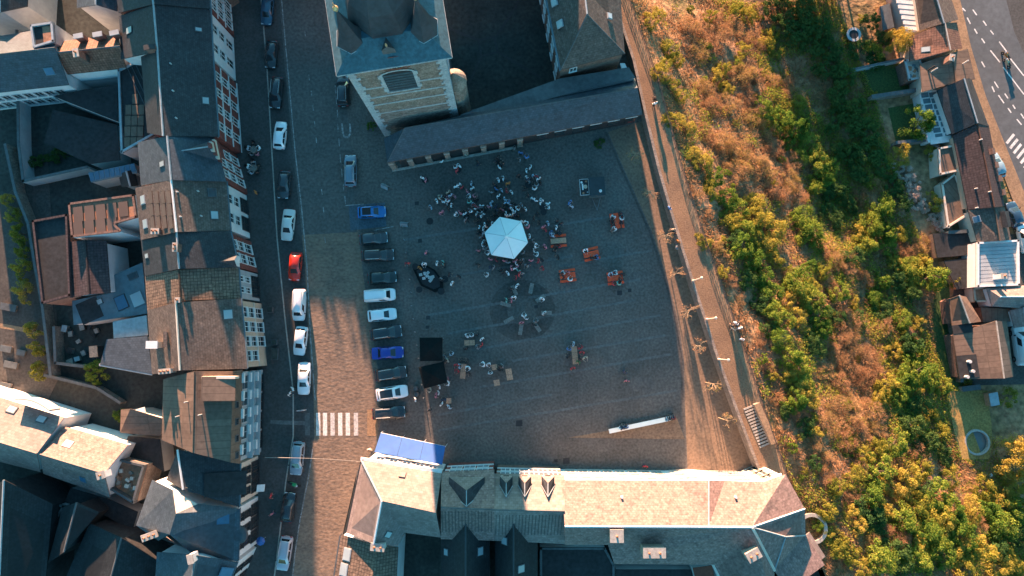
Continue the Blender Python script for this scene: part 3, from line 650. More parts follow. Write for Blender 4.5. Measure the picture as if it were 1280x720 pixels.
h.windows(h.fi, [(3.6, 1.5), (5.9, 1.3)], 2, .7); h.windows(h.fi, [(.4, 2.4)], 2, 1.4, 'trim_dark'); h.chimney(222, 375, 12.2, .5, .5, 1.6, 0, 'brick_dull', 1)
h = gable('row_house', 'brown slate house with peach front and regular rows of dark windows', (184, 388), (190, 468), (301, 373), (309, 461), (220, 378), (225, 463), 8.2, 8.4, 12.0, 'slate_brown', 'stucco_peach', ridge='stucco_cream')
h.windows(h.fi, [(.5, 2.3), (3.6, 1.7), (6.1, 1.5)], 4, 1.25, 'trim_white', skip=((0, 3),)); h.skylight(1, 285, 393, 1.3, 1.2, 'glass_pale', 'lead_grey')
h.chimney(190, 431, 11.4, 1.3, .8, 3.0, 0, 'stucco_cream', 0, 'trim_white'); h.chimney(207, 424, 11.2, .3, 1.8, 1.5, .05, 'stucco_peach', 0, 'slate_brown'); h.chimney(206, 464, 11.8, 1.4, .5, 1.6, .1, 'stucco_cream', 3)
strip_on_wall(h.root, 'string_course', h.w[h.fi], h.w[h.fi + 1], h.c, 3.05, .2, .1, 'stucco_cream')
# grey house with glazed bays
P = dict(L0=(204, 474, 9.4), L1=(202, 550, 9.4), T0=(243, 464, 12.3), T1=(241, 566, 12.3), R0=(291, 464, 10.8), R1=(288, 578, 10.8), Q0=(303, 462, 8.2), Q1=(300, 580, 8.2))
h = House('row_house', 'brown roofed house with boxed dormer and grey glazed balcony front', 'house', P, [('L0', 'L1', 'T1', 'T0'), ('R0', 'R1', 'T1', 'T0'), ('Q0', 'Q1', 'R1', 'R0')], ['L0', 'T0', 'R0', 'Q0', 'Q1', 'R1', 'T1', 'L1'], 'felt_brown', 'stucco_grey')
h.ridge('T0', 'T1', .07, 'felt_brown')
q = W(272, 486, 12.6); MB().slope([q + Vector((2.1, 1.5, -.25)), q + Vector((2.1, -1.5, -.25)), q + Vector((-2, -1.5, .1)), q + Vector((-2, 1.5, .1))], 1.6).build('dormer', 'felt_brown', h.root)
q = W(272, 472, 12.5); MB().obox(q + Vector((-2, -.15, -1.2)), (4.2, 0, 0), (0, .3, 0), (0, 0, 1.25)).build('parapet', 'stucco_cream', h.root)
for x, y in [(235, 502), (224, 520), (252, 518)]: h.vent(0 if x < 243 else 1, x, y, 1.0, .07)
for i in range(5): h.on_roof('skylight', 2, 296, 485 + i * 21, .9, .8, .08, 'lead_grey', ('pane', 'glass'))
a, b = h.w[3], h.w[4]
h.windows(3, [(3.3, 2.0), (5.9, 1.8)], 5, 1.7, 'stucco_grey', m0=.3, m1=.3); h.windows(3, [(.2, 2.6)], 4, 2.2, 'trim_dark')
for z in (2.9, 5.4, 7.85):
    for i in range(5): strip_on_wall(h.root, 'balcony_panel', a, b, h.c, z, .45, .45, 'trim_white', (i + .08) / 5, (i + .62) / 5)
for z in (2.75, 5.25): strip_on_wall(h.root, 'balcony_slab', a, b, h.c, z, .14, .75, 'stucco_grey')
h = gable('row_house', 'dark slate house with cream front and shuttered windows next to glazed balconies', (208, 600), (225, 610), (300, 580), (299, 634), (222, 562), (229, 612), 7.5, 7.6, 10.2, 'slate_dark', 'stucco_cream', ridge='trim_white')
h.windows(h.fi, [(3.5, 1.6), (5.6, 1.4)], 3, .85, 'trim_dark'); h.windows(h.fi, [(.3, 2.4)], 3, 1.3, 'trim_dark')
h.on_roof('roof_terrace', 1, 282, 605, 3.0, 5.0, .05, 'felt_black')
P = dict(A=(190, 600, 8.0), B=(170, 657, 8.0), c=(198, 676, 8.0), T=(216, 613, 10.4), X=(220, 642, 11.2), Y=(212, 668, 10.6), E=(247, 630, 9.4), R0=(299, 636, 7.8), R1=(297, 702, 7.8), S1=(240, 692, 8.2))
h = House('corner_house', 'blue slate house with beige rear slope and white gable triangle', 'house', P, [('A', 'B', 'c', 'Y', 'X', 'T'), ('R0', 'R1', 'S1', 'Y', 'X', 'E')], ['A', 'T', 'E', 'R0', 'R1', 'S1', 'c', 'B'], 'slate_blue', 'stucco_white')
MB().poly([h.P['T'], h.P['X'], h.P['E']] if newell([h.P['T'], h.P['X'], h.P['E']]).z > 0 else [h.P['E'], h.P['X'], h.P['T']]).build('pale_gable', 'stucco_cream', h.root)
h.windows(3, [(3.4, 1.6), (5.6, 1.4)], 3, .9, 'trim_dark'); h.windows(3, [(.4, 2.3)], 3, 1.5, 'trim_dark')
h.skylight(0, 193, 617, 1.1, 1.4, 'glass_pale', 'trim_white'); h.skylight(0, 186, 638, 1.1, 1.4, 'glass_pale', 'trim_white')
h.skylight(1, 279, 648, 1.35, 1.5, 'glass_blue', 'glass_blue')
p0, n_, pts = h.F[1]; q = on_plane(292, 669, p0, n_); MB().lathe((q.x + .6, q.y), [(1.2, q.z - .25), (1.1, q.z + .1), (.7, q.z + .35), (0, q.z + .45)], 14).build('dome_light', 'slate_blue', h.root)
h.chimney(187, 670, 9.8, 1.9, .7, 1.6, .35, 'stucco_peach', 3)
h.gutter('R0', 'R1', .16, 'slate_blue')
h = gable('corner_house', 'dark slate house with angled pale front at the street bend', (196, 690), (190, 790), (297, 703), (262, 790), (245, 694), (228, 790), 7.6, 7.6, 10.4, 'slate_blue', 'stucco_white', ridge='zinc_blue')
h.windows(h.fi, R3, 4, .9, 'trim_dark'); h.skylight(1, 283, 715, 1.2, 1.6, 'glass_blue', 'glass_blue'); h.chimney(238, 699, 11.4, .6, 1.0, 1.6, .25, 'trim_white', 0)
# ---------------- houses and sheds behind the terrace
def P4(z, *pts): return {i: (x, y, z) for i, (x, y) in enumerate(pts)}
h = gable('rear_house', 'long slate house with white wall and four small windows behind the terrace', (-60, 55), (66, 34), (-60, 122), (86, 106), (-60, 75), (69, 60), 7.0, 6.2, 9.6, 'slate_blue', 'stucco_white', ridge='lead_grey', gut=False)
h.windows(h.fi, [(3.4, 1.2)], 9, .95, 'stucco_grey', m0=.5, m1=1.4, glass='glass'); h.windows(h.fi, [(.9, 1.5)], 9, 1.0, 'stucco_grey', m0=.5, m1=1.4)
h.skylight(1, 62, 89, 1.3, 1.1, 'glass_blue', 'zinc_blue')
h = flat('roof_terrace_box', 'small flat roofed box with wooden deck behind slate ridge', [(39, 32), (67, 28), (69, 53), (43, 61)], 9.4, 'felt_black', 'stucco_grey', parapet=.3)
h.on_roof('deck_panel', 0, 60, 43, 1.2, 2.2, .12, 'terracotta')
h = gable('rear_house', 'low house with sunlit peach roof strip, dark rear slope and three chimneys', (76, 52), (147, 42), (83, 93), (158, 85), (72, 66), (150, 58), 7.4, 6.2, 9.0, 'tile_red', 'stucco_white', ridge='lead_grey', gut=False)
for x, y in [(98, 45), (122, 43), (143, 41)]: h.chimney(x, y, 9.2, 1.1, .5, 1.3, .2, 'brick_dull', 0, 'stucco_grey')
h.chimney(95, 66, 10.6, .6, 1.0, 2.6, .2, 'brick_dull', 1); strip_on_wall(h.root, 'wall_band', h.w[h.fi], h.w[h.fi + 1], h.c, 2.9, .5, .06, 'stucco_grey')
gable('rear_house', 'blue grey roof at the top edge behind the brick terrace', (96, -60), (96, 10), (150, -60), (146, 14), (118, -60), (120, 6), 7.5, 7.5, 9.5, 'slate_blue', 'stucco_grey', gut=False)
gable('rear_house', 'dark roofed house at the top left edge beside black courtyard', (-50, -60), (-50, 20), (38, -60), (34, 8), (0, -60), (0, 15), 6.5, 6.5, 8.8, 'slate_dark', 'stucco_grey', gut=False)
flat('yard_shed', 'dark lean-to shed under the white rear house', [(66, 137), (147, 156), (150, 200), (112, 205), (55, 178)], 3.0, 'felt_black', 'stucco_grey', cat='shed')
flat('yard_shed', 'black flat shed between the white houses and the deck annex', [(66, 120), (104, 112), (147, 106), (147, 152)], 4.2, 'felt_black', 'stucco_grey', cat='shed')
h = flat('glass_veranda', 'long blue glass veranda roof beside walled yard', [(110, 216), (168, 204), (172, 216), (114, 228)], 3.6, 'zinc_blue', 'stucco_grey', cat='veranda')
for i in range(9): h.on_roof('glass_panel', 0, 115 + i * 6.4, 221 - i * 1.4, .6, 1.15, .05, 'glass_blue')
gable('yard_shed', 'small dark pitched shed beside the blue veranda', (148, 218), (152, 234), (168, 212), (172, 232), (158, 214), (163, 233), 3.2, 3.2, 4.3, 'felt_black', 'stucco_grey', cat='shed', gut=False)
h = flat('panel_roof_building', 'terracotta flat roof carrying two rows of brown solar panels', [(86, 254), (168, 243), (172, 272), (141, 281), (150, 290), (90, 297)], 7.0, 'terracotta', 'stucco_white', parapet=.22, pm='brick_dull')
for i in range(5):
    for j in range(2):
        if j == 1 and i == 4: continue
        h.on_roof('solar_panel', 0, 98.5 + i * 14.1, 268 - i * 1.6 + j * 18.5, 1.25, 2.0, .16, 'panel_brown')
h = flat('flat_roof_house', 'black flat roof edged by reddish parapet beside the row of bushes', [(42, 276), (86, 268), (90, 370), (54, 380)], 6.0, 'felt_black', 'brick_dull', parapet=.4, pm='tile_purple')
h = gable('rear_house', 'purple brown tiled roof between black flat roof and glass courtyard', (81, 303), (87, 372), (133, 301), (138, 366), (107, 300), (112, 368), 5.6, 5.6, 6.6, 'tile_purple', 'stucco_white', gut=False, ridge='tile_purple')
h = flat('courtyard_extension', 'weathered blue grey flat extension with two roof lights', [(139, 345), (178, 328), (184, 392), (92, 406), (90, 376), (138, 366)], 4.0, 'zinc_blue', 'stucco_grey', cat='extension')
h.skylight(0, 152, 378, 1.6, 2.0, 'glass_blue', 'trim_dark'); h.skylight(0, 172, 374, 1.7, 2.0, 'glass_pale', 'zinc_blue'); h.skylight(0, 125, 377, .8, .8); h.skylight(0, 166, 345, 1.4, .9, 'glass', 'lead_grey'); h.on_roof('roof_patch', 0, 112, 388, 3.0, 3.0, .04, 'felt_black')
flat('courtyard_extension', 'pale blue ribbed flat roof against the brown slate house', [(141, 402), (183, 394), (185, 419), (142, 423)], 4.6, 'zinc', 'stucco_grey', cat='extension')
h = flat('lean_to', 'dark slate lean-to with pale gutter above a green bush', [(133, 424), (184, 420), (191, 468), (125, 456)], 5.2, 'slate_blue', 'stucco_grey', cat='extension'); h.gutter(3, 2, .14, 'zinc')
flat('yard_shed', 'small dark store in the cluttered yard', [(111, 433), (121, 432), (122, 446), (112, 447)], 2.4, 'wood', 'trim_dark', cat='shed')
P = {0: (151, 512, 4.6), 1: (163, 511, 5.6), 2: (203, 523, 5.6), 3: (201, 545, 4.6), 4: (150, 541, 4.6), 5: (162, 534, 5.6), 6: (190, 538, 5.6)}
h = House('yard_building', 'small beige outbuilding with a bright white roof slope', 'outbuilding', {k: P[k] for k in (0, 1, 2, 3, 4)}, [(0, 4, 3, 2, 1)], [0, 1, 2, 3, 4], 'felt_brown', 'stucco_cream')
h.on_roof('white_roof_slope', 0, 176, 523, 2.6, 1.9, .08, 'stucco_white', turn=.3)
# lit row lower left
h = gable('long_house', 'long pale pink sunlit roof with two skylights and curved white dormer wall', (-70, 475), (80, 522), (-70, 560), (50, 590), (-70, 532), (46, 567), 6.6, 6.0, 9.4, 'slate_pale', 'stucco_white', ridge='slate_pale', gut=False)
h.skylight(0, 15, 512, 1.2, 1.0, 'glass_pale', 'lead_grey'); h.skylight(0, 52, 524, 1.2, 1.0, 'glass_pale', 'lead_grey')
cz = 8.2; q = W(42, 499, cz)
pts = [q + Vector((-2.3 + 4.6 * i / 8, .55 * math.sin(math.pi * i / 8) - .2 - i * .17, 0)) for i in range(9)]; m_ = MB()
for a, b in zip(pts, pts[1:]): m_.obox(a + Vector((0, 0, -2)), b - a, (0, .25, 0), (0, 0, 2.3))
m_.build('curved_parapet', 'stucco_cream', h.root)
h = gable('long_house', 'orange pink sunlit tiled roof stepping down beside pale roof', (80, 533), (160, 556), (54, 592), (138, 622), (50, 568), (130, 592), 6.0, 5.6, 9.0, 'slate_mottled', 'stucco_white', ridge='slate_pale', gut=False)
h.skylight(0, 85, 555, 1.1, 1.0, 'glass_pale', 'zinc'); h.skylight(1, 104, 599, .9, 1.1, 'glass_blue', 'zinc_blue'); h.chimney(126, 594, 10.0, .9, .8, 1.6, .3, 'stucco_white', 1)
h = flat('ruined_shed', 'roofless brick box with rubble inside beside the orange roof', [(151, 572), (185, 580), (171, 628), (138, 608)], 4.8, 'terracotta', 'wall_stone', cat='shed', parapet=.9, pm='lead_grey')
for i in range(16): h.on_roof('rubble_block', 0, U(149, 170), U(588, 612), U(.3, .7), U(.3, .6), U(.2, .5), random.choice(['terracotta', 'stucco_cream', 'wall_stone']), turn=U(0, 3))
flat('yard_shed', 'dark low block north of the rubble filled box', [(160, 545), (200, 549), (205, 590), (186, 578), (152, 570)], 3.4, 'felt_black', 'stucco_grey', cat='shed')
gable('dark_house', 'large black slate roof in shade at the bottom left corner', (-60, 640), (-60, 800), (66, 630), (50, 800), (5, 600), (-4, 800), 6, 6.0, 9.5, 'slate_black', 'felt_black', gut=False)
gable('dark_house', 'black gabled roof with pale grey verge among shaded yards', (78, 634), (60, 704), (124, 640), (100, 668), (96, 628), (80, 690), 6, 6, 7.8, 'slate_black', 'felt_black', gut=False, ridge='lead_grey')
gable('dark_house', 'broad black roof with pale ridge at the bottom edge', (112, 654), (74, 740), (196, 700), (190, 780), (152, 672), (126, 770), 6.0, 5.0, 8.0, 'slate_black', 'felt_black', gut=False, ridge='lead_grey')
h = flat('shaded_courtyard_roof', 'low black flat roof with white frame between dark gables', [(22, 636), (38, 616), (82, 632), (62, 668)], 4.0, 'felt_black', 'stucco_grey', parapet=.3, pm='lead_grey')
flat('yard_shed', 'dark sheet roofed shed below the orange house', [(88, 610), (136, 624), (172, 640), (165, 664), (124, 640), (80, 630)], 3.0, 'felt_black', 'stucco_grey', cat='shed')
# yard walls
def yard_wall(label, pts, h_, mat='stucco_grey', base=0.0, t=.3):
    P_ = [W(x, y, base + h_) for x, y in pts]; c = P_[0]
    r = thing('yard_wall', label, 'wall', (c.x, c.y, base))
    for a, b in zip(P_, P_[1:]):
        d = b - a; nn = Vector((-d.y, d.x, 0)).normalized() * t
        MB().obox((a.x, a.y, base - .2), (d.x, d.y, 0), nn, (0, 0, h_ + .2)).build('wall_section', mat, r)
        MB().obox(Vector((a.x, a.y, base + h_)) - nn * .15, (d.x, d.y, 0), nn * 1.3, (0, 0, .08)).build('coping', 'lead_grey', r)
    return r
yard_wall('pale yard wall running below the black sheds', [(20, 30), (22, 180), (28, 228), (110, 210)], 2.4, 'stucco_grey')
yard_wall('grey wall beside the row of bushes and sloping street', [(5, 180), (18, 240), (34, 280), (42, 330), (52, 385), (62, 470)], 2.0, 'wall_stone')
yard_wall('low wall enclosing the cluttered yard', [(66, 408), (68, 455), (108, 460)], 1.8, 'wall_stone')
yard_wall('low wall between lane and pale pink roof', [(54, 470), (120, 486), (150, 505)], 1.4, 'wall_stone')
for i, (x, y, l, w_, lb) in enumerate([(10, 384, 2.2, .9, 'under the leftmost bushes'), (7, 436, 1.5, .8, 'beside the sandy path'), (26, 441, 1.1, .7, 'facing the eighth bush'), (13, 456, 1.8, .8, 'between sandy path and pale roof'), (6, 482, 1.6, .7, 'against the pale roof')]):
    p = W(x, y, .4); t = thing('stone_slab', 'low grey stone slab ' + lb, 'slab', (p.x, p.y, 0)); MB().box(p.x, p.y, 0, l, w_, .35, -.2).build('plinth', 'wall_stone', t); MB().box(p.x, p.y, .35, l + .1, w_ + .1, .08, -.2).build('top_slab', 'lead_grey', t)
for i in range(14):
    x, y = U(76, 132), U(408, 452); p = W(x, y, .4); s0 = U(.4, .9); t = thing('yard_crate', 'weathered storage crate in the cluttered yard', 'crate', (p.x, p.y, 0), group='crates in the cluttered yard'); r_ = U(0, 3)
    MB().box(p.x, p.y, 0, s0, s0 * .8, s0 * .7, r_).build('crate_body', random.choice(['wood_grey', 'zinc_blue', 'lead_grey', 'trim_dark']), t); MB().box(p.x, p.y, s0 * .7, s0 + .06, s0 * .8 + .06, .05, r_).build('lid', random.choice(['wood_grey', 'zinc', 'felt_black']), t)
# ---------------- row on the south side of the square
P = dict(NW=(452, 576, 8.6), NE=(552, 592, 8.6), X=(477, 626, 12.0), T=(545, 641, 12.0), SW=(433, 666, 8.6), Z=(467, 680, 11.0), B=(551, 672, 8.6), D=(506, 666, 8.6), E=(497, 682, 8.6))
h = House('corner_building', 'hipped pale slate corner house behind the blue awning', 'house', P, [('NW', 'NE', 'T', 'X'), ('NW', 'SW', 'Z', 'X'), ('D', 'B', 'T', 'X'), ('E', 'D', 'X', 'Z')], ['NW', 'NE', 'T', 'B', 'D', 'E', 'Z', 'SW'], 'slate_pale', 'stucco_white')
h.ridge('NW', 'X', .1); h.ridge('X', 'Z', .14, 'trim_white'); h.gutter('NW', 'SW', .2, 'trim_dark'); h.windows(0, [(3.6, 1.7), (6.2, 1.3)], 5, 1.0, 'trim_white'); h.skylight(3, 485, 668, .9, .9, 'glass_pale'); h.on_roof('roof_hatch', 0, 503, 594, .8, .8, .3, 'slate_pale')
a, b = h.P['NW'], h.P['NE']; MB().obox(a + Vector((-.2, .05, -.35)), b - a + Vector((.2, 0, 0)), (0.06, .38, 0), (0, 0, .3)).build('cornice', 'trim_white', h.root)
P = dict(A=(426, 668, 7.8), B=(470, 682, 9.8), c=(498, 684, 7.8), D=(494, 760, 7.8), E=(462, 760, 9.8), F=(412, 760, 7.8))
h = House('low_house', 'rough tan roof with two bright skylights below the corner house', 'house', P, [('A', 'F', 'E', 'B'), ('c', 'D', 'E', 'B')], ['A', 'B', 'c', 'D', 'E', 'F'], 'tile_brown', 'stucco_white')
h.skylight(0, 434, 693, 1.6, 1.1, 'glass_pale', 'zinc'); h.skylight(0, 430, 712, 1.6, 1.1, 'glass_pale', 'zinc'); h.gutter('A', 'F', .2, 'lead_grey'); h.chimney(472, 684, 11.0, 1.6, .8, 2.0, -.1, 'stucco_cream', 2)
def dormer(h, a, b, k1, k2, z0, z1, z2, roofm='slate_pale', front='stucco_cream'):
    """hipped dormer on a north slope: front eave corners a, b (height z0), ridge from k1 (z1) back to k2 (z2)"""
    A, B, K1, K2 = W(*a, z0), W(*b, z0), W(*k1, z1), W(*k2, z2); dy = (k2[1] - a[1]) * .45; A1, B1 = W(a[0], a[1] + dy, z0 + .05), W(b[0], b[1] + dy, z0 + .05)
    o = MB().slope([A, A1, K2, K1], .05).slope([B, B1, K2, K1], .05).build('dormer', 'slate_dark', h.root); MB().slope([A, B, K1], .05).build('dormer_hip', roofm, o)  # dark side slopes and pale hip put shade and sun into the slate
    w_ = (B - A).x; d = Vector((0, -.12, 0)); dz = Vector((0, 0, -1.0)); ins = Vector((.1, 0, 0))
    MB().poly([A + ins + d + dz, B - ins + d + dz, B - ins + d, A + ins + d]).poly([A + ins + d, A + ins + d + dz, A + ins + Vector((0, -2.2, 0))]).poly([B - ins + d, B - ins + d + dz, B - ins + Vector((0, -2.2, 0))]).build('dormer_front', front, o)
    MB().obox(A.lerp(B, .28) + Vector((0, -.1, -.85)), (w_ * .44, 0, 0), (0, .05, 0), (0, 0, .7)).build('dormer_window', 'glass', o)
    MB().tube(K1, K2, .06, n=5).build('ridge_cap', 'zinc', o)
    for c_ in (A1, B1): MB().tube(c_, K2, .05, n=5).build('valley', 'zinc', o)
P = dict(A=(552, 590, 8.4), B=(618, 587, 8.4), T0=(551, 634, 11.6), T1=(618, 637, 11.6), c=(551, 674, 8.4), D=(618, 676, 8.4))
h = House('terrace_house', 'grey house with large pointed dormer beside blue awning house', 'house', P, [('A', 'B', 'T1', 'T0'), ('c', 'D', 'T1', 'T0')], ['A', 'B', 'T1', 'D', 'c', 'T0'], 'slate_mottled', 'brick_red')
h.ridge('T0', 'T1', .1, 'lead_grey'); dormer(h, (561, 596), (606, 596), (583, 613), (583, 633), 9.5, 11.5, 11.7, 'slate_pale'); h.windows(0, [(3.4, 1.8), (6.2, 1.3)], 3, 1.4, 'trim_white')
for i in range(16): h.on_roof('standing_seam', 1, 553 + i * 4.1, 652, .07, 3.5, .09, 'seam_dark')
for z in (3.0, 5.8, 7.8): strip_on_wall(h.root, 'string_course', h.w[0], h.w[1], h.c, z, .3, .14, 'trim_white')
P = dict(A=(618, 592, 8.2), B=(706, 594, 8.2), T0=(618, 637, 11.6), T1=(706, 639, 11.6), c=(618, 676, 8.2), D=(706, 680, 8.2))
h = House('terrace_house', 'grey house with three small pointed dormers and orange brick front', 'house', P, [('A', 'B', 'T1', 'T0'), ('c', 'D', 'T1', 'T0')], ['A', 'B', 'T1', 'D', 'c', 'T0'], 'slate_pale', 'brick_dull')
h.ridge('T0', 'T1', .1, 'lead_grey'); h.windows(0, [(3.4, 1.8), (6.0, 1.3)], 6, 1.1, 'trim_white')
for x in (632.7, 656, 685): dormer(h, (x - 8, 595), (x + 8, 595.5), (x, 604), (x, 621), 9.3, 10.2, 10.9)
for i in range(21): h.on_roof('standing_seam', 1, 620 + i * 4.1, 656, .07, 3.6, .09, 'seam_dark')
for z in (3.0, 5.6, 7.6): strip_on_wall(h.root, 'string_course', h.w[0], h.w[1], h.c, z, .3, .14, 'trim_white')
# rear wings running south
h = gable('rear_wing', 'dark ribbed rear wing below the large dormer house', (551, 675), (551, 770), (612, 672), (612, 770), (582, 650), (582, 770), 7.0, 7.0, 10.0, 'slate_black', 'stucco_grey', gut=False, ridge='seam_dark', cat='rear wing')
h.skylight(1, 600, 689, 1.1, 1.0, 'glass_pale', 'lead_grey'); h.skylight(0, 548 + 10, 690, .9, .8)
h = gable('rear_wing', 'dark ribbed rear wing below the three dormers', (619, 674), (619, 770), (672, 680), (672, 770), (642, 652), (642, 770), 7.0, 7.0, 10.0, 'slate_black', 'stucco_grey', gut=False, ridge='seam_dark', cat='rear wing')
h.skylight(0, 631, 676, 1.0, 1.2, 'glass_pale', 'lead_grey'); h.skylight(1, 651, 711, 1.0, 1.2, 'glass_pale', 'lead_grey')
flat('rear_wing', 'black flat rear extension with white upstand', [(675, 684), (756, 684), (768, 706), (768, 770), (675, 770)], 4.0, 'felt_black', 'stucco_white', cat='extension', parapet=.2, pm='lead_grey')
flat('rear_wing', 'black flat roof below long white building', [(770, 712), (885, 712), (895, 770), (770, 770)], 3.6, 'felt_black', 'stucco_grey', cat='extension')
h = flat('red_canopy', 'small dark red canopy behind the long white building', [(866, 710), (890, 707), (896, 735), (872, 735)], 5.0, 'rust_red', 'stucco_grey', cat='canopy')
# long white building
P = dict(A=(702, 601, 9.0), B=(955, 603, 9.0), T0=(706, 658, 12.6), T1=(940, 659, 12.6), c=(706, 681, 9.6), c2=(760, 681, 9.6), c3=(768, 705, 8.4), D=(893, 706, 8.4),
         V0=(848, 601, 9.0), V1=(906, 601, 9.0), VX=(886, 601, 10.2), VT=(886, 657, 12.55),
         E1=(982, 593, 9.0), E2=(1006, 636, 9.0), Q=(940, 659, 12.6), G=(1007, 669, 8.0), K=(982, 671, 10.6), L=(968, 713, 9.0), N=(1031, 706, 8.0), N2=(985, 740, 9.0), Y=(920, 760, 8.4), Y2=(968, 760, 9.4))
h = House('long_building', 'long white fronted building with mottled pink slate roof facing the square', 'building', P,
          [('A', 'V0', 'VT', 'T0'), ('V1', 'B', 'T1', 'VT'), ('V0', 'VX', 'VT'), ('VX', 'V1', 'VT'), ('c', 'c2', 'T1', 'T0'), ('c3', 'D', 'T1', 'c2'), ('B', 'E1', 'E2', 'Q'), ('E2', 'G', 'K', 'Q'), ('D', 'Y', 'Y2', 'Q'), ('L', 'K', 'Q'), ('L', 'Y2', 'Q'), ('G', 'N', 'N2', 'L', 'K')],
          ['A', 'V0', 'VX', 'V1', 'B', 'E1', 'E2', 'G', 'N', 'N2', 'Y2', 'Y', 'D', 'c3', 'c2', 'c', 'T0'], 'slate_mottled', 'stucco_white')
h.ridge('T0', 'T1', .14, 'trim_white'); h.ridge('Q', 'E2', .1, 'trim_white'); h.ridge('Q', 'K', .1); h.ridge('K', 'L', .1); h.ridge('K', 'G', .1); h.ridge('Q', 'L', .2, 'stucco_cream'); h.ridge('VX', 'VT', .1, 'zinc')
for i, c_ in ((0, 8), (3, 3), (4, 3)): h.windows(i, [(1.0, 2.0), (3.9, 1.8), (6.6, 1.4)], c_, 1.1, 'stucco_cream', glass='glass_pale')
h.windows(1, [(1.0, 2.0), (3.9, 1.8), (6.6, 1.4)], 2, 1.1, 'stucco_cream', glass='glass_pale')
for i in (0, 1, 2, 3, 4): strip_on_wall(h.root, 'cornice', h.w[i], h.w[i + 1], h.c, 8.3, .35, .25, 'trim_white')
h.vent(0, 777, 621, .5, .16, 'trim_white'); h.vent(1, 919, 621, .5, .16, 'trim_white'); h.skylight(4, 850, 688, .6, .6)
h.chimney(771, 670, 12.8, 1.5, 1.4, 2.6, 0, 'stucco_peach', 1); h.chimney(818, 691, 12.2, 2.6, 1.1, 3.2, 0, 'stucco_peach', 2); h.chimney(942, 694, 12.6, 1.6, 1.1, 2.8, .5, 'stucco_peach', 2)
h.on_roof('lit_roof_slope', 11, 1005, 694, 3.6, 4.8, .03, 'slate_pale')  # paler sheet paints the sunlight on this slope
rt = W(1015, 661, 3.0); t = thing('round_tower', 'round walled terrace with pale rim at the end of the long building', 'tower', (rt.x, rt.y, -6))
MB().lathe((rt.x, rt.y), [(2.05, -6), (1.95, 3.0), (1.65, 3.0), (1.65, 2.0)], 28).build('wall', 'wall_stone', t)
MB().lathe((rt.x, rt.y), [(1.66, 2.0), (.0, 2.001)], 28).build('floor', 'felt_brown', t); MB().lathe((rt.x, rt.y), [(1.6, 2.99), (2.08, 2.99), (2.08, 3.12), (1.6, 3.12), (1.6, 2.99)], 28).build('rim', 'pale_stone', t)
# ---------------- north side: arcade, flat link, hipped house
P = dict(A=(484, 203, 4.2), B=(803, 143, 4.2), T0=(506, 160, 7.0), T1=(797, 110, 7.0), c=(480, 173, 4.2), D=(793, 96, 4.2))
h = House('arcade_building', 'long low slate roofed arcade with brick piers along the square', 'building', P, [('A', 'B', 'T1', 'T0'), ('c', 'D', 'T1', 'T0'), ('A', 'c', 'T0')], ['A', 'B', 'T1', 'D', 'c'], 'slate_blue', 'trim_dark', inset=1.2)
h.ridge('T0', 'T1', .08, 'lead_grey'); h.ridge('T0', 'A', .06, 'lead_grey')
a, b = h.P['A'], h.P['B']; d = (b - a); d.z = 0; u = d.normalized(); nn = Vector((-u.y, u.x, 0)); rz = math.atan2(u.y, u.x)
L_ = d.length; pier = MB().box(0, 0, 0, .75, .5, 3.85); pm = pier.mesh('pier', 'wall_stone'); cm = MB().box(0, 0, 0, .85, .6, .22).mesh('pier_cap', 'pale_stone')
for i in range(8):
    p = a + u * (.4 + i * 2.62) + nn * .12; o = inst('pier', pm, h.root, (p.x, p.y, 0), (0, 0, rz)); g = bpy.data.objects.new('pier_cap', cm); C.objects.link(g); g.parent = o; g.location = (0, 0, 3.2)
    o2 = inst('pier_base', cm, h.root, (p.x, p.y, 0), (0, 0, rz))
MB().obox(a + u * 20 + nn * .35 + Vector((0, 0, -a.z)), u * (L_ - 20.4), nn * .3, (0, 0, 4.0)).build('brick_front', 'brick_red', h.root)
for i in range(6):
    p = a + u * (22 + i * 2.55) + nn * .3; MB().obox(Vector((p.x, p.y, 1.2)) - u * .7, u * 1.4, -nn * .12, (0, 0, 1.9)).build('window', 'glass', h.root); MB().obox(Vector((p.x, p.y, 3.12)) - u * .85, u * 1.7, -nn * .2, (0, 0, .25)).build('lintel', 'trim_white', h.root)
MB().obox(a + nn * -.05 + Vector((0, 0, -.22)), b - a, nn * .2, (0, 0, .18)).build('gutter', 'brick_dull', h.root)
MB().obox(Vector((a.x, a.y, .0)) - nn * .3, d * .5, nn * .35, (0, 0, .12)).build('step', 'pale_stone', h.root)
h = flat('flat_link', 'long flat lead roof behind the arcade', [(576, 143), (700, 98), (786, 84), (794, 97), (700, 120), (576, 154)], 6.2, 'lead_grey', 'stucco_grey')
h = gable('hipped_house', 'hipped slate house with dark triangular end above the flat roof', (668, -80), (701, 87), (770, -80), (781, 67), (722, -80), (734, 18), 9.0, 9.0, 13.2, 'slate_brown', 'brick_dull', hip1=True, ridge='zinc', gut=False)
h.gutter('L0', 'L1', .2, 'zinc_blue'); h.ridge('T1', 'L1', .09, 'lead_grey'); h.ridge('T1', 'R1', .09, 'lead_grey')
for x, y in [(693, 3), (700, 30)]: h.skylight(0, x, y, 1.0, 1.0, 'glass_pale', 'zinc')
h.skylight(1, 762, 20, .8, .8, 'trim_white', 'zinc'); h.windows(h.fi + 1, [(6.6, 1.1)], 3, .9, 'trim_white', skip=((0, 0), (0, 1)))
h.windows(h.li - 0, [(1.2, 1.8), (4.2, 1.8), (6.8, 1.3)], 6, 1.1, 'trim_white')
q = [(775, 79, 4.4), (781, 79, 4.4), (794, 107, 4.4), (783, 110, 4.4)]
MB().slope([W(*p) for p in q], .3).slope([W(x, y, .3) for x, y, _ in q], .3).build('lit_porch_roof', 'stucco_white', h.root)
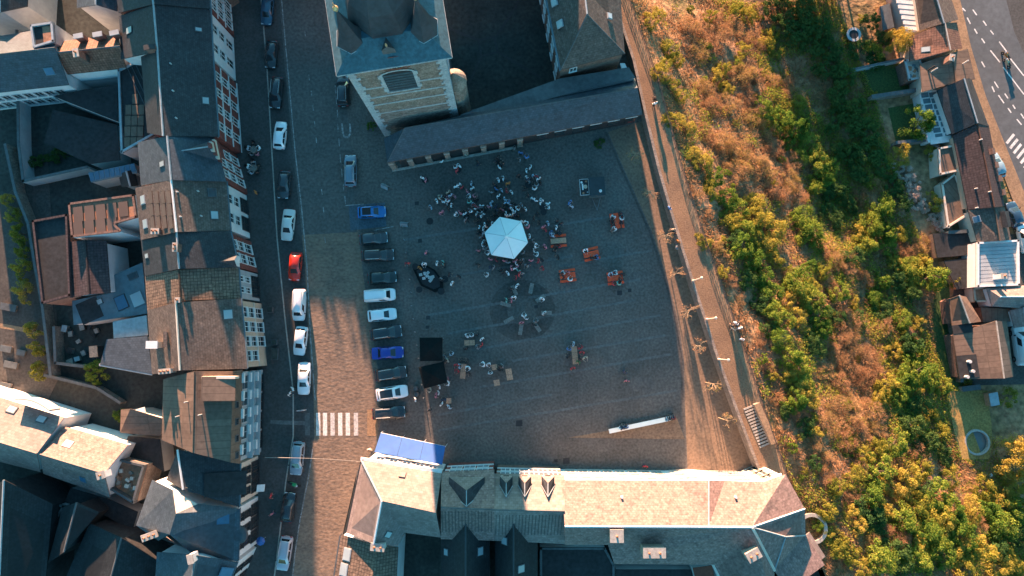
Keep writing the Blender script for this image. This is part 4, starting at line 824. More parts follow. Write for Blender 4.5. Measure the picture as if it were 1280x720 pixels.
# unseen houses added beyond the frame to shade courtyard, square and street
h = gable('shade_house', 'unseen tall slate house added to shade courtyard and square', (500, -230), (700, -230), (500, -140), (700, -140), (500, -185), (700, -185), 12, 12, 15.5, 'slate_dark', 'stucco_grey', gut=False)
h = gable('shade_house', 'unseen slate house added to shade the upper street', (205, -150), (420, -150), (210, -62), (424, -66), (208, -106), (422, -108), 7.2, 7.2, 8.8, 'slate_dark', 'stucco_grey', gut=False)
h = gable('blocker', 'unseen chapel roof north of the belfry', (345, -190), (352, -92), (412, -190), (419, -92), (378, -190), (385, -92), 11.0, 11.0, 13.4, 'slate_dark', 'stucco_grey', gut=False, cat='blocker')  # unseen block added so its shade falls along the parking row
# ---------------- belfry
zT = 25.5
FL, FR = W(429, 84, zT), W(554, 64, zT); u = (FR - FL).normalized(); wdt = (FR - FL).length; nin = Vector((-u.y, u.x, 0)); BL, BR = FL + nin * wdt, FR + nin * wdt
cc = (FL + FR + BL + BR) / 4
t = thing('belfry', 'square brick belfry with pale quoins, louvred arch and slate turrets', 'tower', (cc.x, cc.y, 0)); tower = t
m_ = MB(); lowz = 9.5
for a, b in ((FL, FR), (FR, BR), (BR, BL), (BL, FL)):
    l = (b - a).length
    m_.poly([(a.x, a.y, lowz), (b.x, b.y, lowz), (b.x, b.y, zT), (a.x, a.y, zT)], 0, [(0, 0), (l, 0), (l, zT - lowz), (0, zT - lowz)])
    m_.poly([(a.x, a.y, -.2), (b.x, b.y, -.2), (b.x, b.y, lowz), (a.x, a.y, lowz)], 1)
m_.build('wall', ['tower_brick', 'tower_rubble'], t)
out = -nin
for z in (9.4, 12.6, 15.2, 18.2):
    MB().obox(Vector((FL.x, FL.y, z)) + out * -.02, u * wdt, out * .07, (0, 0, .32)).build('stone_band', 'tower_stone', t)
    MB().obox(Vector((FR.x, FR.y, z)) - u * .02, u * .09, nin * wdt, (0, 0, .32)).build('stone_band', 'tower_stone', t)
    MB().obox(Vector((FL.x, FL.y, z)) + u * .02, u * -.09, nin * wdt, (0, 0, .32)).build('stone_band', 'tower_stone', t)
qm = [MB().obox((0, 0, 0), (l, 0, 0), (0, .11, 0), (0, 0, .46)).mesh('quoin', 'tower_stone') for l in (.75, 1.15, .9)]
nq = int((zT - .6) / .52); rzu = math.atan2(out.y, out.x) - math.pi / 2
for i in range(nq):
    z = .2 + i * .52
    p = Vector((FL.x, FL.y, z)) - u * .06; o = inst('quoin', random.choice(qm), t, p + u * 0, (0, 0, math.atan2(u.y, u.x))); o.scale = (1, -1, 1)
    l = random.choice([.75, 1.15, .9]); MBq = Vector((FR.x, FR.y, z)) + u * .06
    o = inst('quoin', qm[(i * 7) % 3], t, MBq, (0, 0, math.atan2(-u.y, -u.x)))
# louvred window
pl = Vector((FL.x, FL.y, 0))
def tz(px, py):
    p = on_plane(px, py, pl, out); return (p - pl).dot(u), p.z
(u0, z0), (u1, z1) = tz(487, 113), tz(522, 108)
zb = (z0 + z1) / 2; (_, zt1) = tz(500, 87); cxu = (u0 + u1) / 2; hw = (u1 - u0) / 2 * 1.02; spring = zt1 - hw * .45
def fp(uu, z, d=0): return Vector((pl.x, pl.y, z)) + u * uu + out * d
arc = [(cxu + hw * math.cos(a), spring + hw * .45 * math.sin(a)) for a in [math.pi * i / 12 for i in range(13)]]
mo = MB(); mo.poly([fp(cxu - hw, zb, .03), fp(cxu + hw, zb, .03)] + [fp(a, z, .03) for a, z in arc]); lv = mo.build('louvre_opening', 'trim_dark', t)
mo = MB()
for i in range(7):
    z = zb + (zt1 - zb) * (i + .3) / 7.6
    ww = hw if z < spring else hw * math.sqrt(max(.05, 1 - ((z - spring) / (hw * .45)) ** 2))
    MB().obox(fp(cxu - ww, z, .04), u * 2 * ww, out * .15 + Vector((0, 0, -.1)), Vector((0, 0, .06)) + out * .02).build('louvre_slat', 'lead_grey', lv)
for (a, z), (a2, z2) in zip(arc, arc[1:]):
    k1, k2 = Vector((a - cxu, (z - spring) * 2.2)).normalized(), Vector((a2 - cxu, (z2 - spring) * 2.2)).normalized()
    MB().poly([fp(a, z, .14), fp(a + k1.x * .32, z + k1.y * .32, .14), fp(a2 + k2.x * .32, z2 + k2.y * .32, .14), fp(a2, z2, .14)]).build('arch_stone', 'tower_stone', t)
for s_ in (-1, 1):
    for k in range(5):
        z = zb + (spring - zb) * k / 5; ww = .38 if k % 2 else .55
        MB().obox(fp(cxu + s_ * hw, z, -.02), u * s_ * ww, out * .14, (0, 0, (spring - zb) / 5 - .04)).build('jamb_stone', 'tower_stone', t)
MB().obox(fp(cxu - hw - .3, zb - .25, -.02), u * (2 * hw + .6), out * .25, (0, 0, .25)).build('sill', 'tower_stone', t)
# clock on the front under the eaves, iron wall anchors
cu, czz = tz(494, 79); ccl = fp(cu, czz, .1); q = out.to_track_quat('Z', 'Y')
def disc(r0, r1, d, nm, mat, par):
    m = MB(); N = 24
    P_ = lambda r, i: fp(cu + r * math.cos(i * 2 * math.pi / N), czz + r * math.sin(i * 2 * math.pi / N), d)
    for i in range(N): m.poly([P_(r0, i), P_(r1, i), P_(r1, i + 1), P_(r0, i + 1)])
    return m.build(nm, mat, par)
clk = disc(0.001, 1.25, .08, 'clock_face', 'trim_dark', t); disc(1.25, 1.55, .12, 'clock_ring', 'rust_red', clk); disc(1.8, 1.95, .10, 'clock_ring', 'rust_red', clk)
for i in range(12):
    a = i * math.pi / 6; MB().obox(fp(cu + math.cos(a) * .95, czz + math.sin(a) * .95, .1) - u * .04, u * .08 + Vector((0, 0, .01)), (Vector((0, 0, math.sin(a))) + u * math.cos(a)) * .22, out * .03).build('hour_mark', 'gold', clk)
for a, l in ((2.2, .9), (.6, .65)): MB().obox(fp(cu, czz, .13), (Vector((0, 0, math.sin(a))) + u * math.cos(a)) * l, (Vector((0, 0, math.cos(a))) - u * math.sin(a)) * .09, out * .03).build('clock_hand', 'gold', clk)
for x, y in [(456, 85), (530, 71)]:
    uu, z = tz(x, y); MB().obox(fp(uu, z - .7, .02), u * .12, out * .06, (0, 0, 1.4)).build('wall_anchor', 'trim_dark', t)
# eaves roof, turrets and central spire
ov = .85; e = [FL - u * ov + out * ov, FR + u * ov + out * ov, BR + u * ov + nin * ov, BL - u * ov + nin * ov]
zE = zT + .1; top_ = [p.lerp(cc, .42) for p in e]; m_ = MB()
for p in e: p.z = zE
for p in top_: p.z = zE + 2.1
for i in range(4): m_.slope([e[i], e[(i + 1) % 4], top_[(i + 1) % 4], top_[i]], .16)
m_.poly([p for p in top_]); er = m_.build('eaves_roof', 'verdigris', t)
for i in range(4):
    a, b = e[i], e[(i + 1) % 4]; d_ = (b - a); n2 = Vector((d_.y, -d_.x, 0)).normalized()
    MB().obox(a + Vector((0, 0, -.3)) - n2 * .2, d_, n2 * .25, (0, 0, .22)).build('cornice', 'tower_stone', er)
c2 = Vector((cc.x, cc.y, 0)); rot8 = math.atan2(u.y, u.x) + math.pi / 8
sp = MB().lathe((cc.x, cc.y), [(4.3, zE + .9), (4.1, zE + 2.6), (3.4, zE + 5.2), (2.3, zE + 7.2), (1.5, zE + 8.0), (1.5, zE + 10.0), (1.9, zE + 10.1), (1.0, zE + 12), (0, zE + 16)], 8, 0, rot8, rot8 + 2 * math.pi).build('spire', 'slate_blue', t)
sk = MB()
for i in range(8):
    a = rot8 + i * math.pi / 4; MB().tube((cc.x + math.cos(a) * 4.36, cc.y + math.sin(a) * 4.36, zE + .95), (cc.x + math.cos(a + math.pi / 4) * 4.36, cc.y + math.sin(a + math.pi / 4) * 4.36, zE + .95), .07, n=5).build('flashing', 'zinc', sp)
def turret(px, py):
    b = W(px, py, zE + .9); m_ = MB(); bz = zE + .25
    o = MB().lathe((b.x, b.y), [(1.62, bz), (1.58, bz + 1.0), (1.5, bz + 1.05), (1.72, bz + 1.1), (.95, bz + 3.2), (.32, bz + 6.2), (.1, bz + 7.2), (0, bz + 7.3)], 6, 0, rot8, rot8 + 2 * math.pi).build('turret', 'slate_blue', t)
    MB().lathe((b.x, b.y), [(.06, bz + 7.1), (.16, bz + 7.4), (.3, bz + 7.7), (.3, bz + 7.9), (.1, bz + 8.2), (.05, bz + 8.9), (0, bz + 9)], 8).build('finial', 'gold', o)
    for i in range(6):
        a = rot8 + i * math.pi / 3; MB().tube((b.x + math.cos(a) * 1.74, b.y + math.sin(a) * 1.74, bz + 1.08), (b.x + math.cos(a + math.pi / 3) * 1.74, b.y + math.sin(a + math.pi / 3) * 1.74, bz + 1.08), .05, n=5).build('flashing', 'zinc', o)
    return b
t1 = turret(440, 50); t2 = turret(530, 37)
for p in (t1, t2):
    pass
for bx in (t1 + nin * 7.6, t2 + nin * 7.6):
    bz = zE + .25
    o = MB().lathe((bx.x, bx.y), [(1.62, bz), (1.58, bz + 1.0), (1.72, bz + 1.1), (.95, bz + 3.2), (.32, bz + 6.2), (0, bz + 7.3)], 6, 0, rot8, rot8 + 2 * math.pi).build('turret', 'slate_blue', t)
    MB().lathe((bx.x, bx.y), [(.06, bz + 7.1), (.3, bz + 7.7), (.1, bz + 8.2), (0, bz + 9)], 8).build('finial', 'gold', o)
ld = W(485, 62, zE + 2.4); o = MB().slope([ld + u * -.7, ld + nin * 1.2 + Vector((0, 0, .4)), ld + Vector((0, 0, .8))], .05).slope([ld + u * .7, ld + nin * 1.2 + Vector((0, 0, .4)), ld + Vector((0, 0, .8))], .05).build('dormer', 'slate_dark', t)
MB().poly([ld - u * .7, ld + u * .7, ld + Vector((0, 0, .8))]).poly([ld - u * .7 - Vector((0, 0, 1)), ld + u * .7 - Vector((0, 0, 1)), ld + u * .7, ld - u * .7]).build('dormer_front', 'lead_grey', o)
MB().lathe((ld.x, ld.y), [(.05, ld.z + .7), (.14, ld.z + 1.1), (.05, ld.z + 1.5), (0, ld.z + 1.6)], 6).build('finial', 'gold', o)
# round stair turret on the east side
s0 = FR + nin * 2.2 + u * .4; o = MB().lathe((s0.x, s0.y), [(1.5, -.2), (1.5, 11), (1.62, 11.1), (1.55, 11.3), (0.9, 12.6), (0, 13.6)], 16).build('stair_turret', 'wall_stone', t)
# small bush at the foot
# ---------------- houses along the lower street (their ground is 12 m below the square)
B0 = ZLOW
def gl(label, L0, L1, R0, R1, T0, T1, ze, zt, roofm, wallm, **k): return gable('street_house', label, L0, L1, R0, R1, T0, T1, B0 + .62 * ze, B0 + .62 * ze, B0 + .62 * ze + (zt - ze), roofm, wallm, base=B0, **k)
h = gl('brown roofed house with striped white lean-to at the top of the lower street', (1139, -40), (1150, 38), (1176, -40), (1198, 24), (1160, -40), (1180, 29), 5.6, 8.0, 'slate_brown', 'stucco_cream', gut=False)
h = flat('striped_lean_to', 'white lean-to roof striped by dark seams behind brown house', [(1116, -12), (1139, -12), (1150, 38), (1133, 42)], B0 + 2.40, 'stucco_grey', 'stucco_grey', base=B0, cat='extension')
for i in range(7): h.on_roof('roof_sheet', 0, 1129 + i * 2.1, -4 + i * 6.6, 2.6, .58, .06, 'trim_white', turn=-.1)
h = gl('dark brown tiled house with light ridge beside golden tree', (1137, 46), (1137, 77), (1196, 28), (1203, 60), (1181, 29), (1188, 63), 5.4, 7.6, 'tile_red', 'stucco_cream', gut=False, ridge='pale_stone'); h.skylight(0, 1157, 62, .9, 1.3)
h = gl('flat brown roofed house with shadowed fold beside mottled terrace', (1150, 80), (1153, 115), (1210, 61), (1219, 99), (1190, 66), (1195, 103), 6.0, 6.8, 'felt_brown', 'stucco_cream', gut=False, ridge='felt_brown')
h.vent(0, 1164, 90, 1.6, .09); h.vent(0, 1160, 88, 1.9, .12, 'trim_dark'); h.vent(1, 1203, 80, 1.4, .09); h.chimney(1190, 72, B0 + 6.4, .6, .9, 1.9, -.2, 'brick_dull', 1)
h = flat('mottled_terrace', 'mottled grey white roof terrace behind the flat brown house', [(1130, 75), (1150, 73), (1156, 97), (1136, 101)], B0 + 2.64, 'pale_stone', 'brick_dull', base=B0, cat='terrace', parapet=.15, pm='stucco_grey')
for i in range(9): h.on_roof('stain_patch', 0, U(1135, 1151), U(78, 96), U(.4, .9), U(.3, .8), .01 + .003 * i, random.choice(['zinc_blue', 'lead_grey', 'terracotta']), turn=U(0, 3))
h = gl('black roofed house beside the long glass conservatory', (1171, 113), (1190, 168), (1214, 98), (1236, 158), (1205, 98), (1222, 154), 5.8, 8.2, 'slate_dark', 'stucco_white', gut=False)
h = flat('conservatory', 'long pale blue glass conservatory with paired panes', [(1149, 115), (1171, 112), (1190, 176), (1160, 178)], B0 + 2.04, 'trim_white', 'stucco_white', base=B0, cat='conservatory')
for i in range(8):
    for j in range(2): h.on_roof('pane', 0, 1156 + i * 2.5 + j * (10 + .4 * i), 119 + i * 7.3 - j * .6, 1.12, .74, .05, 'zinc_blue')
h.on_roof('white_roof_edge', 0, 1176, 175, 3.3, 1.0, .12, 'trim_white')
h = gl('long dark tiled house with worn brown roof and sunlit eastern strip', (1191, 169), (1210, 262), (1236, 156), (1256, 258), (1222, 155), (1243, 259), 5.6, 8.0, 'tile_purple', 'stucco_peach', gut=False, ridge='tile_red')
for x, y in [(1219, 236), (1236, 240), (1220, 260), (1225, 175)]: h.vent(0, x, y, .5, .1)
for i in range(4): h.on_roof('roof_window', 1, 1238 + i * 4.4, 190 + i * 17, .9, .9, .5, 'brick_dull')
flat('house_annex', 'small brown flat annex below the conservatory', [(1172, 185), (1193, 181), (1202, 213), (1174, 219)], B0 + 2.52, 'felt_brown', 'stucco_cream', base=B0, cat='extension', parapet=.15, pm='stucco_cream')
h = flat('house_annex', 'low tan annex with shaded roof below the brown annex', [(1176, 230), (1194, 216), (1211, 268), (1184, 285)], B0 + 1.92, 'felt_brown', 'stucco_cream', base=B0, cat='extension', parapet=.2, pm='stucco_cream')
h = gl('beige roofed house with single blue skylight beside long dark roof', (1210, 263), (1222, 303), (1256, 259), (1264, 300), (1243, 259), (1250, 301), 5.6, 7.4, 'slate_brown', 'stucco_cream', gut=False, ridge='felt_brown'); h.skylight(0, 1221, 274, 1.0, 1.0, 'glass_blue', 'zinc')
h.on_roof('dormer', 1, 1253, 275, 2.4, 1.0, .8, 'slate_dark')
h = flat('white_metal_roof_house', 'square house under white standing seam metal roof', [(1220, 303), (1272, 300), (1273, 357), (1220, 359)], B0 + 3.60, 'zinc', 'stucco_white', base=B0, cat='house', parapet=.35, pm='trim_white')
for i in range(11): h.on_roof('metal_sheet', 0, 1247, 306 + i * 4.8, 6.0, .5, .07, 'stucco_grey')
h.chimney(1255, 345, B0 + 5.6, .7, .7, 2.2, 0, 'stucco_white', 1)
h = flat('terracotta_terrace', 'orange terracotta terrace beside the white metal roof', [(1216, 360), (1233, 358), (1236, 377), (1218, 378)], B0 + 2.16, 'terracotta', 'stucco_cream', base=B0, cat='terrace', parapet=.12, pm='stucco_peach')
P = {k: (x, y, B0 + z * .65) for k, (x, y, z) in dict(A=(1233, 360, 5.4), B=(1290, 356, 5.4), c=(1292, 386, 5.4), D=(1240, 383, 5.4), T0=(1250, 371, 7.2), T1=(1290, 371, 7.2)).items()}
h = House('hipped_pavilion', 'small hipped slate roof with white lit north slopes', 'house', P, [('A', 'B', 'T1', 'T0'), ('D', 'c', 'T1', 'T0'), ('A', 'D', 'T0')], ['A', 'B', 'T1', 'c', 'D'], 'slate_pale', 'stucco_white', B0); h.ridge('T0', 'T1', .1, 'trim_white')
h = flat('garage_roof', 'brown flat garage roof beside the lane of vans', [(1226, 384), (1262, 386), (1266, 402), (1229, 403)], B0 + 1.92, 'felt_brown', 'brick_dull', base=B0, cat='garage')
h = gl('small pale roof at the right edge below the pavilion', (1262, 388), (1268, 410), (1300, 384), (1300, 404), (1280, 384), (1282, 408), 4.4, 5.6, 'slate_pale', 'stucco_white', gut=False)
h = gl('brown gabled barn with pale ridge above the lawn', (1186, 374), (1190, 407), (1208, 371), (1227, 402), (1199, 369), (1212, 404), 4.6, 6.2, 'felt_brown', 'brick_dull', gut=False, ridge='pale_stone')
h = gl('broad brown roof with notched courtyard above the dry lawn', (1191, 418), (1200, 474), (1259, 402), (1267, 471), (1245, 401), (1255, 473), 5.0, 6.8, 'felt_brown', 'brick_dull', gut=False, ridge='pale_stone')
h.on_roof('roof_notch', 0, 1210, 458, 3.4, 2.6, .03, 'felt_black'); h.on_roof('roof_notch', 0, 1203, 411, 1.3, 2.6, .035, 'felt_black')
for x, y in [(1210, 452), (1214, 464), (1207, 471)]: h.vent(0, x, y, .6, .25)
yard_wall('thin garden wall curving along lawn and brown roofs', [(1185, 376), (1191, 400), (1196, 430), (1201, 478)], 1.6, 'wall_stone', B0, .35)
yard_wall('short stone wall at the top of the dry lawn', [(1203, 489), (1226, 486)], 1.3, 'pale_stone', B0, .6)
yard_wall('pale garden wall above the dark grass plot', [(1065, 88), (1130, 74)], 1.6, 'stucco_grey', B0, .25)
yard_wall('rough earth wall below the dark grass plot', [(1090, 123), (1150, 114)], 1.6, 'wall_stone', B0, .5)
yard_wall('stone wall closing the plot by the blossoming hedge', [(1120, 180), (1160, 176), (1172, 185)], 1.6, 'wall_stone', B0, .4)
yard_wall('brick garden wall under the tan annex', [(1186, 292), (1220, 290)], 1.8, 'stucco_peach', B0, .4)
flat('garden_shed', 'grey roofed garden shed beside the golden tree', [(1236, 492), (1247, 490), (1250, 506), (1239, 508)], B0 + 1.44, 'zinc', 'wood', base=B0, cat='shed')
flat('garden_shed', 'dark garden shed near the round paddling ring', [(1100, 8), (1112, 4), (1118, 34), (1104, 38)], B0 + 1.38, 'lead_grey', 'wood', base=B0, cat='shed')
flat('garden_shed', 'black roofed shed row behind the tan annex', [(1166, 292), (1220, 290), (1219, 318), (1172, 322)], B0 + 1.56, 'felt_black', 'wood', base=B0, cat='shed')
flat('garden_shed', 'black store below the white metal roof', [(1180, 326), (1216, 322), (1215, 358), (1196, 362)], B0 + 1.44, 'felt_black', 'wood', base=B0, cat='shed')
def pool(label, px, py, r, z):
    p = W(px, py, z); t = thing('round_pool', label, 'pool', (p.x, p.y, z))
    MB().lathe((p.x, p.y), [(r, z - 1.0), (r, z + .9), (r - .3, z + .9), (r - .3, z + .2)], 28).build('pool_wall', 'pale_stone', t)
    MB().lathe((p.x, p.y), [(r - .29, z + .45), (0, z + .451)], 28).build('pool_water', 'water', t); return t
pool('round white rimmed pool at the foot of the dry lawn', 1217, 552, 1.95, B0)
g = WT(1064, 46); t = thing('trampoline', 'small round trampoline with pale rim on the hillside terrace', 'trampoline', g)
MB().lathe((g.x, g.y), [(.75, g.z + .8), (1.15, g.z + .8), (1.15, g.z + .92), (.75, g.z + .92), (.75, g.z + .8)], 20).build('rim', 'stucco_grey', t); MB().lathe((g.x, g.y), [(.78, g.z + .84), (0, g.z + .841)], 20).build('jumping_mat', 'black_plastic', t)
for i in range(6): a = i * math.pi / 3; MB().tube((g.x + math.cos(a), g.y + math.sin(a), g.z - 1.2), (g.x + math.cos(a), g.y + math.sin(a), g.z + .85), .05).build('leg', 'metal_grey', t)
for i, (x, y) in enumerate([(1216, 577), (1219, 583), (1222, 590), (1226, 594), (1230, 597), (1236, 594)]):
    p = W(x, y, B0); m_ = MB(); m_.lathe((0, 0), [(.35, -.1), (.45, .2), (.3, .45), (0, .5)], 7)
    for v in m_.v: v.x *= U(.8, 1.4); v.y *= U(.8, 1.3)
    o = m_.build('garden_rock', 'stucco_white', None, loc=(0, 0, 0)); o.location = (p.x, p.y, B0); tag(o, 'white garden rock in the row below the round pool', 'rock', 'white rocks by the pool')
# ================================================================ VEHICLES
def loft(m, rings, mi=0, cap=True):
    k = len(rings[0])
    for a, b in zip(rings, rings[1:]):
        for i in range(k): m.poly([a[i], a[(i + 1) % k], b[(i + 1) % k], b[i]], mi)
    if cap: m.poly(rings[0][::-1], mi); m.poly(rings[-1], mi)
def make_car(kind):
    """front towards +x, origin on the ground in the middle"""
    L_, Wd, H, hood, boot = dict(hatch=(4.1, 1.78, 1.48, 1.05, .12), sedan=(4.55, 1.8, 1.43, 1.15, .75), estate=(4.65, 1.82, 1.5, 1.1, .1), suv=(4.5, 1.86, 1.66, 1.05, .12), mini=(3.7, 1.66, 1.5, .8, .08), van=(4.5, 1.85, 1.85, .75, .05))[kind]
    xb, xf = -L_ / 2, L_ / 2; belt = .92 if kind not in ('suv', 'van') else 1.05
    m = MB(); rings = []
    st = [(xb, .74, belt - .22), (xb + .1, .88, belt - .05), (xb + .35, .96, belt), (-.9, 1, belt + .01), (.3, 1, belt), (xf - hood, .985, belt - .03), (xf - .6, .95, belt - .12), (xf - .22, .87, belt - .2), (xf - .05, .74, belt - .3), (xf, .62, belt - .36)]
    for x, wf, zt in st:
        w_ = Wd / 2 * wf; zb = .24 if abs(x) < L_ / 2 - .15 else .36
        rings.append([Vector((x, -w_ * .93, zb)), Vector((x, -w_, zb + .16)), Vector((x, -w_, zt - .18)), Vector((x, -w_ * .95, zt - .05)), Vector((x, -w_ * .8, zt)), Vector((x, 0, zt + .035)), Vector((x, w_ * .8, zt)), Vector((x, w_ * .95, zt - .05)), Vector((x, w_, zt - .18)), Vector((x, w_, zb + .16)), Vector((x, w_ * .93, zb))])
    loft(m, rings)
    # cabin
    c0, c1 = xb + boot + .12, xf - hood + .12          # base of rear window, base of windscreen
    sl = .42 if kind in ('hatch', 'mini') else .3 if kind in ('suv', 'estate') else .12 if kind == 'van' else .6
    r0, r1 = c0 + sl, c1 - (.85 if kind != 'van' else .6)
    wb, wr = Wd / 2 * .93, Wd / 2 * .74
    def ring(f):
        z = belt - .03 + (H - belt + .03) * f; a, b, ww = c0 + (r0 - c0) * f, c1 + (r1 - c1) * f, wb + (wr - wb) * f; k = .16
        return [Vector((a, -ww + k, z)), Vector((a + k, -ww, z)), Vector((b - k * 2, -ww, z)), Vector((b, -ww + k * 1.6, z)), Vector((b, ww - k * 1.6, z)), Vector((b - k * 2, ww, z)), Vector((a + k, ww, z)), Vector((a, ww - k, z))]
    ra, rb = ring(0), ring(.9); rc = [Vector((p.x * .965 + .035 * (r0 + r1) / 2, p.y * .94, H)) for p in ring(1)]
    k = 8
    for i in range(k): m.poly([ra[i], ra[(i + 1) % k], rb[(i + 1) % k], rb[i]]); m.poly([rb[i], rb[(i + 1) % k], rc[(i + 1) % k], rc[i]])
    cen = Vector(((r0 + r1) / 2, 0, H + .03))
    for i in range(k): m.poly([rc[i], rc[(i + 1) % k], cen])
    root = bpy.data.objects.new('parked_car', None); C.objects.link(root); OFF[root.name] = Vector()
    body = m.build('body', 'car_paint', root, smooth=True)
    me = body.data; me.polygons.foreach_set('use_smooth', [True] * len(me.polygons))
    try: me.set_sharp_from_angle(angle=math.radians(38))
    except Exception: pass
    def quad(pts, nm, f=.985, mat='car_glass'):
        pts = [Vector(p) for p in pts]; c = sum(pts, Vector()) / len(pts); n = newell(pts)
        if n.dot(c - Vector((0, 0, .7))) < 0: pts = pts[::-1]; n = -n
        q = [c + (p - c) * f + n * .018 for p in pts]; b = [c + (p - c) * f - n * .01 for p in pts]; mm = MB(); mm.poly(q)
        for i in range(len(q)): mm.poly([q[i], b[i], b[(i + 1) % len(q)], q[(i + 1) % len(q)]])
        return mm.build(nm, mat, root)
    A = lambda f, i: ra[i].lerp(rb[i], f)
    quad([A(.1, 3), A(.1, 4), A(.97, 4), A(.97, 3)], 'windscreen', .95); quad([A(.22, 7), A(.22, 0), A(.95, 0), A(.95, 7)], 'rear_window', .92)
    for i, j in ((1, 2), (6, 5)):
        mid = lambda f, t: A(f, i).lerp(A(f, j), t)
        if kind == 'van': quad([mid(.15, .66), mid(.15, .97), mid(.93, .97), mid(.93, .66)], 'side_window', .94)
        else:
            quad([mid(.12, .03), mid(.12, .47), mid(.93, .47), mid(.93, .06)], 'side_window', .94); quad([mid(.12, .51), mid(.12, .98), mid(.93, .96), mid(.93, .51)], 'side_window', .94)
    for sx in (xf - .78, xb + .78):
        for sy in (-1, 1):
            w_ = MB().tube((sx, sy * (Wd / 2 - .2), .31), (sx, sy * (Wd / 2 + .01), .31), .31, n=14).build('wheel', 'rubber', root)
            MB().tube((sx, sy * (Wd / 2 - .05), .31), (sx, sy * (Wd / 2 + .02), .31), .19, n=10).build('rim', 'chrome', w_)
    for sy in (-1, 1):
        MB().obox((xf - .34, sy * Wd / 2 * .62 - .17, belt - .37), (.26, 0, 0), (0, .34, 0), (0, 0, .15)).build('headlight', 'lamp_clear', root)
        MB().obox((xb - .015, sy * Wd / 2 * .62 - .14, belt - .34), (.16, 0, 0), (0, .28, 0), (0, 0, .2)).build('tail_light', 'lamp_red', root)
        MB().obox((c1 - .45, sy * (Wd / 2 - .02), belt - .02), (.14, 0, 0), (0, sy * .2, 0), (0, 0, .13)).build('mirror', 'car_trim', root)
        if kind in ('estate', 'suv', 'van'): MB().tube((r0 + .15, sy * wr * .86, H + .06), (r1 - .2, sy * wr * .86, H + .06), .03, n=6).build('roof_rail', 'metal_pale', root)
    MB().obox((xb + .0, -.26, belt - .5), (-.012, 0, 0), (0, .52, 0), (0, 0, .11)).build('number_plate', 'trim_white', root); MB().obox((xf - .02, -Wd * .3, .34), (.06, 0, 0), (0, Wd * .6, 0), (0, 0, .16)).build('bumper_grille', 'car_trim', root)
    return root, (r0, r1, wr, H)
PROTO = {k: make_car(k) for k in ('hatch', 'sedan', 'estate', 'suv', 'mini', 'van')}
used_proto = set()
def car(kind, label, px, py, ang, col, z=0.0, roof=None, group='cars parked around the square', cat='car'):
    """ang: heading of the bonnet in the picture, degrees, 0 = right, 90 = up"""
    root, (r0, r1, wr, H) = PROTO[kind]; p = W(px, py, z + .7); p.z = z
    ch = list(root.children); c = copy_root(root)
    c.location = p; c.rotation_euler = (0, 0, math.radians(ang)); tag(c, label, cat, group); OFF[c.name] = Vector()
    for k in c.children:
        if k.name.startswith('body'): k.color = (*col, 1)
    if roof: MB().obox((r0 + .2, -wr * .78, H + .015), (r1 - r0 - .45, 0, 0), (0, wr * 1.56, 0), (0, 0, .03)).build('roof_panel', roof, c)
    return c
def copy_root(root):
    c = root.copy(); C.objects.link(c)
    for ch in root.children:
        k = ch.copy(); C.objects.link(k); k.parent = c
        for g in ch.children: q = g.copy(); C.objects.link(q); q.parent = k
    return c
WHITE, SILV, BLK, GREY, DK = (.78, .79, .8), (.45, .47, .49), (.02, .024, .028), (.09, .1, .11), (.04, .047, .052)
zk = .008
for a in [('hatch', 'dark blue car at the top of the left parking lane', 334, 14, 266, (.03, .08, .13)), ('hatch', 'black hatchback parked below the dark blue car', 339, 68, 266, BLK), ('estate', 'long black estate car parked above the white hatchback', 345, 116, 266, BLK),
          ('hatch', 'white hatchback parked opposite the painted U mark', 350, 169, 86, WHITE), ('hatch', 'dark grey car parked between white hatchback and white saloon', 355, 231, 266, DK), ('sedan', 'white saloon parked next to the red car', 360, 281, 265, (.62, .6, .56)),
          ('hatch', 'bright red hatchback parked in the left lane', 369, 333, 266, (.55, .03, .012)), ('van', 'white small van parked behind the red car', 374, 381, 269, WHITE), ('hatch', 'white hatchback parked between small van and white saloon', 375.5, 426, 264, WHITE), ('sedan', 'white saloon parked near the zebra crossing', 380, 473, 269, WHITE),
          ('estate', 'silver blue estate car below the zebra crossing', 371.5, 573, 265, (.22, .28, .33)), ('hatch', 'black hatchback parked below the green motorcycle', 360, 634, 83, BLK), ('estate', 'silver grey estate parked at the street bend', 355.5, 692, 262, (.35, .37, .42)),
          ('suv', 'black car with pale windscreen parked beside the belfry', 429, 114, 92, BLK), ('estate', 'blue grey estate car parked beside the arcade corner', 438, 213, 91, (.13, .19, .24))]:
    car(*a, z=zk)
for a in [('hatch', 'blue hatchback with black roof in the blue painted bay', 464.5, 265, 3, (.012, .13, .36), 0, 'black_plastic'), ('hatch', 'black hatchback parked next to the blue painted bay', 467, 298, 6, DK), ('estate', 'long dark brown estate with shiny roof rails', 472.5, 319, 3, (.03, .026, .024)), ('hatch', 'dark green black hatchback above the white van', 478, 347, 4, (.012, .022, .02)),
          ('van', 'white panel van parked nose to the square', 474.5, 369, 4, WHITE), ('hatch', 'white hatchback parked below the white panel van', 477.5, 393.5, 6, WHITE), ('suv', 'black estate with chrome roof rails above the blue saloon', 483, 416, 8, BLK), ('sedan', 'bright blue saloon in the parking row', 484.5, 441, 3, (.012, .035, .28)),
          ('suv', 'dark brown car with chrome rails below the blue saloon', 489, 467, 9, (.035, .03, .028)), ('suv', 'white car with black glass roof in the parking row', 490, 491, 9, WHITE, 0, 'car_glass'), ('estate', 'black car with blue windscreen at the end of the parking row', 486, 516, 4, BLK)]:
    car(*a[:6], z=.004, roof=a[7] if len(a) > 7 else None)
car('van', 'white van parked on the lower street by the white metal roof', 1281, 298, 100, WHITE, B0 + .14, group='vehicles on the lower street', cat='van')
